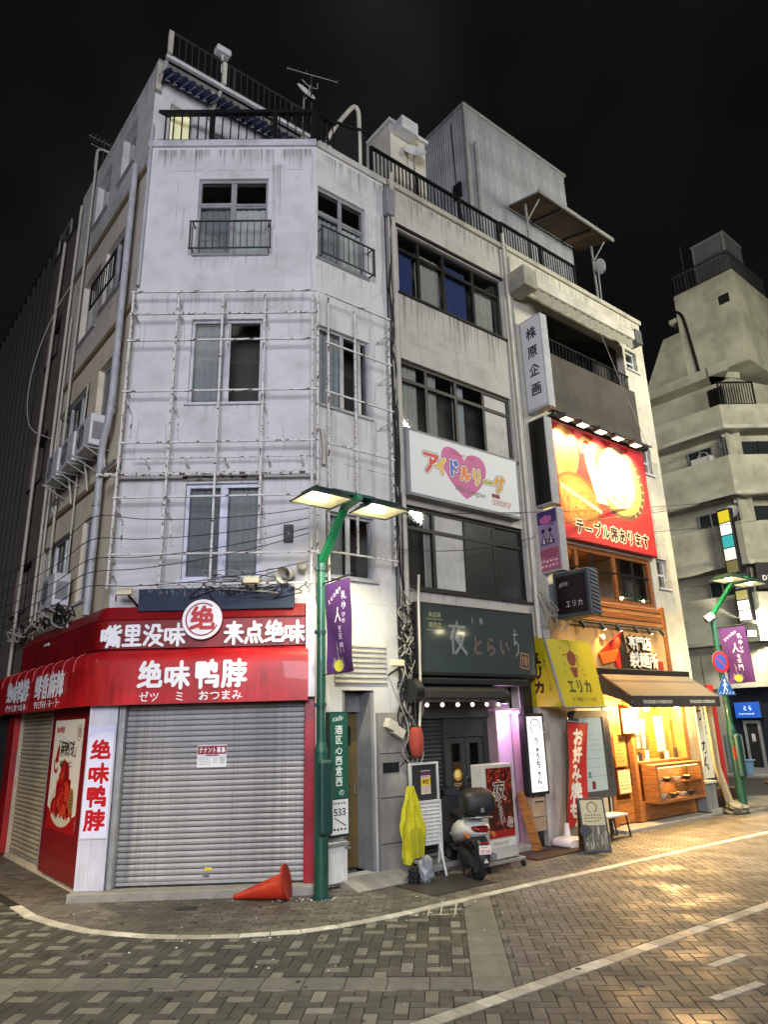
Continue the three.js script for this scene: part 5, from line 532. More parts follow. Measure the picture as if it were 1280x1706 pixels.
  P(p, 'poster', bx(-1.75, -0.38, 0.7, 2.22, 0.0705, 0.075), printed(900, 1000, (c, W, H) => {
    c.fillStyle = '#dedbd2'; c.fillRect(0, 0, W, H); c.fillStyle = '#9e1319'; c.beginPath(); c.moveTo(0, 800); c.quadraticCurveTo(450, 960, 900, 830); c.lineTo(900, 1000); c.lineTo(0, 1000); c.fill();
    c.fillStyle = '#c9c4b4'; c.beginPath(); c.ellipse(450, 770, 380, 190, 0, 0, 7); c.fill(); const r = rng(4), reds = ['#8f1218', '#b01b1c', '#c63322', '#7b0f16', '#d14a2c']; for (let i = 0; i < 170; i++) { const q = r(), x = 450 + (r() - 0.5) * 660 * (0.25 + 0.75 * q), y = 420 + 420 * q; c.save(); c.translate(x, y); c.rotate(r() * 3); c.fillStyle = reds[(r() * 5) | 0]; c.beginPath(); c.ellipse(0, 0, 62, 34, 0, 0, 7); c.fill(); c.strokeStyle = 'rgba(70,8,10,.6)'; c.lineWidth = 4; for (let k = -2; k < 3; k++) { c.beginPath(); c.arc(k * 18, -8, 24, 0.4, 2.4); c.stroke(); } c.restore(); }
    c.strokeStyle = '#a5161b'; c.lineWidth = 34; c.beginPath(); c.arc(160, 420, 62, 0.6, 5.6); c.stroke(); c.fillStyle = '#a5161b'; c.beginPath(); c.ellipse(180, 320, 44, 90, 0.3, 0, 7); c.fill();
    write(c, '绝味鸭脖', 60, 60, 60, 60, { lw: 9, color: '#a5161b' }); write(c, '「麻辣虾球」', 150, 190, 105, 150, { lw: 15, color: '#1b1817', gap: 0.02 }); write(c, '麻辣ザリガニ', 270, 375, 60, 60, { lw: 8, color: '#1b1817' }); c.lineWidth = 10; c.strokeStyle = '#8a7a55'; c.beginPath(); c.arc(800, 120, 70, 0, 7); c.stroke(); write(c, '绝', 755, 70, 95, 95, { lw: 14, color: '#8a7a55' }); c.fillStyle = '#8c6c3c'; c.beginPath(); c.ellipse(730, 720, 70, 110, 0, 0, 7); c.fill(); scribble(c, 690, 650, 80, 140, 5, '#3c2a16', 3);
  }, 0.35), { f: FL });

  const n = thing(FF, 'shutter_notice', 'small white and red tenant wanted notice stuck on the front shutter', 'notice', [-1.39, 1.54, -0.02]);
  P(n, 'sheet', bx(-1.59, -1.19, 1.54, 1.83, -0.029, -0.026), printed(400, 290, (c, W, H) => { c.fillStyle = '#dcdce0'; c.fillRect(0, 0, W, H); c.fillStyle = '#8c1424'; c.fillRect(6, 14, 388, 108); write(c, 'テナント募集', 22, 32, 54, 70, { lw: 9, color: '#f4eef0', gap: 0.12 }); c.fillStyle = '#7c1a26'; c.fillRect(120, 128, 170, 16); scribble(c, 20, 160, 180, 110, 5, '#77787e', 8); c.fillStyle = '#c4c6c8'; c.fillRect(215, 170, 70, 70); c.fillStyle = '#bcc6bf'; c.fillRect(305, 160, 76, 92); scribble(c, 310, 165, 66, 80, 5, '#7c8a84', 5); }), { f: FF });

  const b = thing(FF, 'blue_tarp_board', 'faded dark blue board above the red fascia', 'board', [-1.4, 3.7, 0.1]);
  P(b, 'board', rb(-2.5, -0.28, 3.66, 3.98, 0.02, 0.14, 0.01), mat(0x25324d, 0.7, { tx: 'concrete', size: 0.8, bump: 0.003 }), { f: FF }); P(b, 'torn_edge', (() => { const q = rng(17); return Array.from({ length: 60 }, () => { const x = -2.48 + 2.15 * q(), y = 3.86 + 0.1 * q(); return bx(x, x + 0.004 + 0.008 * q(), y, y + 0.03 + 0.09 * q(), 0.141, 0.1415 + 0.004 * q()); }); })(), mat(0x7b7f86, 0.8), { f: FF, kind: 'stuff' });
}
// ---------- rusty white sign frame in front of the upper floors ----------
{
  const t = thing(FF, 'sign_frame', 'empty rusty white metal sign frame fixed across the front and side of the corner building', 'frame', [-1.5, 4.0, 0.25]);
  const z = 0.24; for (const [x, a, b] of [[-2.92, 3.98, 8.86], [-2.19, 3.98, 8.85], [-1.47, 3.98, 8.85], [-0.79, 4.4, 8.85], [-0.02, 3.98, 8.86], [0.07, 3.98, 8.86]]) P(t, 'upright', bar([x, a, z], [x, b, z], 0.032), M.rod, { f: FF });
  for (const y of [8.84, 8.43, 7.95, 7.06, 6.2, 5.33, 4.47, 4.02]) P(t, 'crossbar', bar([-2.95, y, z + 0.02], [0.06, y - (y < 5 ? 0.02 : 0), z + 0.02], 0.026), M.rod, { f: FF });
  P(t, 'crossbar', cyl([-3.25, 5.72, 0.18], [0.1, 5.7, 0.18], 0.034), M.rod, { f: FF }); P(t, 'crossbar', bar([-2.75, 5.98, 0.17], [-0.15, 5.98, 0.17], 0.016), M.rod, { f: FF });
  for (const x of [-2.55, -1.95, -1.35, -0.7, -0.2]) P(t, 'hook', [bar([x, 5.97, 0.17], [x + 0.04, 5.87, 0.05], 0.018), bar([x, 5.9, 0.05], [x, 5.8, 0.01], 0.018)], M.rod, { f: FF });
  for (const [x, y] of [[-2.92, 8.6], [-2.19, 8.6], [-1.47, 8.6], [-0.79, 8.5], [-2.92, 7.0], [-2.19, 6.95], [-0.79, 6.95], [-2.92, 5.25], [-2.19, 5.25], [-0.79, 5.25], [-2.92, 4.3]]) P(t, 'strut', [bar([x, y, z], [x + 0.05, y - 0.22, 0.0], 0.02), bar([x, y + 0.1, z], [x, y + 0.1, 0.0], 0.02), bar([x + 0.06, y - 0.25, 0.02], [x + 0.06, y - 0.6, 0.02], 0.02)], M.rod, { f: FF });
  for (const [x, a, b] of [[0.1, 3.98, 8.85], [0.63, 4.5, 8.75], [1.36, 4.4, 8.8]]) P(t, 'upright', bar([x, a, z], [x, b, z], 0.03), M.rod, { f: FR });
  for (const y of [8.83, 7.93, 7.06, 6.19, 4.48]) P(t, 'crossbar', bar([0.04, y, z + 0.02], [1.4, y, z + 0.02], 0.026), M.rod, { f: FR });
  for (const y of [8.55, 7.75, 6.9]) P(t, 'strut', [bar([1.38, y, z], [1.25, y - 0.14, 0.0], 0.02), bar([1.24, y - 0.1, 0.02], [1.22, y - 0.5, 0.02], 0.02)], M.rod, { f: FR });
}
// ---------- street lamps ----------
function streetLamp(x, z, label, power = 30, tint = 0xf8f2cc) {
  const f = frame(x, z, 51.5), t = thing(f, 'street_lamp', label, 'street lamp', [0, 0, 0], 'green twin-head street lamps along the side street');
  P(t, 'base_plate', cyl([0, -0.01, 0], [0, 0.025, 0], 0.13, 0.13, 14), M.greenDark); P(t, 'pole', [cyl([0, 0.02, 0], [0, 1.72, 0], 0.092, 0.09, 16), cyl([0, 1.72, 0], [0, 1.84, 0], 0.09, 0.062, 16), cyl([0, 1.83, 0], [0, 4.36, 0], 0.062, 0.058, 14)], M.green);
  P(t, 'control_box', rb(-0.11, 0.09, 0.72, 1.62, 0.05, 0.17, 0.05), M.greenDark); for (const y of [2.28, 3.24, 4.12]) P(t, 'clamp_band', [cyl([0, y, 0], [0, y + 0.05, 0], 0.071, 0.071, 14), rb(-0.1, -0.05, y, y + 0.05, -0.02, 0.02, 0.008)], M.greenDark);
  P(t, 'arm', [bar([0, 4.26, 0.03], [0, 4.93, 0.62], 0.1, 0.07), bar([0, 4.9, 0.58], [0, 4.96, 0.95], 0.09, 0.07)], mat(0x1f8a58, 0.4, { tx: 'metal', size: 0.7 })); P(t, 'head_beam', rb(-0.36, 0.36, 5.0, 5.06, 0.66, 0.84, 0.02), M.greenDark);  // arm green brightened to stand for the lamp light falling on it
  for (const s of [-1, 1]) {
    const c = [s * 0.48, 4.94, 0.75], g = new THREE.CylinderGeometry(0.29, 0.45, 0.1, 4, 1, true); g.rotateY(Math.PI / 4); g.scale(1, 1, 0.85); g.translate(c[0], c[1] + 0.0, c[2]); const top = bx(c[0] - 0.212, c[0] + 0.212, c[1] + 0.049, c[1] + 0.062, c[2] - 0.18, c[2] + 0.18);
    const h = P(t, 'lamp_head', [g.toNonIndexed(), top, bx(c[0] - 0.325, c[0] + 0.325, c[1] - 0.064, c[1] - 0.05, c[2] + 0.268, c[2] + 0.282), bx(c[0] - 0.325, c[0] + 0.325, c[1] - 0.064, c[1] - 0.05, c[2] - 0.282, c[2] - 0.268), bx(c[0] - 0.33, c[0] - 0.316, c[1] - 0.064, c[1] - 0.05, c[2] - 0.267, c[2] + 0.267), bx(c[0] + 0.316, c[0] + 0.33, c[1] - 0.064, c[1] - 0.05, c[2] - 0.267, c[2] + 0.267)], mat(0x1b3a34, 0.45, { tx: 'metal', size: 0.7 }));
    const rg = new THREE.CylinderGeometry(0.28, 0.44, 0.092, 4, 1, true); rg.rotateY(Math.PI / 4); rg.scale(1, 1, 0.85); rg.translate(c[0], c[1] - 0.004, c[2]); P(t, 'reflector', [rg.toNonIndexed(), bx(c[0] - 0.2, c[0] + 0.2, c[1] + 0.036, c[1] + 0.042, c[2] - 0.17, c[2] + 0.17)], mat(0xf2ecd2, 0.5), { in: h });
    P(t, 'bulb', new THREE.CapsuleGeometry(0.045, 0.16, 4, 10).rotateZ(Math.PI / 2).translate(c[0] - 0.02, c[1] - 0.03, c[2]), new THREE.MeshStandardMaterial({ color: 0xffffff, emissive: 0xfff3c6, emissiveIntensity: 34 }), { in: h });
    lamp(t, new THREE.SpotLight(tint, power, 0, 1.2, 0.55), [c[0], c[1] - 0.1, c[2]], f, [c[0], 0, c[2]]);
  }
  return { t, f };
}
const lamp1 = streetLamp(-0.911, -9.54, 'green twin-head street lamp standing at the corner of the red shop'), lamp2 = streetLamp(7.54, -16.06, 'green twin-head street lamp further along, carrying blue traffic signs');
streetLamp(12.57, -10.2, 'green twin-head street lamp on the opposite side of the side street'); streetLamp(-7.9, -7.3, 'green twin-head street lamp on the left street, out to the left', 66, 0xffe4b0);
function flag(L, label, seed, dir) {
  const t = thing(L.f, 'street_banner', label, 'banner', [0, 2.7, 0.1], 'purple street banners on the lamp posts'), w = 0.6, g = new THREE.PlaneGeometry(w, 1.22, 12, 16), p = g.attributes.position, r = rng(seed);
  for (let i = 0; i < p.count; i++) { const y = p.getY(i), x = p.getX(i), k = 0.5 - y / 1.22; p.setZ(i, 0.03 * Math.sin(x * 9 + y * 5 + seed) * k + 0.05 * k * k * (seed - 1.5)); p.setX(i, x + 0.05 * k * k); } g.computeVertexNormals(); g.rotateY(-Math.PI / 2); g.translate(0.0, 3.3, 0.1 + w / 2);
  P(t, 'cloth', g, printed(340, 740, (c, W, H) => {
    c.fillStyle = '#4b2163'; c.fillRect(0, 0, W, H); c.save(); const arc = [...'エビス通り']; arc.forEach((ch, i) => { c.save(); c.translate(36 + i * 36, 150 - i * 26 + (i > 3 ? 6 : 0)); c.rotate(-0.5 + i * 0.1); c.strokeStyle = '#e2d8ea'; c.lineWidth = 5; glyph(c, ch, 0, 0, 36); c.restore(); }); c.restore();
    write(c, '乳ゆ', 215, 90, 62, 70, { v: 1, lw: 6, color: '#e2d8ea', gap: 0.15 }); write(c, 'ひの', 222, 260, 42, 44, { v: 1, lw: 5, color: '#d6c8e2' }); write(c, '人', 130, 210, 85, 130, { lw: 11, color: '#f0eaf4' }); write(c, 'を没', 170, 365, 50, 54, { v: 1, lw: 5, color: '#e2d8ea' }); write(c, '門', 165, 500, 62, 84, { lw: 7, color: '#e2d8ea' }); write(c, 'ト', 110, 480, 34, 120, { lw: 4, color: '#d6c8e2' });
    c.fillStyle = '#77767c'; c.beginPath(); c.moveTo(60, 690); c.lineTo(78, 610); c.lineTo(110, 640); c.lineTo(130, 595); c.lineTo(152, 640); c.lineTo(184, 610); c.lineTo(200, 690); c.fill(); c.fillStyle = '#c9c23a'; c.beginPath(); c.ellipse(130, 680, 50, 46, 0, 0, 7); c.fill();
  }, 0.85), { uv: true });
  P(t, 'rod', cyl([0, 3.93, 0.04], [0, 3.95, 0.76], 0.012), M.black); P(t, 'rod', cyl([0, 2.69, 0.04], [0, 2.69, 0.5], 0.008), M.black);
}
flag(lamp1, 'purple street banner hanging from the near lamp post beside the red shop', 1); flag(lamp2, 'dark purple street banner on the farther lamp post by the traffic signs', 2);
{ // signs on the farther post
  const f = frame(7.54, -16.06, 70); const a = thing(f, 'no_parking_sign', 'round blue and red no parking sign on the farther lamp post', 'traffic sign', [-0.15, 3.0, 0.1]); P(a, 'plate', cyl([-0.16, 3.16, 0.18], [-0.16, 3.16, 0.19], 0.24, 0.24, 32), M.grey, {}); P(a, 'face', new THREE.CircleGeometry(0.235, 32).translate(-0.16, 3.16, 0.1935), printed(256, 256, (c) => { c.fillStyle = '#b3242a'; c.fillRect(0, 0, 256, 256); c.fillStyle = '#2f4fa6'; c.beginPath(); c.arc(128, 128, 92, 0, 7); c.fill(); c.strokeStyle = '#b3242a'; c.lineWidth = 18; c.beginPath(); c.moveTo(60, 60); c.lineTo(196, 196); c.stroke(); }, 0.4), { uv: true }); P(a, 'clamp', bx(-0.12, 0.03, 3.1, 3.2, 0.02, 0.185), M.galv);
  const b = thing(f, 'crossing_sign', 'blue triangular pedestrian crossing sign with white walker on the farther post', 'traffic sign', [0, 2.5, 0.1]); const sh = new THREE.Shape([[-0.42, 2.44], [0.12, 2.44], [-0.15, 2.9]].map((p) => new THREE.Vector2(...p))); const eg = new THREE.ExtrudeGeometry(sh, { depth: 0.008, bevelEnabled: false }); eg.translate(0, 0, 0.18); P(b, 'plate', eg, M.grey); const sg = planar(new THREE.ShapeGeometry(sh).translate(0, 0, 0.192), -0.42, 2.44, 0.54, 0.46);
  P(b, 'face', sg, printed(270, 230, (c, W, H) => { c.fillStyle = '#2d5aa8'; c.fillRect(0, 0, W, H); c.strokeStyle = '#e8ecf2'; c.fillStyle = '#e8ecf2'; c.beginPath(); c.arc(138, 72, 13, 0, 7); c.fill(); c.lineWidth = 20; c.beginPath(); c.moveTo(138, 96); c.lineTo(132, 140); c.stroke(); c.lineWidth = 12; c.beginPath(); c.moveTo(132, 142); c.lineTo(108, 190); c.moveTo(134, 142); c.lineTo(164, 188); c.moveTo(138, 100); c.lineTo(112, 128); c.moveTo(140, 102); c.lineTo(166, 122); c.stroke(); c.lineWidth = 7; for (let i = 0; i < 5; i++) { c.beginPath(); c.moveTo(40 + i * 46, 216); c.lineTo(62 + i * 46, 200); c.stroke(); } }, 0.4), { uv: true }); P(b, 'clamp', bx(-0.1, 0.03, 2.6, 2.7, 0.02, 0.185), M.galv);
  const c = thing(f, 'post_sticker_band', 'red plate with a white square on the farther lamp post', 'plate', [0, 1.2, 0.1]); P(c, 'plate', rb(-0.13, 0.13, 1.1, 1.36, 0.095, 0.11, 0.006), mat(0xb01c22, 0.5)); P(c, 'symbol', rb(-0.05, 0.05, 1.18, 1.28, 0.1105, 0.114, 0.001), M.white);
  const d = thing(f, 'surveillance_camera', 'white surveillance camera near the top of the farther lamp post', 'camera', [0, 4.1, 0.1]); P(d, 'body', cyl([-0.22, 4.12, 0.02], [-0.08, 4.22, 0.12], 0.09, 0.09, 14), M.white); P(d, 'lens', cyl([-0.235, 4.11, 0.01], [-0.222, 4.119, 0.019], 0.075, 0.075, 14), M.black); P(d, 'bracket', bar([-0.1, 4.25, 0.08], [0, 4.3, 0.0], 0.03), M.galv);
}
// ---------- signs on the narrow and restaurant buildings ----------
{
  const t = thing(FR, 'club_sign', 'wide white sign with a pink heart and rainbow lettering between two window bands', 'sign', [3.1, 5.7, 0.1]);
  P(t, 'box', rb(1.72, 4.55, 5.68, 6.9, 0.02, 0.2, 0.012), M.grey, {}); P(t, 'face', bx(1.78, 4.49, 5.73, 6.85, 0.2, 0.206), printed(1380, 570, (c, W, H) => {
    c.fillStyle = '#c9cbc9'; c.fillRect(0, 0, W, H); c.fillStyle = '#bfc1bf'; for (let i = 0; i < 60; i++) { c.beginPath(); c.arc(i * 24, 4, 8, 0, 7); c.arc(i * 24, H - 4, 8, 0, 7); c.fill(); }
    c.fillStyle = '#b34a82'; c.beginPath(); c.moveTo(660, 520); c.bezierCurveTo(330, 340, 300, 60, 480, 50); c.bezierCurveTo(590, 45, 640, 110, 660, 150); c.bezierCurveTo(690, 90, 760, 50, 850, 70); c.bezierCurveTo(1020, 110, 960, 360, 660, 520); c.fill();
    const cols = ['#c2242c', '#d8a81c', '#2850b4', '#d8761c', '#c8a018', '#8c9c1c', '#b89018'], put = (lw, col) => [...'アイドルリーグ'].forEach((ch, i) => { c.strokeStyle = col ?? cols[i]; c.lineWidth = lw; glyph(c, ch, 150 + i * 150, 150 + i * 12 + (i % 2) * 14, i ? 130 : 190, i ? 150 : 200); });
    put(62, '#3a1a20'); put(50, '#e6e2da'); put(36, '#8f2430'); put(28); c.font = 'bold 50px sans-serif'; c.fillStyle = '#8c1840'; c.save(); c.translate(480, 110); c.rotate(0.06); c.fillText('Cabaret Club', 0, 0); c.restore(); c.font = 'italic bold 66px serif'; c.fillStyle = '#164a3c'; c.save(); c.translate(520, 450); c.rotate(0.05); c.fillText('Idol League', 0, 0); c.restore(); c.font = 'bold 62px sans-serif'; c.lineWidth = 10; c.strokeStyle = '#6d1c2c'; c.fillStyle = '#e6d8d2'; c.save(); c.translate(1000, 505); c.strokeText('2F/3F/4F', 0, 0); c.fillText('2F/3F/4F', 0, 0); c.restore(); c.fillStyle = '#6d1c2c'; c.fillRect(1000, 400, 110, 40);
  }, 0.5), {});
  const d = thing(FR, 'dark_gloss_sign', 'glossy dark grey sign box mirroring a lamp above the black awning', 'sign', [3.1, 2.75, 0.15]);
  P(d, 'box', rb(1.72, 4.5, 2.74, 3.88, 0.02, 0.28, 0.012), M.black, {}); P(d, 'face', bx(1.78, 4.44, 2.79, 3.83, 0.28, 0.286), printed(1330, 520, (c, W, H) => { c.fillStyle = '#3b4443'; c.fillRect(0, 0, W, H); write(c, '夜', 300, 110, 200, 260, { lw: 30, color: '#5c605c' }); write(c, '夜', 300, 110, 200, 260, { lw: 16, color: '#85878a' }); write(c, 'とらい', 560, 220, 130, 150, { lw: 22, color: '#6d5b54', gap: 0.25 }); write(c, 'ち', 1060, 120, 90, 260, { lw: 12, color: '#8a8c86' }); c.strokeStyle = '#a87854'; c.lineWidth = 10; c.save(); c.translate(1200, 400); c.rotate(0.12); c.strokeRect(-50, -60, 105, 125); write(c, '侍', -35, -45, 76, 90, { lw: 9, color: '#a87854' }); c.restore(); write(c, '来店原', 90, 50, 42, 42, { lw: 5, color: '#8f9468' }); write(c, '酒西店', 90, 130, 42, 42, { lw: 5, color: '#8f9468' }); c.fillStyle = '#8f9468'; c.fillRect(70, 105, 170, 6); c.fillRect(70, 190, 170, 6); write(c, 'ト来', 560, 60, 50, 60, { lw: 6, color: '#8a8c86', gap: 1 }); }, 0.07, { shine: 2.0 }), {});
  P(d, 'hood', [rb(1.7, 4.2, 2.6, 2.7, 0.0, 0.34, 0.02)], M.black, {});
  const a = thing(FR, 'black_awning', 'small black awning with a row of bare bulbs over the dark entrance', 'awning', [2.4, 2.3, 0.3]);
  { const sh = new THREE.Shape([[0.02, 2.66], [0.5, 2.5], [0.52, 2.4], [0.5, 2.36], [0.02, 2.56]].map((p) => new THREE.Vector2(...p))), g = new THREE.ExtrudeGeometry(sh, { depth: 1.75, bevelEnabled: false }); g.rotateY(-Math.PI / 2); g.translate(3.4, 0, 0); P(a, 'canopy', g, mat(0x1f1f1f, 0.8, { tx: 'fabric', size: 0.4 })); }
  P(a, 'end_roll', cyl([1.5, 2.5, 0.3], [1.64, 2.5, 0.3], 0.18, 0.18, 16), M.black); P(a, 'end_roll', cyl([3.41, 2.42, 0.36], [3.53, 2.42, 0.36], 0.12, 0.12, 16), M.black); P(a, 'wire', tube([[1.55, 2.38, 0.5], [2.3, 2.33, 0.5], [3.3, 2.36, 0.5]], 0.006, 5, 20), M.black);
  [1.66, 1.97, 2.29, 2.61, 2.93, 3.2].forEach((x) => { const k = P(a, 'bulb_socket', cyl([x, 2.32, 0.5], [x, 2.37, 0.5], 0.016, 0.016, 8), M.black); P(a, 'bulb', new THREE.SphereGeometry(0.032, 10, 8).translate(x, 2.29, 0.5), new THREE.MeshStandardMaterial({ color: 0xfff6e4, roughness: 0.2, emissive: 0xfff0d8, emissiveIntensity: 1.6 }), { in: k }); });
  const ln = thing(FR, 'paper_lantern', 'faded red paper lantern hanging at the edge of the dark entrance', 'lantern', [1.5, 1.6, 0.4]);
  { const p = []; for (let i = 0; i <= 22; i++) { const k = i / 22, r = 0.105 * Math.pow(Math.sin(Math.PI * (0.1 + 0.8 * k)), 0.35) + (i % 2 ? 0.004 : 0); p.push(new THREE.Vector2(r, 1.58 + 0.4 * k)); } P(ln, 'paper', new THREE.LatheGeometry(p, 20).translate(1.47, 0, 0.45), mat(0x9c3a2c, 0.8, { tx: 'fabric', size: 0.3 })); for (const k of [1.965, 1.555]) P(ln, 'rim', cyl([1.47, k, 0.45], [1.47, k + 0.035, 0.45], 0.06, 0.06, 14), M.black); P(ln, 'cord', cyl([1.47, 2.0, 0.45], [1.5, 2.4, 0.42], 0.006), M.black); }

  // projecting signs: frame with x pointing out of the wall, seen from the left
  const side = (u) => { const p = at(FR, u, 0, 0); return frame(p.x, p.z, 51.5 + 90); };
  { const f = side(5.25), k = thing(f, 'projecting_sign', 'tall white projecting box sign with four black characters high on the facade', 'sign', [0.3, 8.14, 0]); P(k, 'box', rb(0.02, 0.58, 8.14, 10.3, -0.22, 0, 0.012), mat(0xb9babd, 0.5, { tx: 'metal', size: 1.2 })); P(k, 'face', bx(0.05, 0.55, 8.2, 10.26, 0.0, 0.005), printed(300, 1230, (c, W, H) => { c.fillStyle = '#c5c3c6'; c.fillRect(0, 0, W, H); write(c, '株原企画', 78, 120, 150, 165, { v: 1, lw: 21, color: '#17161a', gap: 0.58 }); }, 0.5)); P(k, 'bracket', [bar([-0.02, 8.5, -0.1], [0.05, 8.5, -0.1], 0.05)], M.darkGrey); P(k, 'bracket', [bar([-0.02, 9.9, -0.1], [0.05, 9.9, -0.1], 0.05)], M.darkGrey); }
  { const f = side(5.25), k = thing(f, 'blank_black_sign', 'blank black projecting sign beside the red billboard', 'sign', [0.2, 6.1, 0]); P(k, 'box', rb(-0.0, 0.42, 6.1, 7.97, -0.24, 0, 0.012), mat(0xa5a5a8, 0.5, { tx: 'metal', size: 1.2 })); P(k, 'face', bx(0.01, 0.4, 6.13, 7.94, 0.0, 0.006), mat(0x0e0c0b, 0.3)); }
  { const f = side(5.25), k = thing(f, 'purple_poster_sign', 'small purple and pink poster sign below the blank black sign', 'sign', [0.2, 4.76, 0]); P(k, 'box', rb(-0.06, 0.5, 4.74, 6.0, -0.2, 0, 0.01), mat(0xb2b0b0, 0.5, { tx: 'metal', size: 1.2 })); P(k, 'face', bx(-0.03, 0.46, 4.78, 5.97, 0.0, 0.005), printed(250, 600, (c, W, H) => { c.fillStyle = '#3c2c62'; c.fillRect(0, 0, W, 130); c.fillStyle = '#8f7a98'; c.fillRect(0, 130, W, 250); c.fillStyle = '#a2586c'; c.fillRect(0, 380, W, 220); c.fillStyle = '#b05c90'; for (const [x, y, r] of [[80, 90, 34], [120, 70, 30], [160, 85, 34], [120, 110, 40]]) { c.beginPath(); c.arc(x, y, r, 0, 7); c.fill(); } c.fillStyle = '#1d1822'; for (const x of [75, 165]) { c.beginPath(); c.arc(x, 200, 22, 0, 7); c.fill(); c.beginPath(); c.moveTo(x - 40, 340); c.lineTo(x, 225); c.lineTo(x + 44, 340); c.fill(); } c.fillStyle = '#c9b9c4'; for (const x of [75, 165]) { c.beginPath(); c.moveTo(x - 18, 330); c.lineTo(x, 250); c.lineTo(x + 20, 330); c.fill(); } scribble(c, 20, 395, 210, 80, 3, '#5c1c34', 3); scribble(c, 20, 490, 210, 90, 2, '#e0c9cc', 6); }, 0.5)); }
  { const f = side(5.35), k = thing(f, 'bar_sign', 'grey framed dark box sign with thin white lettering above the yellow sign', 'sign', [0.55, 3.86, 0]); P(k, 'box', rb(0.15, 0.97, 3.84, 4.72, -0.3, 0, 0.02), mat(0x4b5357, 0.5, { tx: 'metal', size: 0.8 })); P(k, 'face', bx(0.22, 0.9, 3.92, 4.64, 0.0, 0.005), printed(400, 420, (c, W, H) => { c.fillStyle = '#15090b'; c.fillRect(0, 0, W, H); c.font = 'italic 58px serif'; c.fillStyle = '#c4c1bb'; c.fillText('girls', 40, 110); write(c, 'エリカ', 110, 280, 66, 72, { lw: 8, color: '#b9b6b2', gap: 0.2 }); }, 0.3)); P(k, 'rope_light', Array.from({ length: 11 }, (_, i) => cyl([0.985, 3.88 + i * 0.075, -0.27 + 0.0 * i], [0.985, 3.93 + i * 0.075, -0.03], 0.012, 0.012, 6)), M.grey, { kind: 'stuff' }); P(k, 'bracket', rb(-0.05, 0.15, 4.0, 4.55, -0.2, -0.05, 0.01), mat(0x6f767c, 0.5, { tx: 'metal', size: 0.8 })); }
  // wedge shaped yellow sign
  const y = thing(FR, 'yellow_sign', 'wedge shaped yellow sign box with dark red shrimp picture above the passage', 'sign', [5.2, 2.25, 0.3]);
  { const T0 = [[4.6, 3.5, 0.02], [5.98, 3.5, 0.02], [5.98, 3.43, 0.38], [4.6, 3.43, 0.38], [4.6, 2.26, 0.02], [5.85, 2.26, 0.02], [5.85, 2.24, 0.66], [4.62, 2.24, 0.66]], hull = (q) => { const g = new THREE.BufferGeometry(), F = [[3, 7, 6, 2], [0, 4, 7, 3], [1, 2, 6, 5], [0, 3, 2, 1], [4, 5, 6, 7], [0, 1, 5, 4]], pos = [], uv = []; F.forEach((f) => { for (const i of [0, 1, 2, 0, 2, 3]) { pos.push(...q[f[i]]); uv.push([0, 0, 1, 1][i], [1, 0, 0, 1][i]); } }); g.setAttribute('position', new THREE.Float32BufferAttribute(pos, 3)); g.setAttribute('uv', new THREE.Float32BufferAttribute(uv, 2)); g.computeVertexNormals(); return g; };
    P(y, 'box', hull(T0), mat(0x8a7d12, 0.5), { uv: true }); const quad = (a, b, c, d, o) => { const q = [a, b, c, d].map((p) => V3(...p)), n = q[1].clone().sub(q[0]).cross(q[3].clone().sub(q[0])).normalize().multiplyScalar(o); q.forEach((p) => p.add(n)); const g = new THREE.BufferGeometry(); g.setAttribute('position', new THREE.Float32BufferAttribute([q[0], q[1], q[2], q[0], q[2], q[3]].flatMap((p) => [p.x, p.y, p.z]), 3)); g.setAttribute('uv', new THREE.Float32BufferAttribute([0, 1, 0, 0, 1, 0, 0, 1, 1, 0, 1, 1], 2)); g.computeVertexNormals(); return g; };
    P(y, 'front_print', quad(T0[3], T0[7], T0[6], T0[2], 0.004), printed(560, 520, (c, W, H) => { c.fillStyle = '#a89a10'; c.fillRect(0, 0, W, H); c.fillStyle = '#6d2a1a'; c.beginPath(); c.ellipse(285, 150, 52, 62, 0.2, 0, 7); c.fill(); c.beginPath(); c.moveTo(240, 220); c.lineTo(335, 220); c.lineTo(310, 300); c.lineTo(262, 300); c.fill(); c.strokeStyle = '#6d2a1a'; c.lineWidth = 9; for (const [a, b, e, g2] of [[290, 90, 285, 30], [320, 120, 370, 150], [330, 140, 345, 210], [245, 120, 190, 130]]) { c.beginPath(); c.moveTo(a, b); c.quadraticCurveTo((a + e) / 2 + 16, (b + g2) / 2 - 16, e, g2); c.stroke(); } for (const [x, yy] of [[170, 60], [190, 190], [165, 250], [390, 230], [400, 270]]) { c.beginPath(); c.moveTo(x, yy); c.lineTo(x + 3, yy + 16); c.stroke(); } write(c, 'エリカ', 150, 320, 82, 96, { lw: 18, color: '#3b3a10', gap: 0.3 }); write(c, 'タイ料理とワインの店', 160, 450, 28, 34, { lw: 4, color: '#4a3a12', gap: 0.1 }); }, 0.5), { uv: true });
    P(y, 'side_print', quad(T0[0], T0[4], T0[7], T0[3], 0.004), printed(300, 520, (c, W, H) => { c.fillStyle = '#a39610'; c.fillRect(0, 0, W, H); write(c, 'エリカ', 40, 120, 100, 90, { v: 1, lw: 20, color: '#2a1210', gap: 0.2 }); write(c, 'タイ料理とワインの店', 190, 120, 26, 26, { v: 1, lw: 4, color: '#5c4a12' }); }, 0.5), { uv: true });
    P(y, 'rope_light', tube([[4.62, 3.45, 0.4], [4.625, 2.85, 0.54], [4.63, 2.24, 0.68]], 0.022, 6, 16), M.grey); P(y, 'rope_light', tube([[4.63, 2.23, 0.68], [5.3, 2.22, 0.68], [5.86, 2.23, 0.67]], 0.02, 6, 16), M.grey); }
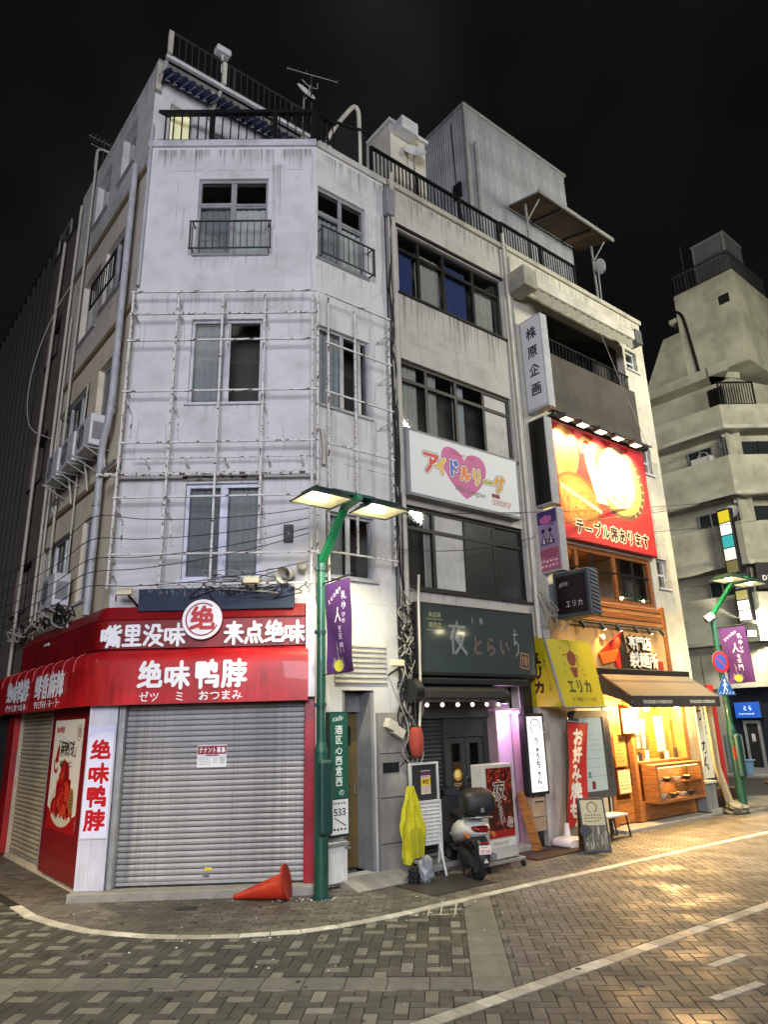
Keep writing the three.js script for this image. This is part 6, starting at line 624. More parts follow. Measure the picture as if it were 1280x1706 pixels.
  // big red billboard with flood lamps
  const r = thing(FR, 'food_billboard', 'large red billboard with noodle bowls lit by five flood lamps', 'billboard', [7.6, 5.55, 0.1]);
  P(r, 'panel', rb(5.86, 9.32, 5.54, 8.16, 0.02, 0.14, 0.01), M.redDark); P(r, 'print', bx(5.89, 9.29, 5.57, 8.13, 0.14, 0.146), printed(1360, 1024, (c, W, H) => {
    c.fillStyle = '#b4242a'; c.fillRect(0, 0, W, H); const q = rng(9); c.fillStyle = '#c07a3c'; c.beginPath(); c.ellipse(120, 260, 190, 260, 0.2, 0, 7); c.fill(); c.fillStyle = '#a8622c'; c.beginPath(); c.ellipse(140, 300, 120, 170, 0.2, 0, 7); c.fill();
    const bowl = (x, y, a, b, rim, soup, nood) => { c.fillStyle = rim; c.beginPath(); c.ellipse(x, y, a, b, 0.1, 0, 7); c.fill(); c.fillStyle = soup; c.beginPath(); c.ellipse(x - 6, y, a * 0.88, b * 0.88, 0.1, 0, 7); c.fill(); c.strokeStyle = nood; for (let i = 0; i < 70; i++) { const t = q() * 6.3, d = 0.75 * Math.sqrt(q()); c.globalAlpha = 0.5; c.lineWidth = 5 + 5 * q(); c.beginPath(); c.ellipse(x + Math.cos(t) * a * d * 0.6, y + Math.sin(t) * b * d * 0.6, a * 0.3, b * 0.22, q() * 3, 0, 3 + 2 * q()); c.stroke(); } c.globalAlpha = 1; };
    bowl(230, 690, 330, 260, '#8c3f20', '#a8622c', '#d89a52'); bowl(900, 400, 390, 350, '#4a3a2c', '#a07a4c', '#d9c07c'); c.strokeStyle = '#d8c8a0'; c.lineWidth = 7; for (let i = 0; i < 9; i++) { const t = -0.9 + i * 0.24; c.beginPath(); c.moveTo(900 + 345 * Math.cos(t), 400 + 310 * Math.sin(t)); c.lineTo(900 + 380 * Math.cos(t), 400 + 340 * Math.sin(t)); c.stroke(); } c.fillStyle = '#e8d698'; c.beginPath(); c.ellipse(860, 400, 270, 245, 0.2, 0, 7); c.fill(); c.strokeStyle = '#c9a860'; for (let i = 0; i < 60; i++) { c.lineWidth = 3 + 3 * q(); const x = 640 + 420 * q(), y = 210 + 380 * q(); c.beginPath(); c.arc(x, y, 40 + 60 * q(), q() * 6, q() * 6 + 1.5); c.stroke(); } c.strokeStyle = '#f2e2a8'; c.lineWidth = 16; for (let i = 0; i < 9; i++) { c.beginPath(); c.moveTo(420 + i * 12, 120); c.bezierCurveTo(380 + i * 20, 260, 470 + i * 9, 420, 520 + i * 18, 640); c.stroke(); } c.lineWidth = 26; c.strokeStyle = '#d9a452'; for (let i = 0; i < 6; i++) { c.beginPath(); c.arc(450, 130 + i * 6, 60 + i * 8, 2.6, 6.6); c.stroke(); } c.fillStyle = '#f3e4b4'; c.beginPath(); c.arc(820, 330, 90, 0, 7); c.arc(960, 380, 84, 0, 7); c.arc(860, 470, 80, 0, 7); c.fill(); c.fillStyle = '#c08c3c'; for (let i = 0; i < 24; i++) { c.beginPath(); c.arc(760 + q() * 300, 470 + q() * 180, 6 + 10 * q(), 0, 7); c.fill(); }
    c.fillStyle = '#6d5c2c'; c.beginPath(); c.ellipse(150, 300, 40, 90, 0.2, 0, 7); c.fill(); c.strokeStyle = '#efe4c0'; c.lineWidth = 10; for (const k of [0, 1]) { c.beginPath(); c.moveTo(20, 560 + k * 26); c.lineTo(560, 720 + k * 20); c.stroke(); }
    const T2 = (lw, col) => [...'テーブル席あります'].forEach((ch, i) => { c.strokeStyle = col; c.lineWidth = lw; glyph(c, ch, 170 + i * 122, 842 + (i === 1 ? 14 : 0), 104, 124); }); T2(34, '#ecd8c4'); T2(19, '#231512');
  }, 0.5));
  const fr = P(r, 'lamp_gantry', [bar([5.95, 8.26, 0.1], [5.95, 8.2, 0.42], 0.03), bar([9.2, 8.26, 0.1], [9.2, 8.2, 0.42], 0.03), bar([5.9, 8.19, 0.42], [9.25, 8.19, 0.42], 0.035), bx(5.9, 9.3, 8.22, 8.3, 0.02, 0.2)], M.darkGrey);
  [6.0, 6.55, 7.2, 7.85, 8.55].forEach((x, i) => { const h = P(r, 'flood_lamp', [rb(x - 0.15, x + 0.15, 8.07, 8.17, 0.33, 0.53, 0.02)], M.darkGrey); P(r, 'lamp_glass', bx(x - 0.125, x + 0.125, 8.062, 8.068, 0.355, 0.505), new THREE.MeshStandardMaterial({ color: 0xffffff, emissive: 0xffe9b4, emissiveIntensity: 6 }), { in: h }); lamp(r, new THREE.SpotLight(0xffd890, [95, 52, 80, 210, 50][i], 0, 1.0, 0.7), [x, 8.04, 0.43], FR, [x + [0.1, 0.1, 0.4, 0.25, 0.1][i], 7.1, 0.12]); });
  // top awning case with coiled arms
  const k = thing(FR, 'awning_case', 'long rolled awning case with looped metal arms below the roof edge', 'awning', [7, 10.9, 0.3]); P(k, 'case', rb(4.98, 9.25, 10.95, 11.22, 0.32, 0.56, 0.03), M.offwhite); P(k, 'end_cover', rb(4.86, 5.3, 10.86, 11.34, 0.05, 0.58, 0.03), mat(0x9a9788, 0.7, { tx: 'concrete', size: 0.8 })); P(k, 'end_cover', rb(9.0, 9.28, 10.88, 11.26, 0.3, 0.6, 0.02), M.pipeDark); P(k, 'torn_fabric', cloth(5.3, 9.0, 10.7, 10.98, 0.5, 16, 0.03, 3), mat(0x8d8a7a, 0.9, { tx: 'fabric', size: 0.3 })); for (let i = 0; i < 9; i++) P(k, 'loop_arm', tube([[5.4 + i * 0.4, 11.22, 0.45], [5.45 + i * 0.4, 11.42, 0.3], [5.55 + i * 0.4, 11.46, 0.16], [5.7 + i * 0.4, 11.4, 0.28], [5.78 + i * 0.4, 11.22, 0.45]], 0.012, 5, 18), M.galv);
  // star emblem and raised characters on the plaster
  const s = thing(FR, 'shop_name_sign', 'black and orange folded star emblem with raised black and white characters on the plaster', 'sign', [7.9, 2.95, 0.1]);
  { const tri3 = (pts, m, nm) => { const g = new THREE.ExtrudeGeometry(new THREE.Shape(pts.map((p) => new THREE.Vector2(...p))), { depth: 0.03, bevelEnabled: false }); g.translate(0, 0, 0.06); P(s, nm, g, m); }; tri3([[7.6, 3.78], [7.72, 3.0], [7.42, 3.02], [7.4, 3.4]], mat(0x17130f, 0.5), 'star_point'); tri3([[7.58, 3.77], [7.38, 3.41], [6.7, 3.3]], mat(0x8c1a10, 0.5), 'star_point'); tri3([[6.68, 3.28], [7.37, 3.39], [7.2, 3.14], [6.78, 3.06]], mat(0xc0561a, 0.5), 'star_point'); tri3([[7.22, 3.14], [7.38, 3.38], [7.4, 3.02], [7.26, 3.0]], mat(0xb01f14, 0.5), 'star_point'); P(s, 'wall_lamp', cyl([6.85, 3.6, 0.05], [6.85, 3.6, 0.12], 0.05, 0.05, 12), M.white);
    const blk = mat(0x0f0e0d, 0.5), wh = mat(0xe8e2d2, 0.5); for (const [str, x, yy, w, h] of [['専門店', 7.76, 3.4, 0.27, 0.28], ['製麺所', 7.74, 3.02, 0.34, 0.33]]) { letters(s, 'raised_character', str, FR, x, yy, w, h, 0.04, blk, { lw: 0.075, d: 0.03, gap: 0.06 }); letters(s, 'raised_character', str, FR, x + 0.006, yy, w, h, 0.074, wh, { lw: 0.034, d: 0.012, gap: 0.06 }); } P(s, 'red_seal', rb(8.88, 9.04, 3.0, 3.18, 0.04, 0.06, 0.004), mat(0xa02418, 0.5)); }
  // shop awning
  const w = thing(FR, 'noodle_shop_awning', 'brown fabric awning with dark lettered valance over the lit noodle shop', 'awning', [8.1, 2.2, 0.4]);
  { const sh = new THREE.Shape([[0.02, 2.88], [0.1, 2.9], [0.78, 2.42], [0.78, 2.4], [0.1, 2.86], [0.02, 2.85]].map((p) => new THREE.Vector2(...p))), g = new THREE.ExtrudeGeometry(sh, { depth: 3.3, bevelEnabled: false }); g.rotateY(-Math.PI / 2); g.translate(9.85, 0, 0); P(w, 'canopy', g, mat(0x594e42, 0.85, { tx: 'fabric', size: 0.4 })); P(w, 'roller_case', rb(6.5, 9.9, 2.84, 2.98, 0.02, 0.16, 0.02), M.bronze); P(w, 'valance', bx(6.55, 9.85, 2.2, 2.41, 0.765, 0.78), printed(1650, 110, (c, W, H) => { c.fillStyle = '#2b2926'; c.fillRect(0, 0, W, H); c.font = 'bold 44px serif'; c.fillStyle = '#d9d3c4'; c.fillText('TSUKEMEN NORIMARU', 180, 70); c.fillText('TSUKEMEN NORIMARU', 1030, 70); }, 0.8)); for (const x of [6.6, 9.8]) { P(w, 'folding_arm', [bar([x, 2.5, 0.05], [x + (x < 8 ? 0.25 : -0.25), 2.44, 0.4], 0.03), bar([x + (x < 8 ? 0.25 : -0.25), 2.44, 0.4], [x, 2.42, 0.74], 0.03)], M.bronze); } for (const x of [6.55, 9.85]) { const g2 = new THREE.ShapeGeometry(new THREE.Shape([[0.1, 2.86], [0.77, 2.4], [0.77, 2.2], [0.55, 2.35], [0.1, 2.5]].map((p) => new THREE.Vector2(...p)))); g2.rotateY(-Math.PI / 2); g2.translate(x, 0, 0); P(w, 'side_flap', g2, mat(0x38332c, 0.85, { tx: 'fabric', size: 0.4 })); } }
}
// ---------- things on the pavement ----------
function loft(sec, seg = 20, caps = true) { // sections: [z, x, y, rx, ry, power]
  const pos = [], idx = []; sec.forEach(([z, x, y, rx, ry, pw = 2]) => { for (let i = 0; i < seg; i++) { const a = i / seg * Math.PI * 2, c = Math.cos(a), s = Math.sin(a); pos.push(x + rx * Math.sign(c) * Math.pow(Math.abs(c), 2 / pw), y + ry * Math.sign(s) * Math.pow(Math.abs(s), 2 / pw), z); } });
  for (let k = 0; k + 1 < sec.length; k++) for (let i = 0; i < seg; i++) { const a = k * seg + i, b = k * seg + (i + 1) % seg, c = a + seg, d = b + seg; idx.push(a, b, c, b, d, c); }
  if (caps) for (const k of [0, sec.length - 1]) for (let i = 1; i + 1 < seg; i++) idx.push(k * seg, k * seg + i, k * seg + i + 1);
  const g = new THREE.BufferGeometry(); g.setAttribute('position', new THREE.Float32BufferAttribute(pos, 3)); g.setIndex(idx); g.setAttribute('uv', new THREE.Float32BufferAttribute(new Float32Array(pos.length / 3 * 2), 2)); return toCreasedNormals(g, 0.7);
}
{ // scooter, seen from behind; z backwards, x right
  const f = frame(1.14, -10.33, 90 - 13), t = thing(f, 'scooter', 'silver and black scooter with a black top box parked in front of the dark entrance', 'scooter', [0, 0, 0]);
  const silver = mat(0xdadad6, 0.3, { clearcoat: 0.6 }), dark = mat(0x1c1f22, 0.4, { clearcoat: 0.4 }), blk = mat(0x161617, 0.55);
  const tyre = (z, y, r, w) => { const g = new THREE.TorusGeometry(r - w, w, 12, 28); g.scale(1, 1, 1); g.rotateY(Math.PI / 2); g.translate(0, y, z); return g; };
  const tr = P(t, 'rear_wheel', tyre(0, 0.23, 0.235, 0.055), M.rubber); P(t, 'rim', cyl([-0.045, 0.23, 0], [0.045, 0.23, 0], 0.14, 0.14, 18), M.steel, { in: tr }); const fw = P(t, 'front_wheel', tyre(-1.2, 0.23, 0.235, 0.05), M.rubber); P(t, 'rim', cyl([-0.04, 0.23, -1.2], [0.04, 0.23, -1.2], 0.14, 0.14, 18), M.steel, { in: fw });
  P(t, 'engine', [loft([[-0.42, -0.06, 0.3, 0.06, 0.08, 3], [-0.3, -0.08, 0.28, 0.1, 0.12, 3], [-0.05, -0.1, 0.25, 0.07, 0.1, 3], [0.08, -0.1, 0.24, 0.05, 0.06, 3]])], blk); P(t, 'exhaust', [cyl([0.14, 0.26, -0.35], [0.17, 0.3, 0.18], 0.045, 0.05, 14), cyl([0.17, 0.3, 0.18], [0.17, 0.302, 0.2], 0.035, 0.03, 12)], M.steel); P(t, 'swing_arm', bar([0.1, 0.23, 0], [0.1, 0.3, -0.4], 0.035), blk);
  P(t, 'body', loft([[-0.75, 0, 0.42, 0.1, 0.08, 3], [-0.6, 0, 0.52, 0.17, 0.14, 2.6], [-0.35, 0, 0.58, 0.2, 0.16, 2.5], [-0.1, 0, 0.62, 0.2, 0.14, 2.4], [0.1, 0, 0.64, 0.17, 0.11, 2.3], [0.22, 0, 0.64, 0.11, 0.07, 2.2], [0.27, 0, 0.635, 0.05, 0.03, 2]], 24), silver);
  P(t, 'tail_light', loft([[0.14, 0, 0.66, 0.14, 0.05, 2.5], [0.24, 0, 0.655, 0.115, 0.045, 2.5], [0.285, 0, 0.645, 0.07, 0.025, 2.4]], 18), mat(0x6d0d10, 0.2, { clearcoat: 0.8 })); P(t, 'seat', loft([[-0.85, 0, 0.74, 0.1, 0.03, 3], [-0.7, 0, 0.76, 0.15, 0.06, 2.6], [-0.35, 0, 0.78, 0.16, 0.07, 2.6], [-0.05, 0, 0.79, 0.13, 0.06, 2.6], [0.08, 0, 0.79, 0.08, 0.03, 2.4]], 20), blk);
  P(t, 'fender', loft([[0.1, 0, 0.5, 0.1, 0.07, 3], [0.2, 0, 0.46, 0.1, 0.1, 3], [0.29, 0, 0.36, 0.085, 0.13, 3], [0.31, 0, 0.3, 0.06, 0.1, 3]], 18), dark); const pl = P(t, 'number_plate', rb(-0.085, 0.085, 0.36, 0.47, 0.318, 0.326, 0.003), M.white); P(t, 'plate_print', bx(-0.08, 0.08, 0.365, 0.465, 0.3262, 0.3285), printed(240, 150, (c, W, H) => { c.fillStyle = '#d8c6c4'; c.fillRect(0, 0, W, H); scribble(c, 40, 12, 150, 40, 1, '#8f1c30', 2); c.font = 'bold 78px sans-serif'; c.fillStyle = '#9c1c34'; c.fillText('51·16', 26, 130); }, 0.4), { in: pl }); P(t, 'plate_lamp', rb(-0.06, 0.06, 0.49, 0.51, 0.3, 0.33, 0.004), mat(0x8c1218, 0.3), {}); { const s3 = new THREE.ShapeGeometry(new THREE.Shape([[-0.035, 0.26], [0.035, 0.26], [0, 0.32]].map((p) => new THREE.Vector2(...p)))); s3.translate(0, 0, 0.336); P(t, 'reflector', s3, M.white); }
  P(t, 'grab_rail', tube([[-0.14, 0.78, -0.1], [-0.19, 0.78, 0.08], [-0.14, 0.8, 0.24], [0, 0.81, 0.3], [0.14, 0.8, 0.24], [0.19, 0.78, 0.08], [0.14, 0.78, -0.1]], 0.014, 8, 40), M.steel); P(t, 'rack', [rb(-0.1, 0.1, 0.82, 0.84, -0.02, 0.26, 0.006)], blk);
  const tb = P(t, 'top_box', loft([[-0.12, 0, 1.0, 0.12, 0.08, 3], [-0.08, 0, 1.0, 0.2, 0.14, 3.2], [0.05, 0, 1.0, 0.235, 0.165, 3.2], [0.2, 0, 0.99, 0.235, 0.16, 3.2], [0.28, 0, 0.98, 0.2, 0.135, 3], [0.31, 0, 0.98, 0.14, 0.09, 2.8]], 28), blk); P(t, 'lid_seam', tube([[-0.22, 0.95, 0.22], [-0.12, 0.945, 0.305], [0, 0.943, 0.316], [0.12, 0.945, 0.305], [0.22, 0.95, 0.22]], 0.005, 5, 24), dark, { in: tb }); P(t, 'lock', rb(-0.025, 0.025, 0.87, 0.93, 0.29, 0.32, 0.006), M.steel, { in: tb });
  for (const s of [-1, 1]) { P(t, 'indicator', loft([[0.12, s * 0.19, 0.58, 0.03, 0.03, 2], [0.2, s * 0.185, 0.57, 0.025, 0.025, 2]], 12), mat(0xb4652a, 0.3)); P(t, 'mirror', [new THREE.SphereGeometry(0.06, 14, 10).scale(1, 0.75, 0.3).translate(s * 0.3, 1.2, -1.02), cyl([s * 0.22, 1.02, -1.02], [s * 0.29, 1.17, -1.02], 0.008, 0.008, 6)], blk); P(t, 'hand_grip', cyl([s * 0.2, 1.02, -1.02], [s * 0.35, 1.01, -0.98], 0.018, 0.018, 10), M.rubber); }
  P(t, 'leg_shield', loft([[-1.02, 0, 0.66, 0.2, 0.34, 3], [-1.08, 0, 0.66, 0.22, 0.36, 2.8], [-1.18, 0, 0.64, 0.12, 0.3, 2.4]], 22), dark); P(t, 'handlebar_cowl', loft([[-0.98, 0, 1.02, 0.13, 0.05, 2.4], [-1.08, 0, 1.03, 0.16, 0.07, 2.4], [-1.2, 0, 1.0, 0.08, 0.05, 2.2]], 18), dark); P(t, 'floorboard', rb(-0.16, 0.16, 0.28, 0.33, -1.05, -0.55, 0.02), blk); P(t, 'front_fork', [bar([-0.06, 0.23, -1.2], [-0.05, 0.6, -1.12], 0.03), bar([0.06, 0.23, -1.2], [0.05, 0.6, -1.12], 0.03)], blk); P(t, 'front_fender', loft([[-1.42, 0, 0.42, 0.05, 0.03, 2], [-1.2, 0, 0.5, 0.08, 0.05, 2], [-1.0, 0, 0.44, 0.06, 0.03, 2]], 14), silver); P(t, 'centre_stand', [bar([-0.12, 0.01, -0.28], [-0.08, 0.26, -0.32], 0.022), bar([0.12, 0.01, -0.28], [0.08, 0.26, -0.32], 0.022), bar([-0.14, 0.012, -0.28], [0.14, 0.012, -0.28], 0.02)], blk);
}
{ // fallen traffic cone
  const f = frame(-1.36, -9.52, 96), t = thing(f, 'traffic_cone', 'orange red traffic cone lying on its side by the front shutter', 'traffic cone', [0, 0, 0]), m = mat(0xd83a1c, 0.5, { tx: 'grime', size: 0.5 }), r0 = 0.155, L = 0.66, a = Math.asin((r0 - 0.03) / L);
  const place = (g) => { g.rotateZ(Math.PI / 2); g.rotateZ(a); g.translate(0, 0.158, 0); return g; };
  P(t, 'cone', place(new THREE.CylinderGeometry(0.022, r0, L, 30, 6).translate(0, L / 2, 0)), m); const fl = new THREE.CylinderGeometry(0.2, 0.205, 0.028, 30); P(t, 'flange', (() => { const g = fl.translate(0, -0.012, 0); g.rotateZ(Math.PI / 2); g.rotateZ(a); g.translate(0.005, 0.2, 0); return g; })(), mat(0xb42c16, 0.55, { tx: 'metal', size: 0.6 })); P(t, 'tip_ring', place(new THREE.TorusGeometry(0.024, 0.006, 8, 18).rotateX(Math.PI / 2).translate(0, L - 0.01, 0)), m);
}
{ // green cafe sign, service box, ramp
  const g = thing(FR, 'green_vertical_sign', 'dark green vertical shop sign with white characters beside the side door', 'sign', [0.4, 0.64, 0.1]); P(g, 'box', rb(0.16, 0.46, 0.62, 2.22, 0.02, 0.16, 0.01), mat(0x123a30, 0.5, { tx: 'metal', size: 1 }));
  P(g, 'face', bx(0.17, 0.45, 1.1, 2.2, 0.16, 0.165), printed(280, 1100, (c, W, H) => { c.fillStyle = '#1c5344'; c.fillRect(0, 0, W, H); c.font = 'italic bold 84px serif'; c.fillStyle = '#d4ddd2'; c.save(); c.translate(30, 110); c.rotate(-0.1); c.fillText('cafe', 0, 0); c.restore(); write(c, '酒区心西倉西', 75, 160, 120, 118, { v: 1, lw: 13, color: '#dfe6de', gap: 0.14 }); write(c, 'の', 130, 985, 90, 90, { lw: 8, color: '#cfd8cf' }); }, 0.5)); P(g, 'plate', bx(0.17, 0.45, 0.65, 1.08, 0.16, 0.165), printed(280, 430, (c, W, H) => { c.fillStyle = '#d0d4d2'; c.fillRect(0, 0, W, H); c.fillStyle = '#20242a'; c.font = 'bold 124px sans-serif'; c.textAlign = 'center'; c.fillText('533', 140, 200); scribble(c, 40, 30, 200, 50, 1, '#20242a', 4); c.lineWidth = 14; c.strokeStyle = '#20242a'; c.beginPath(); c.moveTo(60, 230); c.lineTo(240, 330); c.stroke(); scribble(c, 40, 350, 200, 60, 1, '#20242a', 9); }, 0.5)); 
  { const sf = frame(...xz(FR, 0.46, 0.16), 51.5); P(g, 'edge_print', bx(0.462, 0.466, 0.66, 2.2, 0.03, 0.15), mat(0x2d5c4c, 0.5)); }
  const b = thing(FR, 'service_box', 'small grey utility box on the wall below the green sign', 'utility box', [0.35, 0.05, 0.1]); P(b, 'case', rb(0.14, 0.45, 0.06, 0.56, 0.02, 0.15, 0.015), M.white); P(b, 'lid', rb(0.12, 0.47, 0.5, 0.55, 0.01, 0.17, 0.01), M.grey); P(b, 'tap', cyl([0.4, 0.48, 0.15], [0.44, 0.48, 0.24], 0.012), M.steel);
  const r = thing(FR, 'door_ramp', 'worn pale plate ramp at the side door threshold', 'ramp', [0.85, 0, 0.3]); { const s = new THREE.Shape([[0.1, 0.1], [0.52, 0.006], [0.52, 0], [0.1, 0]].map((p) => new THREE.Vector2(...p))), e = new THREE.ExtrudeGeometry(s, { depth: 1.0, bevelEnabled: false }); e.rotateY(-Math.PI / 2); e.translate(1.35, 0, 0); P(r, 'plate', e, M.stone); }
  const p = thing(FR, 'steel_cover_plate', 'large dark steel cover plate on the pavement in front of the scooter', 'plate', [1.6, 0, 1.0]); P(p, 'plate', rb(0.9, 2.0, 0.003, 0.012, 0.6, 1.35, 0.003), mat(0x4a463f, 0.5, { tx: 'metal', size: 0.7 }));
  const m = thing(W0, 'drain_cover', 'small dark drain cover in the pavement in front of the shutter', 'drain', [-2.49, 0, -9.22]); P(m, 'frame', rb(-2.62, -2.36, 0.002, 0.008, -9.3, -9.14, 0.002), M.darkGrey); P(m, 'grille', Array.from({ length: 6 }, (_, i) => bx(-2.6 + i * 0.04, -2.58 + i * 0.04, 0.008, 0.011, -9.28, -9.16)), M.black, { kind: 'stuff' });
}
{ // clutter at the dark entrance
  const y = thing(FR, 'yellow_cloth', 'bright yellow cloth draped over the stand by the grey tiled pier', 'cloth', [1.3, 0.3, 0.45]); { const g = new THREE.PlaneGeometry(0.34, 0.92, 36, 44), p = g.attributes.position; for (let i = 0; i < p.count; i++) { const v = 0.5 - p.getY(i) / 0.92, u = p.getX(i) / 0.34, w = 0.25 + 0.85 * Math.min(1, v * 1.8) - 0.25 * Math.max(0, v - 0.65); p.setX(i, u * 0.42 * w + 0.05 * (1 - v)); p.setY(i, 1.2 - v * 0.9 - 0.1 * Math.abs(u) * v + 0.06 * Math.sin(u * 9) * v); p.setZ(i, 0.52 + 0.045 * Math.sin(u * 15 + v * 3) * w + 0.02 * Math.sin(u * 31 - v * 11) * v + 0.006 * Math.sin(v * 23 + u * 6) + 0.06 * v); } g.translate(1.22, 0, 0); g.computeVertexNormals(); P(y, 'fabric', g, mat(0xc2bb10, 0.75, { tx: 'fabric', size: 0.2 })); } P(y, 'fold', cloth(1.17, 1.36, 0.3, 0.66, 0.63, 3, 0.03, 5), mat(0xaaa60f, 0.75, { tx: 'fabric', size: 0.2 }));
  const b = thing(FR, 'black_notice_board', 'black board in a pale frame with a yellow notice at the entrance', 'board', [1.62, 1.0, 0.4]); P(b, 'board', rb(1.38, 1.86, 0.98, 1.46, 0.38, 0.41, 0.006), mat(0x26282a, 0.5)); P(b, 'frame', [bx(1.36, 1.9, 1.46, 1.49, 0.37, 0.42), bx(1.87, 1.9, 0.2, 1.46, 0.37, 0.42), bx(1.36, 1.385, 0.2, 1.46, 0.37, 0.42)], M.white); P(b, 'notice', bx(1.56, 1.74, 1.06, 1.38, 0.41, 0.414), printed(180, 320, (c, W, H) => { c.fillStyle = '#c9b9a9'; c.fillRect(0, 0, W, H); c.fillStyle = '#5c2c4c'; c.fillRect(0, 10, W, 60); c.fillStyle = '#d9b61c'; c.fillRect(0, 110, W, 90); scribble(c, 14, 80, 150, 30, 1, '#5c2c4c', 2); write(c, '来店', 26, 124, 56, 60, { lw: 8, color: '#3a2410' }); scribble(c, 14, 215, 150, 90, 4, '#66605c', 7); }, 0.5));
  const l = thing(FR, 'louvred_panel', 'white slatted louvre panel on a stand beside the scooter', 'panel', [1.6, 0.2, 0.45]); P(l, 'frame', [bx(1.36, 1.39, 0.2, 0.98, 0.44, 0.48), bx(1.84, 1.87, 0.2, 0.98, 0.44, 0.48), bx(1.39, 1.84, 0.95, 0.98, 0.44, 0.48)], M.white); for (let i = 0; i < 11; i++) { const g = bx(1.39, 1.84, -0.024, 0.024, -0.006, 0.006); g.rotateX(-0.6); g.translate(0, 0.42 + i * 0.05, 0.46); P(l, 'slat', g, M.white); } P(l, 'leg', [bar([1.82, 0.4, 0.46], [1.78, 0.01, 0.62], 0.025), bar([1.82, 0.4, 0.46], [1.86, 0.01, 0.36], 0.025)], M.white); P(l, 'base_rail', rb(1.38, 1.9, 0.06, 0.14, 0.38, 0.52, 0.01), M.grey);
  const s = thing(FR, 'plastic_bag', 'crumpled clear plastic bag at the foot of the yellow cloth', 'bag', [1.32, 0, 0.7]); { const g = new THREE.SphereGeometry(0.12, 26, 20), p = g.attributes.position, n = pnoise(12); for (let i = 0; i < p.count; i++) { const X = p.getX(i), Y = p.getY(i), Z = p.getZ(i), k = 1 + 0.7 * (n(X * 34 + 9, Y * 30 + Z * 22 + 9, 64, 64) - 0.5) + 0.3 * (n(X * 90 + 9, Z * 90 + Y * 50 + 9, 64, 64) - 0.5), sq = 1 / Math.max(Math.abs(X), Math.abs(Y), Math.abs(Z), 0.05) * 0.105; p.setXYZ(i, X * k * 0.8 * (0.5 + 0.5 * sq), Math.max(-0.135, Y * k * 1.35 * (0.5 + 0.5 * sq)), Z * k * 0.7 * (0.5 + 0.5 * sq)); } g.translate(1.32, 0.15, 0.72); g.computeVertexNormals(); P(s, 'bag', g.clone(), mat(0x8d9296, 0.35)); P(s, 'bag', (() => { const g2 = g.clone(); g2.translate(-1.32, -0.15, -0.72); g2.rotateY(2); g2.scale(0.75, 0.6, 0.75); g2.translate(1.16, 0.09, 0.66); g2.computeVertexNormals(); return g2; })(), M.rubber); }
  const st = thing(FR, 'stand_sign', 'wheeled lightbox stand sign with red and black brush artwork right of the scooter', 'sign', [2.7, 0, 0.8]);
  P(st, 'cabinet', rb(2.38, 3.02, 0.14, 1.42, 0.6, 0.86, 0.012), mat(0xc3c2bc, 0.45, { tx: 'metal', size: 1 })); P(st, 'face', bx(2.43, 2.97, 0.42, 1.37, 0.86, 0.866), printed(540, 950, (c, W, H) => { c.fillStyle = '#3a1414'; c.fillRect(0, 0, W, H); const r = rng(6); for (let i = 0; i < 260; i++) { c.strokeStyle = ['#a82a16', '#c24a22', '#1c0a0a', '#7b1616'][(r() * 4) | 0]; c.lineWidth = 4 + 10 * r(); const x = r() * W, y = r() * H * (i < 120 ? 0.35 : 1); c.beginPath(); c.moveTo(x, y); c.quadraticCurveTo(x + 40 * (r() - 0.5), y - 60 * r(), x + 60 * (r() - 0.2), y - 80 * r()); c.stroke(); } const put = (lw, col) => { write(c, '夜', 130, 180, 250, 260, { lw, color: col }); write(c, 'とらい', 190, 440, 110, 110, { v: 1, lw: lw * 0.6, color: col, gap: 0.05, drift: 24 }); }; put(44, '#d8d2c8'); put(26, '#17090a'); c.strokeStyle = '#d8cfc4'; c.lineWidth = 9; c.save(); c.translate(450, 760); c.rotate(0.3); c.strokeRect(-50, -60, 100, 120); write(c, '侍', -34, -44, 70, 84, { lw: 8, color: '#d8cfc4' }); c.restore(); c.fillStyle = '#8c1616'; c.fillRect(0, 850, W, 100); }, 0.35)); P(st, 'lower_print', bx(2.43, 2.97, 0.3, 0.4, 0.86, 0.865), printed(540, 100, (c, W, H) => { c.fillStyle = '#c4c2bb'; c.fillRect(0, 0, W, H); c.font = 'bold 62px serif'; c.fillStyle = '#6d4a34'; c.fillText('TORAICHI', 60, 74); }, 0.4)); P(st, 'side_latch', rb(3.02, 3.035, 1.0, 1.2, 0.7, 0.76, 0.004), M.black); P(st, 'side_rod', bar([3.03, 0.2, 0.72], [3.03, 0.75, 0.72], 0.016), M.steel); P(st, 'cart', [bar([2.3, 0.11, 0.6], [3.1, 0.11, 0.6], 0.035), bar([2.3, 0.11, 0.9], [3.1, 0.11, 0.9], 0.035), bar([2.32, 0.11, 0.58], [2.32, 0.11, 0.92], 0.03), bar([3.08, 0.11, 0.58], [3.08, 0.11, 0.92], 0.03)], M.galv); for (const [x, z] of [[2.34, 0.6], [3.06, 0.6], [2.34, 0.9], [3.06, 0.9]]) P(st, 'caster', [cyl([x - 0.015, 0.04, z], [x + 0.015, 0.04, z], 0.04, 0.04, 14), bar([x, 0.05, z], [x, 0.1, z], 0.02)], M.rubber);
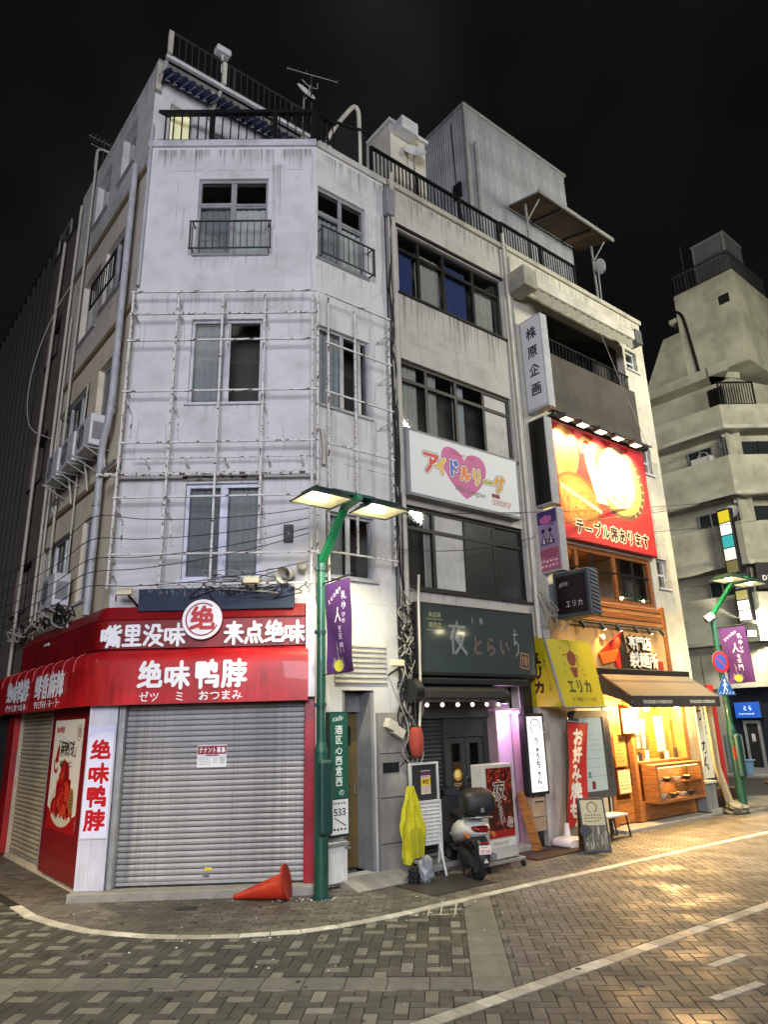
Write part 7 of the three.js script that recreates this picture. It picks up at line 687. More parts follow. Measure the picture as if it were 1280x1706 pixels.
  const pm = thing(FR, 'door_poster', 'lit yellow food poster on the glass door behind the scooter', 'poster', [2.87, 1.0, -0.1]); P(pm, 'sheet', bx(2.76, 2.98, 1.02, 1.42, -0.19, -0.185), printed(220, 400, (c, W, H) => { c.fillStyle = '#3a2a1c'; c.fillRect(0, 0, W, H); c.fillStyle = '#c79a3a'; c.beginPath(); c.arc(110, 200, 90, 0, 7); c.fill(); c.fillStyle = '#f0dc90'; c.beginPath(); c.arc(100, 190, 56, 0, 7); c.fill(); scribble(c, 20, 320, 180, 60, 2, '#d8c49c', 3); }, 0.4)); P(pm, 'white_sheet', bx(2.74, 3.02, 0.66, 0.96, -0.19, -0.185), printed(280, 300, (c, W, H) => { c.fillStyle = '#d2d0ca'; c.fillRect(0, 0, W, H); write(c, 'りい', 40, 130, 80, 80, { lw: 9, color: '#2a2624' }); c.fillRect(40, 240, 200, 30); }, 0.6));
  const wl = thing(FR, 'white_light_sign', 'brightly lit white vertical sign with a smiling face and thin brush characters', 'sign', [4.25, 0.86, 0.25]); P(wl, 'box', rb(4.0, 4.5, 0.84, 2.14, 0.18, 0.32, 0.01), M.black); P(wl, 'face', bx(4.05, 4.45, 0.89, 2.09, 0.32, 0.326), printed(400, 1200, (c, W, H) => { c.fillStyle = '#f0f1f2'; c.fillRect(0, 0, W, H); c.strokeStyle = '#2a2c30'; c.lineWidth = 14; c.beginPath(); c.arc(205, 160, 120, 2.2, 6.9); c.stroke(); c.fillStyle = '#2a2c30'; c.beginPath(); c.arc(170, 150, 14, 0, 7); c.arc(250, 148, 14, 0, 7); c.fill(); c.lineWidth = 6; c.beginPath(); c.arc(212, 180, 16, 0.3, 2.8); c.stroke(); write(c, 'りゅうちゃん', 150, 330, 120, 120, { v: 1, lw: 16, color: '#25262a', gap: 0.06 }); scribble(c, 60, 1130, 280, 30, 1, '#5c5e62', 5); }, 0.5, { glow: 0.5 })); P(wl, 'bracket', bar([4.4, 1.9, 0.06], [4.4, 1.9, 0.18], 0.04), M.black); { const l = new THREE.RectAreaLight(0xf4f6ff, 1.6, 0.4, 1.2); wl.add(l); l.position.set(0, 0.63, 0.09); l.rotation.y = Math.PI; }
  const lt = thing(FR, 'letter_boxes', 'stack of pale mail boxes and leaning boards under the lit white sign', 'mail box', [4.3, 0.3, 0.2]); P(lt, 'box', rb(4.12, 4.42, 0.5, 0.8, 0.1, 0.26, 0.01), mat(0xc0a488, 0.6, { tx: 'metal', size: 0.8 })); P(lt, 'box', rb(4.12, 4.42, 0.28, 0.49, 0.1, 0.26, 0.01), mat(0xb39a80, 0.6, { tx: 'metal', size: 0.8 })); P(lt, 'slot', bx(4.16, 4.38, 0.72, 0.74, 0.26, 0.265), M.black); P(lt, 'board', bar([4.05, 0.02, 0.34], [4.0, 0.9, 0.1], 0.03, 0.16), M.woodL);
  const mt = thing(FR, 'door_mat', 'dark red brown mat on the pavement before the passage', 'mat', [4.0, 0, 0.5]); P(mt, 'mat', rb(3.5, 4.75, 0.003, 0.016, 0.2, 0.8, 0.004), mat(0x3b2620, 0.95, { tx: 'fabric', size: 0.2 }));
  // nobori banner with water base
  const nb = thing(FR, 'upright_banner', 'red upright cloth banner with white brush characters on a white base', 'banner', [4.82, 0, 0.36]);
  { P(nb, 'base', loft([[0.16, 4.8, 0.06, 0.2, 0.06, 3.4], [0.26, 4.8, 0.075, 0.24, 0.075, 3.4], [0.46, 4.8, 0.075, 0.24, 0.075, 3.4], [0.56, 4.8, 0.06, 0.2, 0.06, 3.4]], 24), mat(0xd7c9cc, 0.5)); P(nb, 'base_neck', cyl([4.8, 0.13, 0.36], [4.81, 0.36, 0.36], 0.06, 0.035, 14), mat(0xd7c9cc, 0.5)); P(nb, 'pole', cyl([4.81, 0.3, 0.36], [5.1, 2.06, 0.36], 0.014, 0.012, 8), M.black); P(nb, 'cross_rod', cyl([5.08, 2.0, 0.36], [5.72, 1.96, 0.36], 0.008), M.white);
    const g = new THREE.PlaneGeometry(0.6, 1.72, 10, 20), p = g.attributes.position; for (let i = 0; i < p.count; i++) { const v = 0.5 - p.getY(i) / 1.72, u = p.getX(i) + 0.3; p.setXYZ(i, 5.09 - v * 0.27 + u * (1 - 0.18 * v), 1.97 - v * 1.68 - 0.04 * u, 0.37 + 0.04 * Math.sin(u * 7 + v * 4) * (0.3 + v)); } g.computeVertexNormals(); P(nb, 'cloth', g, printed(360, 1030, (c, W, H) => { c.fillStyle = '#b3241f'; c.fillRect(0, 0, W, H); write(c, 'お好み焼', 80, 60, 190, 170, { v: 1, lw: 32, color: '#e2dccb', gap: 0.06 }); write(c, 'も', 70, 780, 190, 170, { lw: 34, color: '#e2dccb' }); write(c, 'ん', 150, 930, 150, 120, { lw: 26, color: '#d8c8b0' }); }, 0.85), { uv: true }); }
  const mb = thing(FR, 'rounded_menu_stand', 'tall grey framed glossy menu stand with rounded corners behind the red banner', 'menu stand', [6, 0.5, 0.2]); { const s2 = new THREE.Shape(), R0 = (s, x0, x1, y0, y1, r) => { s.moveTo(x0 + r, y0); s.lineTo(x1 - r, y0); s.quadraticCurveTo(x1, y0, x1, y0 + r); s.lineTo(x1, y1 - r); s.quadraticCurveTo(x1, y1, x1 - r, y1); s.lineTo(x0 + r, y1); s.quadraticCurveTo(x0, y1, x0, y1 - r); s.lineTo(x0, y0 + r); s.quadraticCurveTo(x0, y0, x0 + r, y0); }; R0(s2, 5.4, 6.44, 0.66, 2.16, 0.09); P(mb, 'frame', new THREE.ExtrudeGeometry(s2, { depth: 0.14, bevelEnabled: true, bevelSize: 0.01, bevelThickness: 0.01, bevelSegments: 2 }).translate(0, 0, 0.14), mat(0x55575a, 0.4, { tx: 'metal', size: 0.8 })); P(mb, 'face', bx(5.52, 6.18, 0.78, 2.04, 0.29, 0.296), printed(400, 760, (c, W, H) => { c.fillStyle = '#a9bcbf'; c.fillRect(0, 0, W, H); c.strokeStyle = '#7d9094'; c.lineWidth = 4; c.strokeRect(60, 70, 150, 110); c.strokeRect(80, 230, 220, 60); for (let y = 340; y < 700; y += 90) { c.beginPath(); c.moveTo(20, y); c.lineTo(380, y); c.stroke(); } write(c, '里日', 60, 560, 70, 60, { lw: 8, color: '#5a6a70' }); c.fillStyle = '#7c2430'; c.fillRect(120, 660, 60, 80); }, 0.12)); P(mb, 'side_print', bx(6.24, 6.4, 0.9, 2.06, 0.29, 0.296), printed(140, 1000, (c, W, H) => { c.fillStyle = '#47494c'; c.fillRect(0, 0, W, H); write(c, '来店酒席料理原所', 36, 30, 70, 90, { v: 1, lw: 9, color: '#15161a', gap: 0.26 }); }, 0.4)); P(mb, 'lower_panel', rb(5.42, 6.1, 0.44, 0.63, 0.18, 0.24, 0.006), M.white); P(mb, 'leg', [bar([5.5, 0.02, 0.2], [5.5, 0.68, 0.2], 0.03)], M.black); P(mb, 'leg', [bar([6.3, 0.02, 0.2], [6.3, 0.68, 0.2], 0.03)], M.black); }
  const ch = thing(FR, 'black_stand', 'black tubular stand with a white shelf at the noodle shop door', 'stand', [6.1, 0, 0.4]); P(ch, 'shelf', rb(5.66, 6.25, 0.36, 0.4, 0.28, 0.6, 0.01), M.white); for (const [x, z] of [[5.7, 0.3], [6.2, 0.3], [5.7, 0.58], [6.2, 0.58]]) P(ch, 'leg', bar([x, 0.37, z], [x + (x > 6 ? 0.06 : 0), 0.01, z + 0.02], 0.022), M.black); P(ch, 'foot_rail', [bar([5.7, 0.03, 0.6], [6.26, 0.03, 0.6], 0.02), bar([5.7, 0.03, 0.32], [6.26, 0.03, 0.32], 0.02)], M.black); P(ch, 'back_rail', bar([6.25, 0.4, 0.3], [6.4, 0.95, 0.25], 0.02), M.black);
  // small sandwich board
  const af = thing(FR, 'sandwich_board', 'small chalky sandwich board with a round face drawing on the pavement', 'sandwich board', [4.65, 0, 1.0], undefined, -0.68); { const F2 = META.get(af).f, pan = (sg) => { const g = rb(-0.21, 0.21, 0, 0.8, -0.012, 0.012, 0.006); g.rotateX(sg * 0.22); g.translate(0, 0.02, -sg * 0.19); return g; }; P(af, 'front_board', pan(-1), M.darkGrey); P(af, 'rear_board', pan(1), M.woodD); const fg = bx(-0.18, 0.18, 0.04, 0.77, 0.0125, 0.016); fg.rotateX(-0.22); fg.translate(0, 0.02, 0.19); P(af, 'front_print', fg, printed(240, 490, (c, W, H) => { c.fillStyle = '#b3ab8c'; c.fillRect(0, 0, W, H); c.strokeStyle = '#2a2822'; c.lineWidth = 9; c.beginPath(); c.arc(120, 75, 50, 2, 7.4); c.stroke(); scribble(c, 30, 140, 180, 90, 3, '#4a463c', 4); c.fillStyle = '#55524a'; c.fillRect(0, 250, W, 240); const r = rng(5); for (let i = 0; i < 40; i++) { c.fillStyle = '#9c9684'; c.fillRect(r() * W, 250 + r() * 200, 6, 30 + 60 * r()); } }, 0.7)); P(af, 'fan_prop', new THREE.CircleGeometry(0.09, 14).rotateX(-0.22).translate(-0.16, 0.34, 0.16), M.black); }
}
{ // noodle shop: display case with sample bowls, menus, side cloths
  const d = thing(FR, 'display_case', 'wooden glass display case of sample noodle bowls at the shop front', 'display case', [8.6, 0.4, 0.15]); P(d, 'case', [bx(7.74, 9.5, 0.4, 0.45, 0.02, 0.34), bx(7.74, 9.5, 1.06, 1.11, 0.02, 0.34), bx(7.74, 7.8, 0.45, 1.06, 0.02, 0.34), bx(9.44, 9.5, 0.45, 1.06, 0.02, 0.34), bx(7.8, 9.44, 0.45, 1.06, 0.02, 0.04)], M.woodL); P(d, 'shelf', bx(7.8, 9.44, 0.74, 0.755, 0.045, 0.31), M.woodL); P(d, 'glass_front', bx(7.8, 9.44, 0.45, 1.06, 0.326, 0.33), M.glass); P(d, 'light_strip', bx(7.85, 9.4, 1.04, 1.058, 0.26, 0.3), new THREE.MeshStandardMaterial({ color: 0xffffff, emissive: 0xffdf9a, emissiveIntensity: 5 })); lamp(d, new THREE.PointLight(0xffcf80, 1.1), [8.2, 0.99, 0.24]); lamp(d, new THREE.PointLight(0xffcf80, 1.1), [9.0, 0.99, 0.24]); lamp(d, new THREE.PointLight(0xffcf80, 0.8), [8.6, 0.69, 0.26]);
  const pts = [[0, 0], [0.05, 0], [0.055, 0.02], [0.1, 0.07], [0.11, 0.085], [0.1, 0.083]].map((p) => new THREE.Vector2(...p)), bg = new THREE.LatheGeometry(pts, 18), food = new THREE.SphereGeometry(0.095, 14, 6, 0, 6.3, 0, 1.2).scale(1, 0.4, 1).translate(0, 0.055, 0), cols = [0xa8321c, 0xd8c8a0, 0xc78c2c], names = ['red', 'cream', 'ochre'];
  [[8.0, 0.756, 0], [8.35, 0.756, 1], [8.72, 0.756, 2], [9.12, 0.756, 1], [8.1, 0.456, 1], [8.5, 0.456, 2], [8.85, 0.456, 0], [9.2, 0.456, 2]].forEach(([x, y, k], i) => { const b = thing(FR, 'sample_bowl', `${['leftmost', 'second', 'third', 'rightmost'][i % 4]} sample bowl on the ${i < 4 ? 'upper' : 'lower'} shelf of the display case`, 'bowl', [x, y, 0.18], 'sample bowls in the display case'); Q(b, 'bowl', bg, mat(i % 2 ? 0x1d1917 : 0xd8d4c8, 0.3), [x, y, 0.18]); Q(b, 'noodles', food, mat(cols[k], 0.7, {}), [x, y, 0.18]); });
  const menu = (nm, lb, x0, x1, y0, y1, z, fn, w = 300, h = 400) => { const m = thing(FR, nm, lb, 'menu', [(x0 + x1) / 2, y0, z]); P(m, 'backing', rb(x0, x1, y0, y1, z - 0.02, z, 0.003), M.woodL); P(m, 'print', bx(x0 + 0.02, x1 - 0.02, y0 + 0.02, y1 - 0.02, z, z + 0.004), printed(w, h, fn, 0.6)); };
  menu('menu_board', 'dark framed menu board with white brush writing inside the noodle shop', 8.1, 8.62, 1.35, 1.98, -0.3, (c, W, H) => { c.fillStyle = '#3a3c34'; c.fillRect(0, 0, W, H); write(c, '好麺心原', 40, 20, 80, 84, { v: 1, lw: 10, color: '#e8e2cc', gap: 0.1 }); write(c, '酒料理店', 170, 20, 80, 84, { v: 1, lw: 10, color: '#e8e2cc', gap: 0.1 }); }); menu('paper_menu', 'bright white paper menu hanging right of the dark menu board', 8.85, 9.2, 1.3, 2.05, -0.25, (c, W, H) => { c.fillStyle = '#e6dcc0'; c.fillRect(0, 0, W, H); scribble(c, 40, 210, 220, 160, 6, '#7c6a44', 4); }); menu('paper_menu', 'white menu paper by the pendant bulbs with two brush characters', 7.2, 7.75, 1.72, 2.2, 0.08, (c, W, H) => { c.fillStyle = '#ece4cc'; c.fillRect(0, 0, W, H); write(c, 'い', 30, 180, 90, 110, { lw: 12, color: '#3a3428' }); write(c, 'の', 160, 170, 80, 100, { lw: 8, color: '#a89468' }); }); menu('paper_menu', 'brown framed price list left of the sliding door', 7.0, 7.4, 1.1, 1.7, -0.05, (c, W, H) => { c.fillStyle = '#a8763c'; c.fillRect(0, 0, W, H); scribble(c, 40, 30, 220, 340, 7, '#5c3414', 6); }); menu('paper_menu', 'cream price sheet low on the sliding door', 7.02, 7.44, 0.6, 1.05, -0.05, (c, W, H) => { c.fillStyle = '#d8c496'; c.fillRect(0, 0, W, H); scribble(c, 30, 30, 240, 200, 4, '#6d5530', 8); scribble(c, 30, 240, 240, 120, 2, '#3a2c18', 3); });
  [[7.8, 1.17], [7.95, 1.17], [8.2, 1.17], [8.75, 1.17], [8.95, 1.17], [9.3, 1.17]].forEach(([x, y], i) => { const b = thing(FR, 'sauce_jar', `${['first', 'second', 'third', 'fourth', 'fifth', 'sixth'][i]} jar from the left on the ledge above the display case`, 'jar', [x, y, -0.1], 'jars on the shop ledge'); P(b, 'jar', cyl([x, y, -0.1], [x, y + 0.12 + 0.04 * (i % 3), -0.1], 0.045, 0.04, 12), i % 2 ? M.black : M.white); P(b, 'lid', cyl([x, y + 0.121 + 0.04 * (i % 3), -0.1], [x, y + 0.14 + 0.04 * (i % 3), -0.1], 0.03, 0.03, 10), i % 3 ? M.woodD : M.redDark); });
  const n = thing(FR, 'white_cloth_banner', 'long white cloth with black brush writing at the right end of the noodle shop', 'banner', [9.8, 0.75, 0.3]); P(n, 'cloth', planar(cloth(9.62, 10.05, 0.74, 2.26, 0.3, 3, 0.02, 4), 9.62, 0.74, 0.43, 1.52), printed(220, 760, (c, W, H) => { c.fillStyle = '#c9c6ae'; c.fillRect(0, 0, W, H); write(c, 'つけのん', 20, 30, 130, 150, { v: 1, lw: 16, color: '#23211c', gap: 0.12 }); write(c, '製麺所専門店', 165, 30, 42, 44, { v: 1, lw: 5, color: '#4a473c', gap: 0.1 }); }, 0.9), { uv: true }); P(n, 'rod', cyl([9.6, 2.27, 0.3], [10.1, 2.27, 0.3], 0.01), M.black);
  const c2 = thing(FR, 'service_cabinet', 'grey metal cabinet under the white cloth banner', 'cabinet', [9.85, 0, 0.2]); P(c2, 'body', rb(9.62, 10.06, 0.08, 0.62, 0.04, 0.28, 0.015), M.grey); P(c2, 'top', rb(9.58, 10.1, 0.63, 0.68, 0.02, 0.32, 0.01), M.offwhite); P(c2, 'door_line', bx(9.838, 9.846, 0.1, 0.6, 0.28, 0.283), M.black);
  const sh = thing(FR, 'rolled_sheet', 'beige vinyl sheet hanging and bunched at the building corner', 'sheet', [10.3, 0, 0.3]); { const g = new THREE.PlaneGeometry(0.34, 2.2, 12, 30), p = g.attributes.position; for (let i = 0; i < p.count; i++) { const v = 0.5 - p.getY(i) / 2.2, u = p.getX(i); p.setXYZ(i, 10.25 + u * (1 - 0.3 * Math.sin(v * 3)) + 0.22 * Math.max(0, v - 0.6), 2.24 - v * 2.14, 0.28 + 0.06 * Math.sin(u * 22) + 0.35 * Math.max(0, v - 0.62)); } g.computeVertexNormals(); P(sh, 'sheet', g, mat(0x9c9075, 0.7, { tx: 'fabric', size: 0.4 })); P(sh, 'bunch', (() => { const g2 = new THREE.SphereGeometry(0.17, 28, 20), q = g2.attributes.position, n = pnoise(31); for (let i = 0; i < q.count; i++) { const X = q.getX(i), Y = q.getY(i), Z = q.getZ(i), k = 1 + 0.9 * (n(X * 22 + 9, Y * 30 + Z * 22 + 9, 64, 64) - 0.5); q.setXYZ(i, X * k * 1.5, Math.max(-0.1, Y * k * 0.75), Z * k * 1.1); } g2.translate(10.4, 0.11, 0.48); g2.computeVertexNormals(); return g2; })(), mat(0x8c8a78, 0.75, { tx: 'fabric', size: 0.3 })); }
  const rf = thing(FR, 'red_side_banner', 'narrow red cloth banner at the right corner of the noodle shop', 'banner', [10.62, 0.4, 0.2]); P(rf, 'cloth', cloth(10.45, 10.75, 0.55, 2.7, 0.2, 3, 0.025, 8), mat(0xb51f22, 0.8, { tx: 'fabric', size: 0.3 })); P(rf, 'pole', cyl([10.42, 0.02, 0.2], [10.42, 3.3, 0.2], 0.016), M.black); P(rf, 'foot', rb(10.3, 10.9, 0.0, 0.5, 0.02, 0.36, 0.02), mat(0x4a3a30, 0.7, { tx: 'wood', size: 0.7 })); 
}
// ---------- roof structures ----------
{
  const t = thing(FR, 'rooftop_shed', 'tall shed of ribbed grey metal siding on the roof', 'shed', [6.5, 12, -0.6]);
  const sid = [mat(0xb9bbbd, 0.5, { metalness: 0.1, tx: 'grime', size: 2.3 }), mat(0xb2b4b6, 0.5, { metalness: 0.1, tx: 'grime', size: 2.3 }), mat(0xbec0c1, 0.5, { metalness: 0.1, tx: 'grime', size: 2.3 })];
  const panel = (w, h) => { const sh = new THREE.Shape(); sh.moveTo(0, 0); const n = 3, p = w / n; for (let i = 0; i < n; i++) { sh.lineTo(i * p, 0.0); sh.lineTo(i * p + p * 0.12, 0.015); sh.lineTo(i * p + p * 0.34, 0.015); sh.lineTo(i * p + p * 0.46, 0.0); sh.lineTo((i + 1) * p - 0.002, 0.0); } sh.lineTo(w - 0.002, -0.01); sh.lineTo(0, -0.01); const g = new THREE.ExtrudeGeometry(sh, { depth: h, bevelEnabled: false }); g.rotateX(-Math.PI / 2); g.scale(1, 1, -1); const q = g.index ? g.toNonIndexed() : g; const a = q.attributes.position.array; for (let i = 0; i < a.length; i += 9) for (let k = 0; k < 3; k++) { const s = a[i + 3 + k]; a[i + 3 + k] = a[i + 6 + k]; a[i + 6 + k] = s; } q.computeVertexNormals(); const r = tri(q); r.userData.tri = 1; return r; };
  const fp = panel(0.246, 4.7), FS = (() => { const p = at(FR, 4.78, 0, -0.7); return frame(p.x, p.z, 51.5 + 90); })();
  for (let i = 0; i < 16; i++) Q(t, 'siding_panel', fp, sid[(i * 5) % 3], [4.78 + i * 0.247, 12.0, -0.7]);
  for (let i = 0; i < 7; i++) Q(t, 'siding_panel', fp, sid[(i * 4 + 1) % 3], [-1.72 + i * 0.246, 12.0, 0], { f: FS });
  P(t, 'core', bx(4.82, 8.72, 12, 16.68, -2.4, -0.73), M.grey); P(t, 'roof_trim', [rb(4.72, 8.78, 16.68, 16.76, -0.76, -0.64, 0.01), rb(4.72, 4.82, 16.68, 16.76, -2.4, -0.757, 0.01)], M.galv); P(t, 'corner_trim', rb(4.74, 4.84, 12, 16.68, -0.72, -0.655, 0.01), M.galv);
  P(t, 'wall_pipe', tube([[5.0, 15.6, -0.6], [5.01, 14.2, -0.6], [4.98, 13.1, -0.6], [5.2, 12.6, -0.6]], 0.05, 8, 24), M.galv); P(t, 'vent_box', rb(4.68, 4.76, 14.1, 14.5, -1.15, -0.9, 0.01), M.black); P(t, 'cable', tube([[4.72, 16.4, -1.1], [4.7, 15.2, -1.05], [4.71, 13.9, -1.0], [4.72, 12.9, -0.8]], 0.012, 5, 24), M.cable);
  const c = thing(FR, 'roof_canopy', 'lean-to canopy with brown boarded underside over the roof edge', 'canopy', [7.9, 12, -0.5]);
  { const roof = (y) => { const q = [[6.05, 14.0 + y, 0.34], [8.95, 14.0 + y, 0.34], [8.95, 14.25 + y, -0.62], [6.05, 14.25 + y, -0.62]]; const lo = q.map(([a, b, d]) => [a, b - 0.04, d]), F = [[0, 1, 2, 3], [3, 2, 1, 0]], g = new THREE.BufferGeometry(), all = [...q, ...lo], idx = [0, 1, 2, 0, 2, 3, 6, 5, 4, 7, 6, 4, 0, 4, 5, 0, 5, 1, 1, 5, 6, 1, 6, 2, 2, 6, 7, 2, 7, 3, 3, 7, 4, 3, 4, 0]; g.setAttribute('position', new THREE.Float32BufferAttribute(all.flat(), 3)); g.setAttribute('uv', new THREE.Float32BufferAttribute(new Float32Array(16), 2)); g.setIndex(idx); const n = g.toNonIndexed(); n.computeVertexNormals(); return n; };
    P(c, 'sheet', roof(0.04), M.grey); const bq = [mat(0x5d4a30, 0.8, { tx: 'wood', size: 1 }), mat(0x69553a, 0.8, { tx: 'wood', size: 1.2 }), mat(0x54432c, 0.8, { tx: 'wood', size: 0.8 })]; for (let i = 0; i < 6; i++) { const a = 6.07 + i * 0.478; const g = bx(a, a + 0.47, -0.012, 0, -0.96, 0.0); g.rotateX(0.255); g.translate(0, 13.985, 0.33); P(c, 'underside_board', g, bq[i % 3]); } for (const x of [6.9, 8.1]) { const g = bx(x, x + 0.05, -0.07, -0.014, -0.94, 0); g.rotateX(0.255); g.translate(0, 13.985, 0.33); P(c, 'rafter', g, M.bronze); } for (const x of [6.2, 8.85]) P(c, 'post', [bar([x, 12.1, -0.2], [x, 14.1, -0.2], 0.04), bar([x, 13.6, -0.2], [x + (x < 8 ? 0.02 : -0.02), 13.98, 0.2], 0.025)], M.galv); P(c, 'gutter', rb(6.0, 9.0, 13.95, 14.04, 0.345, 0.4, 0.01), M.galv); }
  const b = thing(FR, 'rooftop_hut', 'pale rendered hut on the roof of the narrow building', 'hut', [2.6, 12, -0.8]); P(b, 'wall', rb(2.2, 3.2, 11.96, 14.37, -1.4, -0.5, 0.01), M.offwhite); P(b, 'roof_slab', rb(2.14, 3.26, 14.38, 14.46, -1.46, -0.44, 0.01), M.white); P(b, 'roof_box', rb(2.3, 2.75, 14.1, 14.42, -0.49, -0.2, 0.02), M.white);
}
function dish(f, name, label, [x, y, z], r, yaw, pole) { const t = thing(f, 'satellite_dish', label, 'satellite dish', [x, pole, z], 'satellite dishes'); const p = []; for (let i = 0; i <= 8; i++) p.push(new THREE.Vector2(r * i / 8, 0.25 * r * (i / 8) ** 2)); const g = new THREE.LatheGeometry(p, 24); g.rotateX(1.15); g.rotateY(yaw); g.translate(x, y, z); P(t, 'reflector', g, M.white); P(t, 'mast', cyl([x, pole, z - 0.05], [x, y, z - 0.03], 0.018), M.galv); const d = V3(Math.sin(yaw) * 0.9, 0.42, Math.cos(yaw) * 0.9).multiplyScalar(r * 0.95); P(t, 'feed_arm', [bar([x, y - r * 0.8, z + 0.02], [x + d.x, y + d.y * 0.4, z + d.z], 0.014), cyl([x + d.x, y + d.y * 0.4, z + d.z], [x + d.x * 0.85, y + d.y * 0.38, z + d.z * 0.85], 0.025, 0.025, 8)], M.galv); }
dish(FR, '', 'grey satellite dish on the terrace of the corner building', [0.07, 13.75, -0.5], 0.21, 0.1, 12.1); dish(FR, '', 'white satellite dish standing in front of the rooftop hut', [2.75, 13.75, -0.35], 0.24, -0.5, 12.1); dish(FR, '', 'small white dish near the right end of the roof edge', [8.75, 13.3, 0.0], 0.2, 1.2, 12.2); dish(FX, '', 'small white dish on a balcony band of the far building', [-0.35, 8.95, 0.12], 0.3, -0.9, 8.72);
{
  const a = thing(FR, 'tv_antenna', 'long television antenna above the terrace dish', 'antenna', [0.25, 12.1, -0.5]); P(a, 'boom', cyl([-0.33, 14.11, -0.5], [0.85, 14.56, -0.5], 0.009), M.galv); P(a, 'mast', cyl([0.22, 12.1, -0.5], [0.22, 14.3, -0.5], 0.016), M.darkGrey); for (let i = 0; i < 7; i++) { const k = i / 6, x = -0.3 + 1.12 * k, y = 14.12 + 0.43 * k; P(a, 'element', cyl([x, y, -0.56], [x, y, -0.44], 0.004), M.galv); } P(a, 'reflector', tube([[0.0, 14.06, -0.5], [0.15, 14.0, -0.5], [0.35, 14.06, -0.5], [0.36, 14.2, -0.5]], 0.01, 5, 16), M.galv);
  const c = thing(FL, 'tv_antenna', 'rake shaped television antenna on the roof at the left', 'antenna', [-3.9, 14, -0.2]); P(c, 'mast', cyl([-3.9, 14.08, -0.2], [-3.92, 15.45, -0.2], 0.016), M.darkGrey); P(c, 'boom', cyl([-3.92, 15.36, -0.36], [-3.92, 15.37, 0.16], 0.009), M.galv); for (let i = 0; i < 6; i++) P(c, 'element', cyl([-4.02, 15.35, -0.33 + i * 0.09], [-3.8, 15.35, -0.33 + i * 0.09], 0.006), M.galv); P(c, 'boom', cyl([-3.92, 15.15, -0.3], [-3.92, 15.16, 0.1], 0.008), M.galv);
  const e = thing(FL, 'vent_pipe', 'bent vent pipe rising above the roof edge on the left street', 'pipe', [-3.4, 14, 0.06]); P(e, 'pipe', tube([[-3.4, 14.0, 0.06], [-3.4, 14.5, 0.06], [-3.4, 14.62, 0.02], [-3.4, 14.66, -0.1], [-3.4, 14.66, -0.5]], 0.03, 8, 20), M.offwhite);
  for (const [u, y, lb] of [[0.35, 12.12, 'white terrace condenser behind the front railing'], [3.3, 12.08, 'dark condenser unit behind the roof railing of the narrow building']]) { const q = thing(FR, 'condenser_unit', lb, 'air conditioner', [u, y, -0.5], 'rooftop condenser units'); P(q, 'body', rb(u - 0.35, u + 0.35, y, y + 0.55, -0.75, -0.45, 0.02), u < 1 ? M.white : M.darkGrey); P(q, 'grille', new THREE.TorusGeometry(0.2, 0.012, 6, 24).translate(u - 0.08, y + 0.28, -0.445), M.darkGrey); }
}
// ---------- air conditioners on the left wall ----------
[[0.95, 6.42, 'nearest of the three air conditioners under the third floor windows'], [1.85, 6.42, 'middle of the three air conditioners under the third floor windows'], [2.75, 6.42, 'farthest of the three air conditioners under the third floor windows'], [2.05, 4.0, 'single air conditioner above the red awning on the left wall']].forEach(([s, y, lb]) => {
  const t = thing(FL, 'air_conditioner', lb, 'air conditioner', [-s, y, 0.25], 'air conditioners on the left wall'); P(t, 'body', rb(-s - 0.37, -s + 0.37, y, y + 0.54, 0.1, 0.36, 0.02), M.white); P(t, 'fan_grille', [new THREE.TorusGeometry(0.2, 0.012, 6, 24).translate(-s - 0.1, y + 0.27, 0.362), new THREE.TorusGeometry(0.12, 0.008, 6, 20).translate(-s - 0.1, y + 0.27, 0.362), bar([-s - 0.3, y + 0.27, 0.362], [-s + 0.1, y + 0.27, 0.362], 0.01), bar([-s - 0.1, y + 0.07, 0.362], [-s - 0.1, y + 0.47, 0.362], 0.01)], M.grey); P(t, 'fan_recess', cyl([-s - 0.1, y + 0.27, 0.356], [-s - 0.1, y + 0.27, 0.361], 0.19, 0.19, 24), M.darkGrey); P(t, 'side_cover', rb(-s + 0.368, -s + 0.38, y + 0.1, y + 0.4, 0.14, 0.32, 0.004), M.grey); for (const k of [-0.28, 0.28]) P(t, 'bracket', [bar([-s + k, y - 0.02, 0.0], [-s + k, y - 0.02, 0.42], 0.03), bar([-s + k, y - 0.22, 0.01], [-s + k, y - 0.03, 0.38], 0.025)], M.galv); P(t, 'hose', tube([[-s + 0.3, y + 0.1, 0.2], [-s + 0.42, y - 0.1, 0.14], [-s + 0.4, y - 0.5, 0.06]], 0.02, 6, 14), M.offwhite);
});
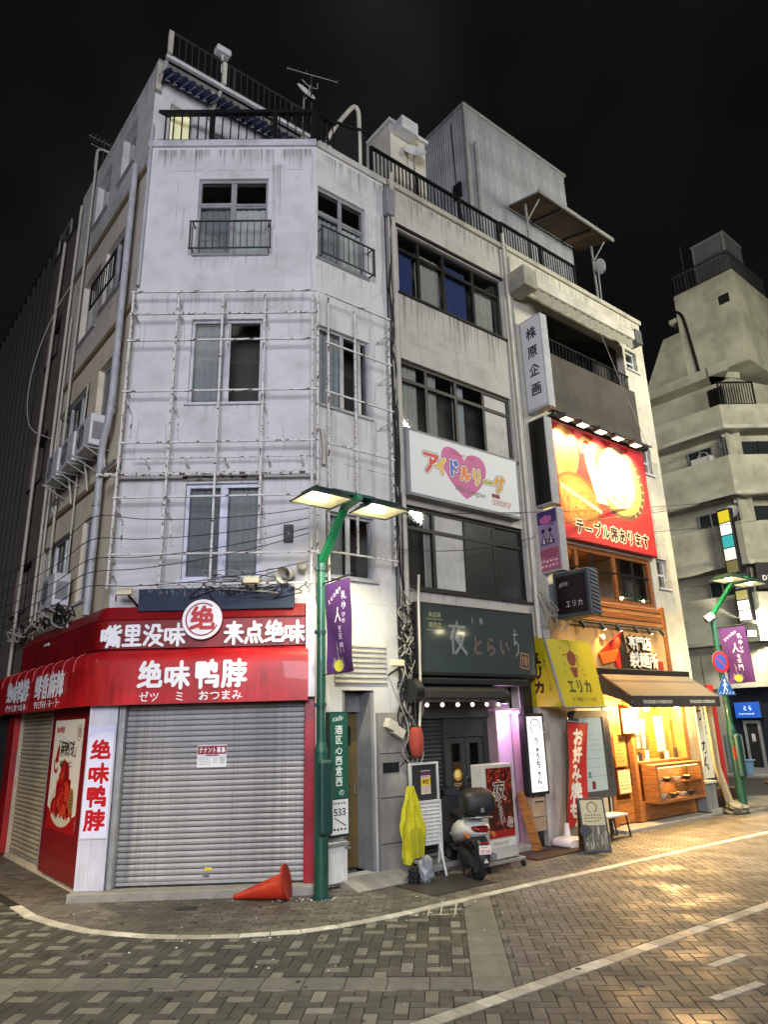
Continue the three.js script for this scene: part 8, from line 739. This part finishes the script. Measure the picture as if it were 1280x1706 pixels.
// ---------- small wall fittings ----------
{
  const j = thing(FF, 'junction_box', 'small dark junction box on the front wall right of the lowest window', 'box', [-0.38, 4.66, 0.05]); P(j, 'case', rb(-0.45, -0.31, 4.66, 4.92, 0.002, 0.09, 0.008), M.darkGrey); P(j, 'lock', cyl([-0.38, 4.78, 0.09], [-0.38, 4.78, 0.1], 0.015, 0.015, 10), M.white);
  for (const [f, x, y, z, yaw, lb] of [[FF, -0.85, 3.98, 0.32, 0, 'cream bullet camera on the frame under the lowest front window'], [FF, -2.62, 3.86, 0.3, 0, 'cream bullet camera at the left end above the blue board'], [FR, 1.25, 2.85, 0.3, 0, 'bullet camera by the cables over the side door']]) { const t = thing(f, 'surveillance_camera', lb, 'camera', [x, y, z]); P(t, 'body', rb(x - 0.12, x + 0.1, y, y + 0.09, z, z + 0.1, 0.015), mat(0xcfc9a8, 0.5)); P(t, 'hood', bar([x - 0.14, y + 0.1, z + 0.05], [x + 0.1, y + 0.095, z + 0.05], 0.012, 0.012), M.white); P(t, 'bracket', [bar([x + 0.05, y - 0.01, z + 0.05], [x + 0.08, y - 0.1, 0.02], 0.025)], M.black); }
  const s = thing(FF, 'horn_speaker', 'pale round horn speaker and lamp on the wall by the corner post', 'speaker', [-0.35, 4.1, 0.15]); P(s, 'horn', cyl([-0.3, 4.16, 0.1], [-0.42, 4.1, 0.34], 0.04, 0.12, 18, true), M.offwhite); P(s, 'lamp', new THREE.SphereGeometry(0.08, 14, 10).translate(-0.16, 4.26, 0.2), M.offwhite); P(s, 'bracket', bar([-0.3, 4.16, 0.02], [-0.3, 4.16, 0.14], 0.03), M.galv);
  for (const [u, y, r, lb] of [[1.2, 2.02, 0.4, 'upper of the two tilted white meter boxes among the hanging cables'], [1.34, 1.92, 0.5, 'lower of the two tilted white meter boxes among the hanging cables']]) { const t = thing(FR, 'meter_box', lb, 'box', [u, y, 0.2]); const g = rb(-0.1, 0.1, -0.07, 0.07, -0.05, 0.05, 0.012); g.rotateZ(-r); g.translate(u, y, 0.2); P(t, 'case', g, M.offwhite); P(t, 'bracket', bar([u, y, 0.09], [u, y, 0.16], 0.03), M.galv); }
  const d = thing(FR, 'dome_camera', 'black dome camera on the pale wall right of the red billboard', 'camera', [9.4, 8.2, 0.1]); P(d, 'dome', new THREE.SphereGeometry(0.1, 14, 10).translate(9.4, 8.3, 0.16), M.black); P(d, 'bracket', bar([9.4, 8.36, 0.0], [9.4, 8.36, 0.14], 0.04), M.black);
}
// ---------- cables ----------
{
  const tubeW = (pts, r, m, nm, lb, g) => { const t = thing(W0, nm, lb, 'cable', pts[0], g); P(t, 'strand', tube(pts, r, 5, Math.max(24, pts.length * 8)), m); };
  const span = (a, b, sag, n = 8) => Array.from({ length: n + 1 }, (_, i) => { const k = i / n; return [a.x + (b.x - a.x) * k, a.y + (b.y - a.y) * k - sag * 4 * k * (1 - k), a.z + (b.z - a.z) * k]; });
  [[5.1, 4.85, 0.35], [4.95, 4.5, 0.3], [4.8, 4.2, 0.36], [4.72, 4.0, 0.34], [4.3, 3.8, 0.42]].forEach(([y0, y1, o], i) => tubeW([...span(at(FF, -0.05, y0, 0.3), at(FF, -3.1, y1 + 0.15, 0.42 + 0.03 * i), 0.1, 5), ...span(at(FF, -3.1, y1 + 0.15, 0.42 + 0.03 * i), at(FL, -6.2, y1 + 0.25, 0.6), 0.12, 5).slice(1)], 0.0065, M.cable, 'overhead_cable', 'thin black overhead cable sagging across the front wall above the red fascia', 'overhead cables across the front'));
  [[at(FR, 1.4, 5.25, 0.32), at(FX, 3, 9.8, 0.4), 0.25], [at(FR, 4.9, 5.6, 0.4), at(FX, 4, 10.5, 0.4), 0.3], [at(FR, 4.9, 5.3, 0.4), at(FX, 4, 9.2, 0.4), 0.2], [at(FR, 1.5, 4.7, 0.2), at(FR, 4.9, 5.4, 0.2), 0.12]].forEach(([a, b, s]) => tubeW(span(a, b, s, 10), 0.007, M.cable, 'overhead_cable', 'thin black overhead cable strung along the side street facade', 'overhead cables along the side street'));
  tubeW(span(at(FR, 9.6, 8.15, 0.2), at(FR, 7.2, 11.0, 0.6), 0.02, 6), 0.006, M.cableGrey, 'thin_wire', 'thin pale wire hanging in front of the dark balcony');
  tubeW([[-6.5, 12.6, -13.4], [-7.1, 11.0, -13.2], [-7.4, 9.4, -13.1], [-7.35, 8.2, -13.15], [-6.9, 7.9, -13.3]], 0.012, M.cableGrey, 'thin_wire', 'pale loose wire hanging in front of the dark left block');
  const r = rng(77), loop = (f, u, v, o, n, w, h, dz) => { const p = []; let x = u, y = v; for (let i = 0; i < n; i++) { p.push(at(f, x + (r() - 0.5) * w, y - i * h / n + (r() - 0.5) * 0.12, o + (r() - 0.5) * dz).toArray()); } return p; };
  for (let i = 0; i < 22; i++) tubeW(loop(FR, 1.55 + 0.2 * r(), 11.5 - r() * 6, 0.08, 12, 0.1, 5 + 4 * r(), 0.06), 0.007 + 0.005 * r(), r() < 0.6 ? M.cable : M.cableGrey, 'wall_cable', 'loose vertical cable in the gap between the corner and narrow buildings', 'cables in the building gap');
  for (let i = 0; i < 26; i++) tubeW(loop(FR, 1.5 + 0.25 * r(), 4.3 - r() * 1.2, 0.16, 10, 0.3, 1.0 + 1.3 * r(), 0.14), 0.006 + 0.006 * r(), r() < 0.6 ? M.cable : M.cableGrey, 'tangled_cable', 'tangled cable loop beside the dark glossy sign', 'tangled cables by the glossy sign');
  for (let i = 0; i < 9; i++) { const u = -0.1 - r() * 1.3, v = 4.35 - 0.35 * r(); tubeW(Array.from({ length: 9 }, (_, k) => at(FF, u - 0.12 * k * r() + 0.1 * Math.sin(k * 1.4), v - 0.05 * k * r() - 0.08 * Math.sin(k * 1.1), 0.12 + 0.14 * r()).toArray()), 0.007, r() < 0.5 ? M.cable : M.cableGrey, 'tangled_cable', 'tangled cable above the right end of the red fascia', 'tangled cables above the fascia'); }
  for (let i = 0; i < 12; i++) { const s = 0.3 + r() * 3.9; tubeW(Array.from({ length: 9 }, (_, k) => at(FL, -s - 0.13 * k, 3.95 - 0.2 * r() + 0.08 * Math.sin(k * 1.3 + i), 0.1 + 0.2 * r()).toArray()), 0.012 + 0.008 * r(), r() < 0.5 ? M.cable : M.cableGrey, 'tangled_cable', 'bundled cable lying above the red awning on the left wall', 'cable bundle on the left wall'); }
  for (let i = 0; i < 8; i++) tubeW([at(FR, 4.95 + 0.1 * i, 3.6 + 0.1 * r(), 0.1).toArray(), at(FR, 5.0 + 0.08 * i, 3.85, 0.15 + 0.1 * r()).toArray(), at(FR, 4.9, 4.3 + 0.3 * r(), 0.1).toArray()], 0.012, M.cableGrey, 'wall_cable', 'short cable bundle above the yellow sign', 'cables above the yellow sign');
  tubeW([at(FR, 1.78, 4.3, 0.3), at(FR, 1.72, 3.9, 0.34), at(FR, 1.7, 3.0, 0.34), at(FR, 1.66, 2.2, 0.34), at(FR, 1.58, 1.4, 0.3), at(FR, 1.56, 1.1, 0.3)].map((p) => p.toArray()), 0.022, M.offwhite, 'white_conduit', 'white flexible conduit hanging at the left edge of the glossy sign');
}
// ---------- far right street level ----------
{
  const b = thing(FXL, 'blue_lit_sign', 'blue lit shop sign over the far dark shopfront', 'sign', [-1.1, 1.9, -0.6]); P(b, 'box', rb(-1.6, -0.68, 1.86, 2.44, -0.64, -0.5, 0.01), M.black); P(b, 'face', bx(-1.57, -0.71, 1.89, 2.41, -0.5, -0.49), printed(420, 190, (c, W, H) => { c.fillStyle = '#1c4aa0'; c.fillRect(0, 0, W, H); write(c, 'ふとら', 60, 40, 60, 60, { lw: 8, color: '#d8e6ff', gap: 0.4 }); scribble(c, 60, 130, 300, 34, 1, '#bcd2f4', 4); }, 0.5, { glow: 0.9 })); { const l = new THREE.RectAreaLight(0x6f9cff, 3, 0.86, 0.5); b.add(l); const p = at(FXL, -1.14, 2.15, -0.45).applyMatrix4(META.get(b).inv); l.position.copy(p); l.rotation.y = Math.PI; }
  const panel = (nm, lb, u, y0, y1, cols) => { const p = at(FX, u, 0, 0), f = frame(p.x, p.z, 88.5 + 62), t = thing(f, nm, lb, 'sign', [0.3, y0, 0]); P(t, 'box', rb(-0.1, 0.42, y0, y1, -0.2, 0, 0.02), M.black); const n = cols.length, h = (y1 - y0 - 0.1) / n; cols.forEach((c, i) => P(t, 'lit_panel', bx(-0.05, 0.37, y0 + 0.05 + i * h + 0.02, y0 + 0.05 + (i + 1) * h - 0.02, 0.0, 0.01), new THREE.MeshStandardMaterial({ color: c, emissive: c, emissiveIntensity: 0.9, roughness: 0.5 }))); };
  panel('lit_tenant_sign', 'tall projecting sign of stacked lit panels on the far building', -0.75, 6.7, 9.1, [0x6a6440, 0xe0dfd8, 0x3aa0a0, 0xe8ecea, 0xc8b42c]); panel('lit_tenant_sign', 'lower projecting sign with lit white panels on the far building', -0.6, 5.05, 6.2, [0xdfe0d8, 0xe8e8e0, 0x8a8450]);
  const k = thing(FX, 'black_sign', 'black signboard with white writing at the right edge of the photo', 'sign', [1.1, 6.2, 0.1]); P(k, 'board', rb(0.15, 2.2, 6.2, 7.12, 0.02, 0.12, 0.01), M.black); P(k, 'print', bx(0.2, 2.15, 6.25, 7.07, 0.12, 0.126), printed(380, 180, (c, W, H) => { c.fillStyle = '#17171a'; c.fillRect(0, 0, W, H); c.fillStyle = '#d8d8d4'; c.font = 'bold 56px sans-serif'; c.fillText('DINING', 20, 130); }, 0.5));
  const fl = thing(FX, 'flood_lamp', 'glaring white flood lamp beside the far purple banner', 'lamp', [-0.5, 4.5, 0.5]); P(fl, 'housing', rb(-0.68, -0.36, 4.52, 4.74, 0.2, 0.34, 0.02), M.black); P(fl, 'glass', bx(-0.65, -0.39, 4.55, 4.71, 0.341, 0.35), new THREE.MeshStandardMaterial({ color: 0xffffff, emissive: 0xfffbe8, emissiveIntensity: 14 })); P(fl, 'arm', bar([-0.4, 4.7, -0.4], [-0.5, 4.66, 0.2], 0.04), M.black); lamp(fl, new THREE.PointLight(0xfff6dc, 42), [-0.52, 4.62, 0.5], FX);
  const cart = thing(FXL, 'plastic_bin', 'pale blue plastic bin beside the far glass door', 'bin', [-1.3, 0, 0]); P(cart, 'bin', loft([[0, 0, 0, 0.2, 0.17, 4], [0.42, 0, 0, 0.25, 0.2, 4]], 20, true).rotateX(-Math.PI / 2).translate(-1.3, 0.08, 0.0), mat(0x6f93b4, 0.5)); P(cart, 'lid', rb(-1.57, -1.03, 0.5, 0.54, -0.22, 0.22, 0.015), mat(0x7fa0bd, 0.5)); 
  const bd = thing(FXL, 'glass_board', 'pale blue framed board leaning at the far shopfront', 'board', [-1.7, 0, -0.4]); P(bd, 'board', rb(-2.0, -1.5, 0.1, 1.3, -0.45, -0.42, 0.01), mat(0x6c86a0, 0.3)); P(bd, 'frame', [bx(-2.04, -1.46, 0.06, 0.1, -0.46, -0.4), bx(-2.04, -1.46, 1.3, 1.34, -0.46, -0.4), bx(-2.04, -2.0, 0.1, 1.3, -0.46, -0.4), bx(-1.5, -1.46, 0.1, 1.3, -0.46, -0.4)], M.alu);
  const pl = thing(W0, 'planter_box', 'brown planter box at the right edge beyond the lamp post', 'planter', [9.2, 0, -16.6]); P(pl, 'box', rb(8.5, 10.2, 0, 0.5, -16.8, -16.3, 0.03), mat(0x6d4a2c, 0.7, { tx: 'wood', size: 0.8 })); P(pl, 'rim', rb(8.45, 10.25, 0.5, 0.56, -16.85, -16.25, 0.02), mat(0x7a5836, 0.7, { tx: 'wood', size: 0.8 }));
  const eq = thing(FX, 'balcony_equipment', 'white condenser with loose cables on a far balcony', 'air conditioner', [-0.9, 11.25, -0.5]); P(eq, 'body', rb(-1.6, -0.8, 10.9, 11.6, -0.7, -0.35, 0.02), M.white, { f: FXL }); P(eq, 'cables', tube([[-1.4, 11.6, -0.5], [-1.2, 11.8, -0.45], [-0.95, 11.7, -0.4], [-0.9, 11.3, -0.33]], 0.03, 6, 20), M.cableGrey, { f: FXL });
}
// ---------- blossom litter ----------
{
  const r = rng(99), L = []; for (let i = 0; i < 90; i++) { const x = -4.6 + 6.2 * r(), z = -9.7 + 3.9 * r() * (0.4 + 0.6 * r()), s = 0.006 + 0.012 * r() * r(), g = new THREE.IcosahedronGeometry(s, 0); g.scale(1, 0.35, 0.6 + r()); g.rotateY(r() * 6); g.translate(x, 0.006 + s * 0.2, z); L.push(g); } for (let i = 0; i < 26; i++) { const s = 0.006 + 0.01 * r(), g = new THREE.IcosahedronGeometry(s, 0); g.scale(1, 0.4, 0.7); g.translate(-1.5 + 0.8 * r(), 0.008, -9.5 - 0.15 * r() + 0.1); L.push(g); }
  const m = mk('litter', mg(L), mat(0xd8d4c8, 0.8), scene); m.userData = { label: 'scattered tiny white paper and petal litter on the paving', category: 'litter', kind: 'stuff' };
}
// ---------- worn gum spots and chalk marks on the paving ----------
{
  const r = rng(123), L = []; for (let i = 0; i < 230; i++) { const x = -4.4 + 9.5 * r(), z = -12.0 + 6.4 * r(), g = new THREE.CircleGeometry(0.01 + 0.018 * r(), 9); g.rotateX(-Math.PI / 2); g.scale(1, 1, 0.7 + 0.5 * r()); g.translate(x, 0.0022 + 0.00001 * i, z); if (kerbSide(x, z)[0] > 0.2 || kerbSide(x, z)[0] < -0.1) L.push(g); }
  const m = mk('gum_spots', mg(L), mat(0x24221f, 0.8), scene); m.userData = { label: 'small dark trodden gum spots dotted over the paving', category: 'gum', kind: 'stuff' };
  const t = thing(W0, 'chalk_grid', 'white chalked grid marks on the paving by the slab band', 'marking', [0.55, 0, -8.85]); const st = (x0, z0, x1, z1) => { const d = Math.hypot(x1 - x0, z1 - z0), g = new THREE.PlaneGeometry(d, 0.018); g.rotateX(-Math.PI / 2); g.rotateY(-Math.atan2(z1 - z0, x1 - x0)); g.translate((x0 + x1) / 2, 0.004 + 0.0004 * st.n++, (z0 + z1) / 2); P(t, 'line', g, mat(0xbdb9ae, 0.9, { tx: 'grain', size: 0.2 })); }; st.n = 0;
  st(0.36, -8.6, 0.42, -9.08); st(0.5, -8.6, 0.56, -9.12); st(0.66, -8.6, 0.73, -9.16); st(0.4, -8.62, 0.7, -8.64); st(0.52, -8.8, 0.72, -8.82); st(0.55, -8.98, 0.73, -9.0);
}
renderer.render(scene, camera);
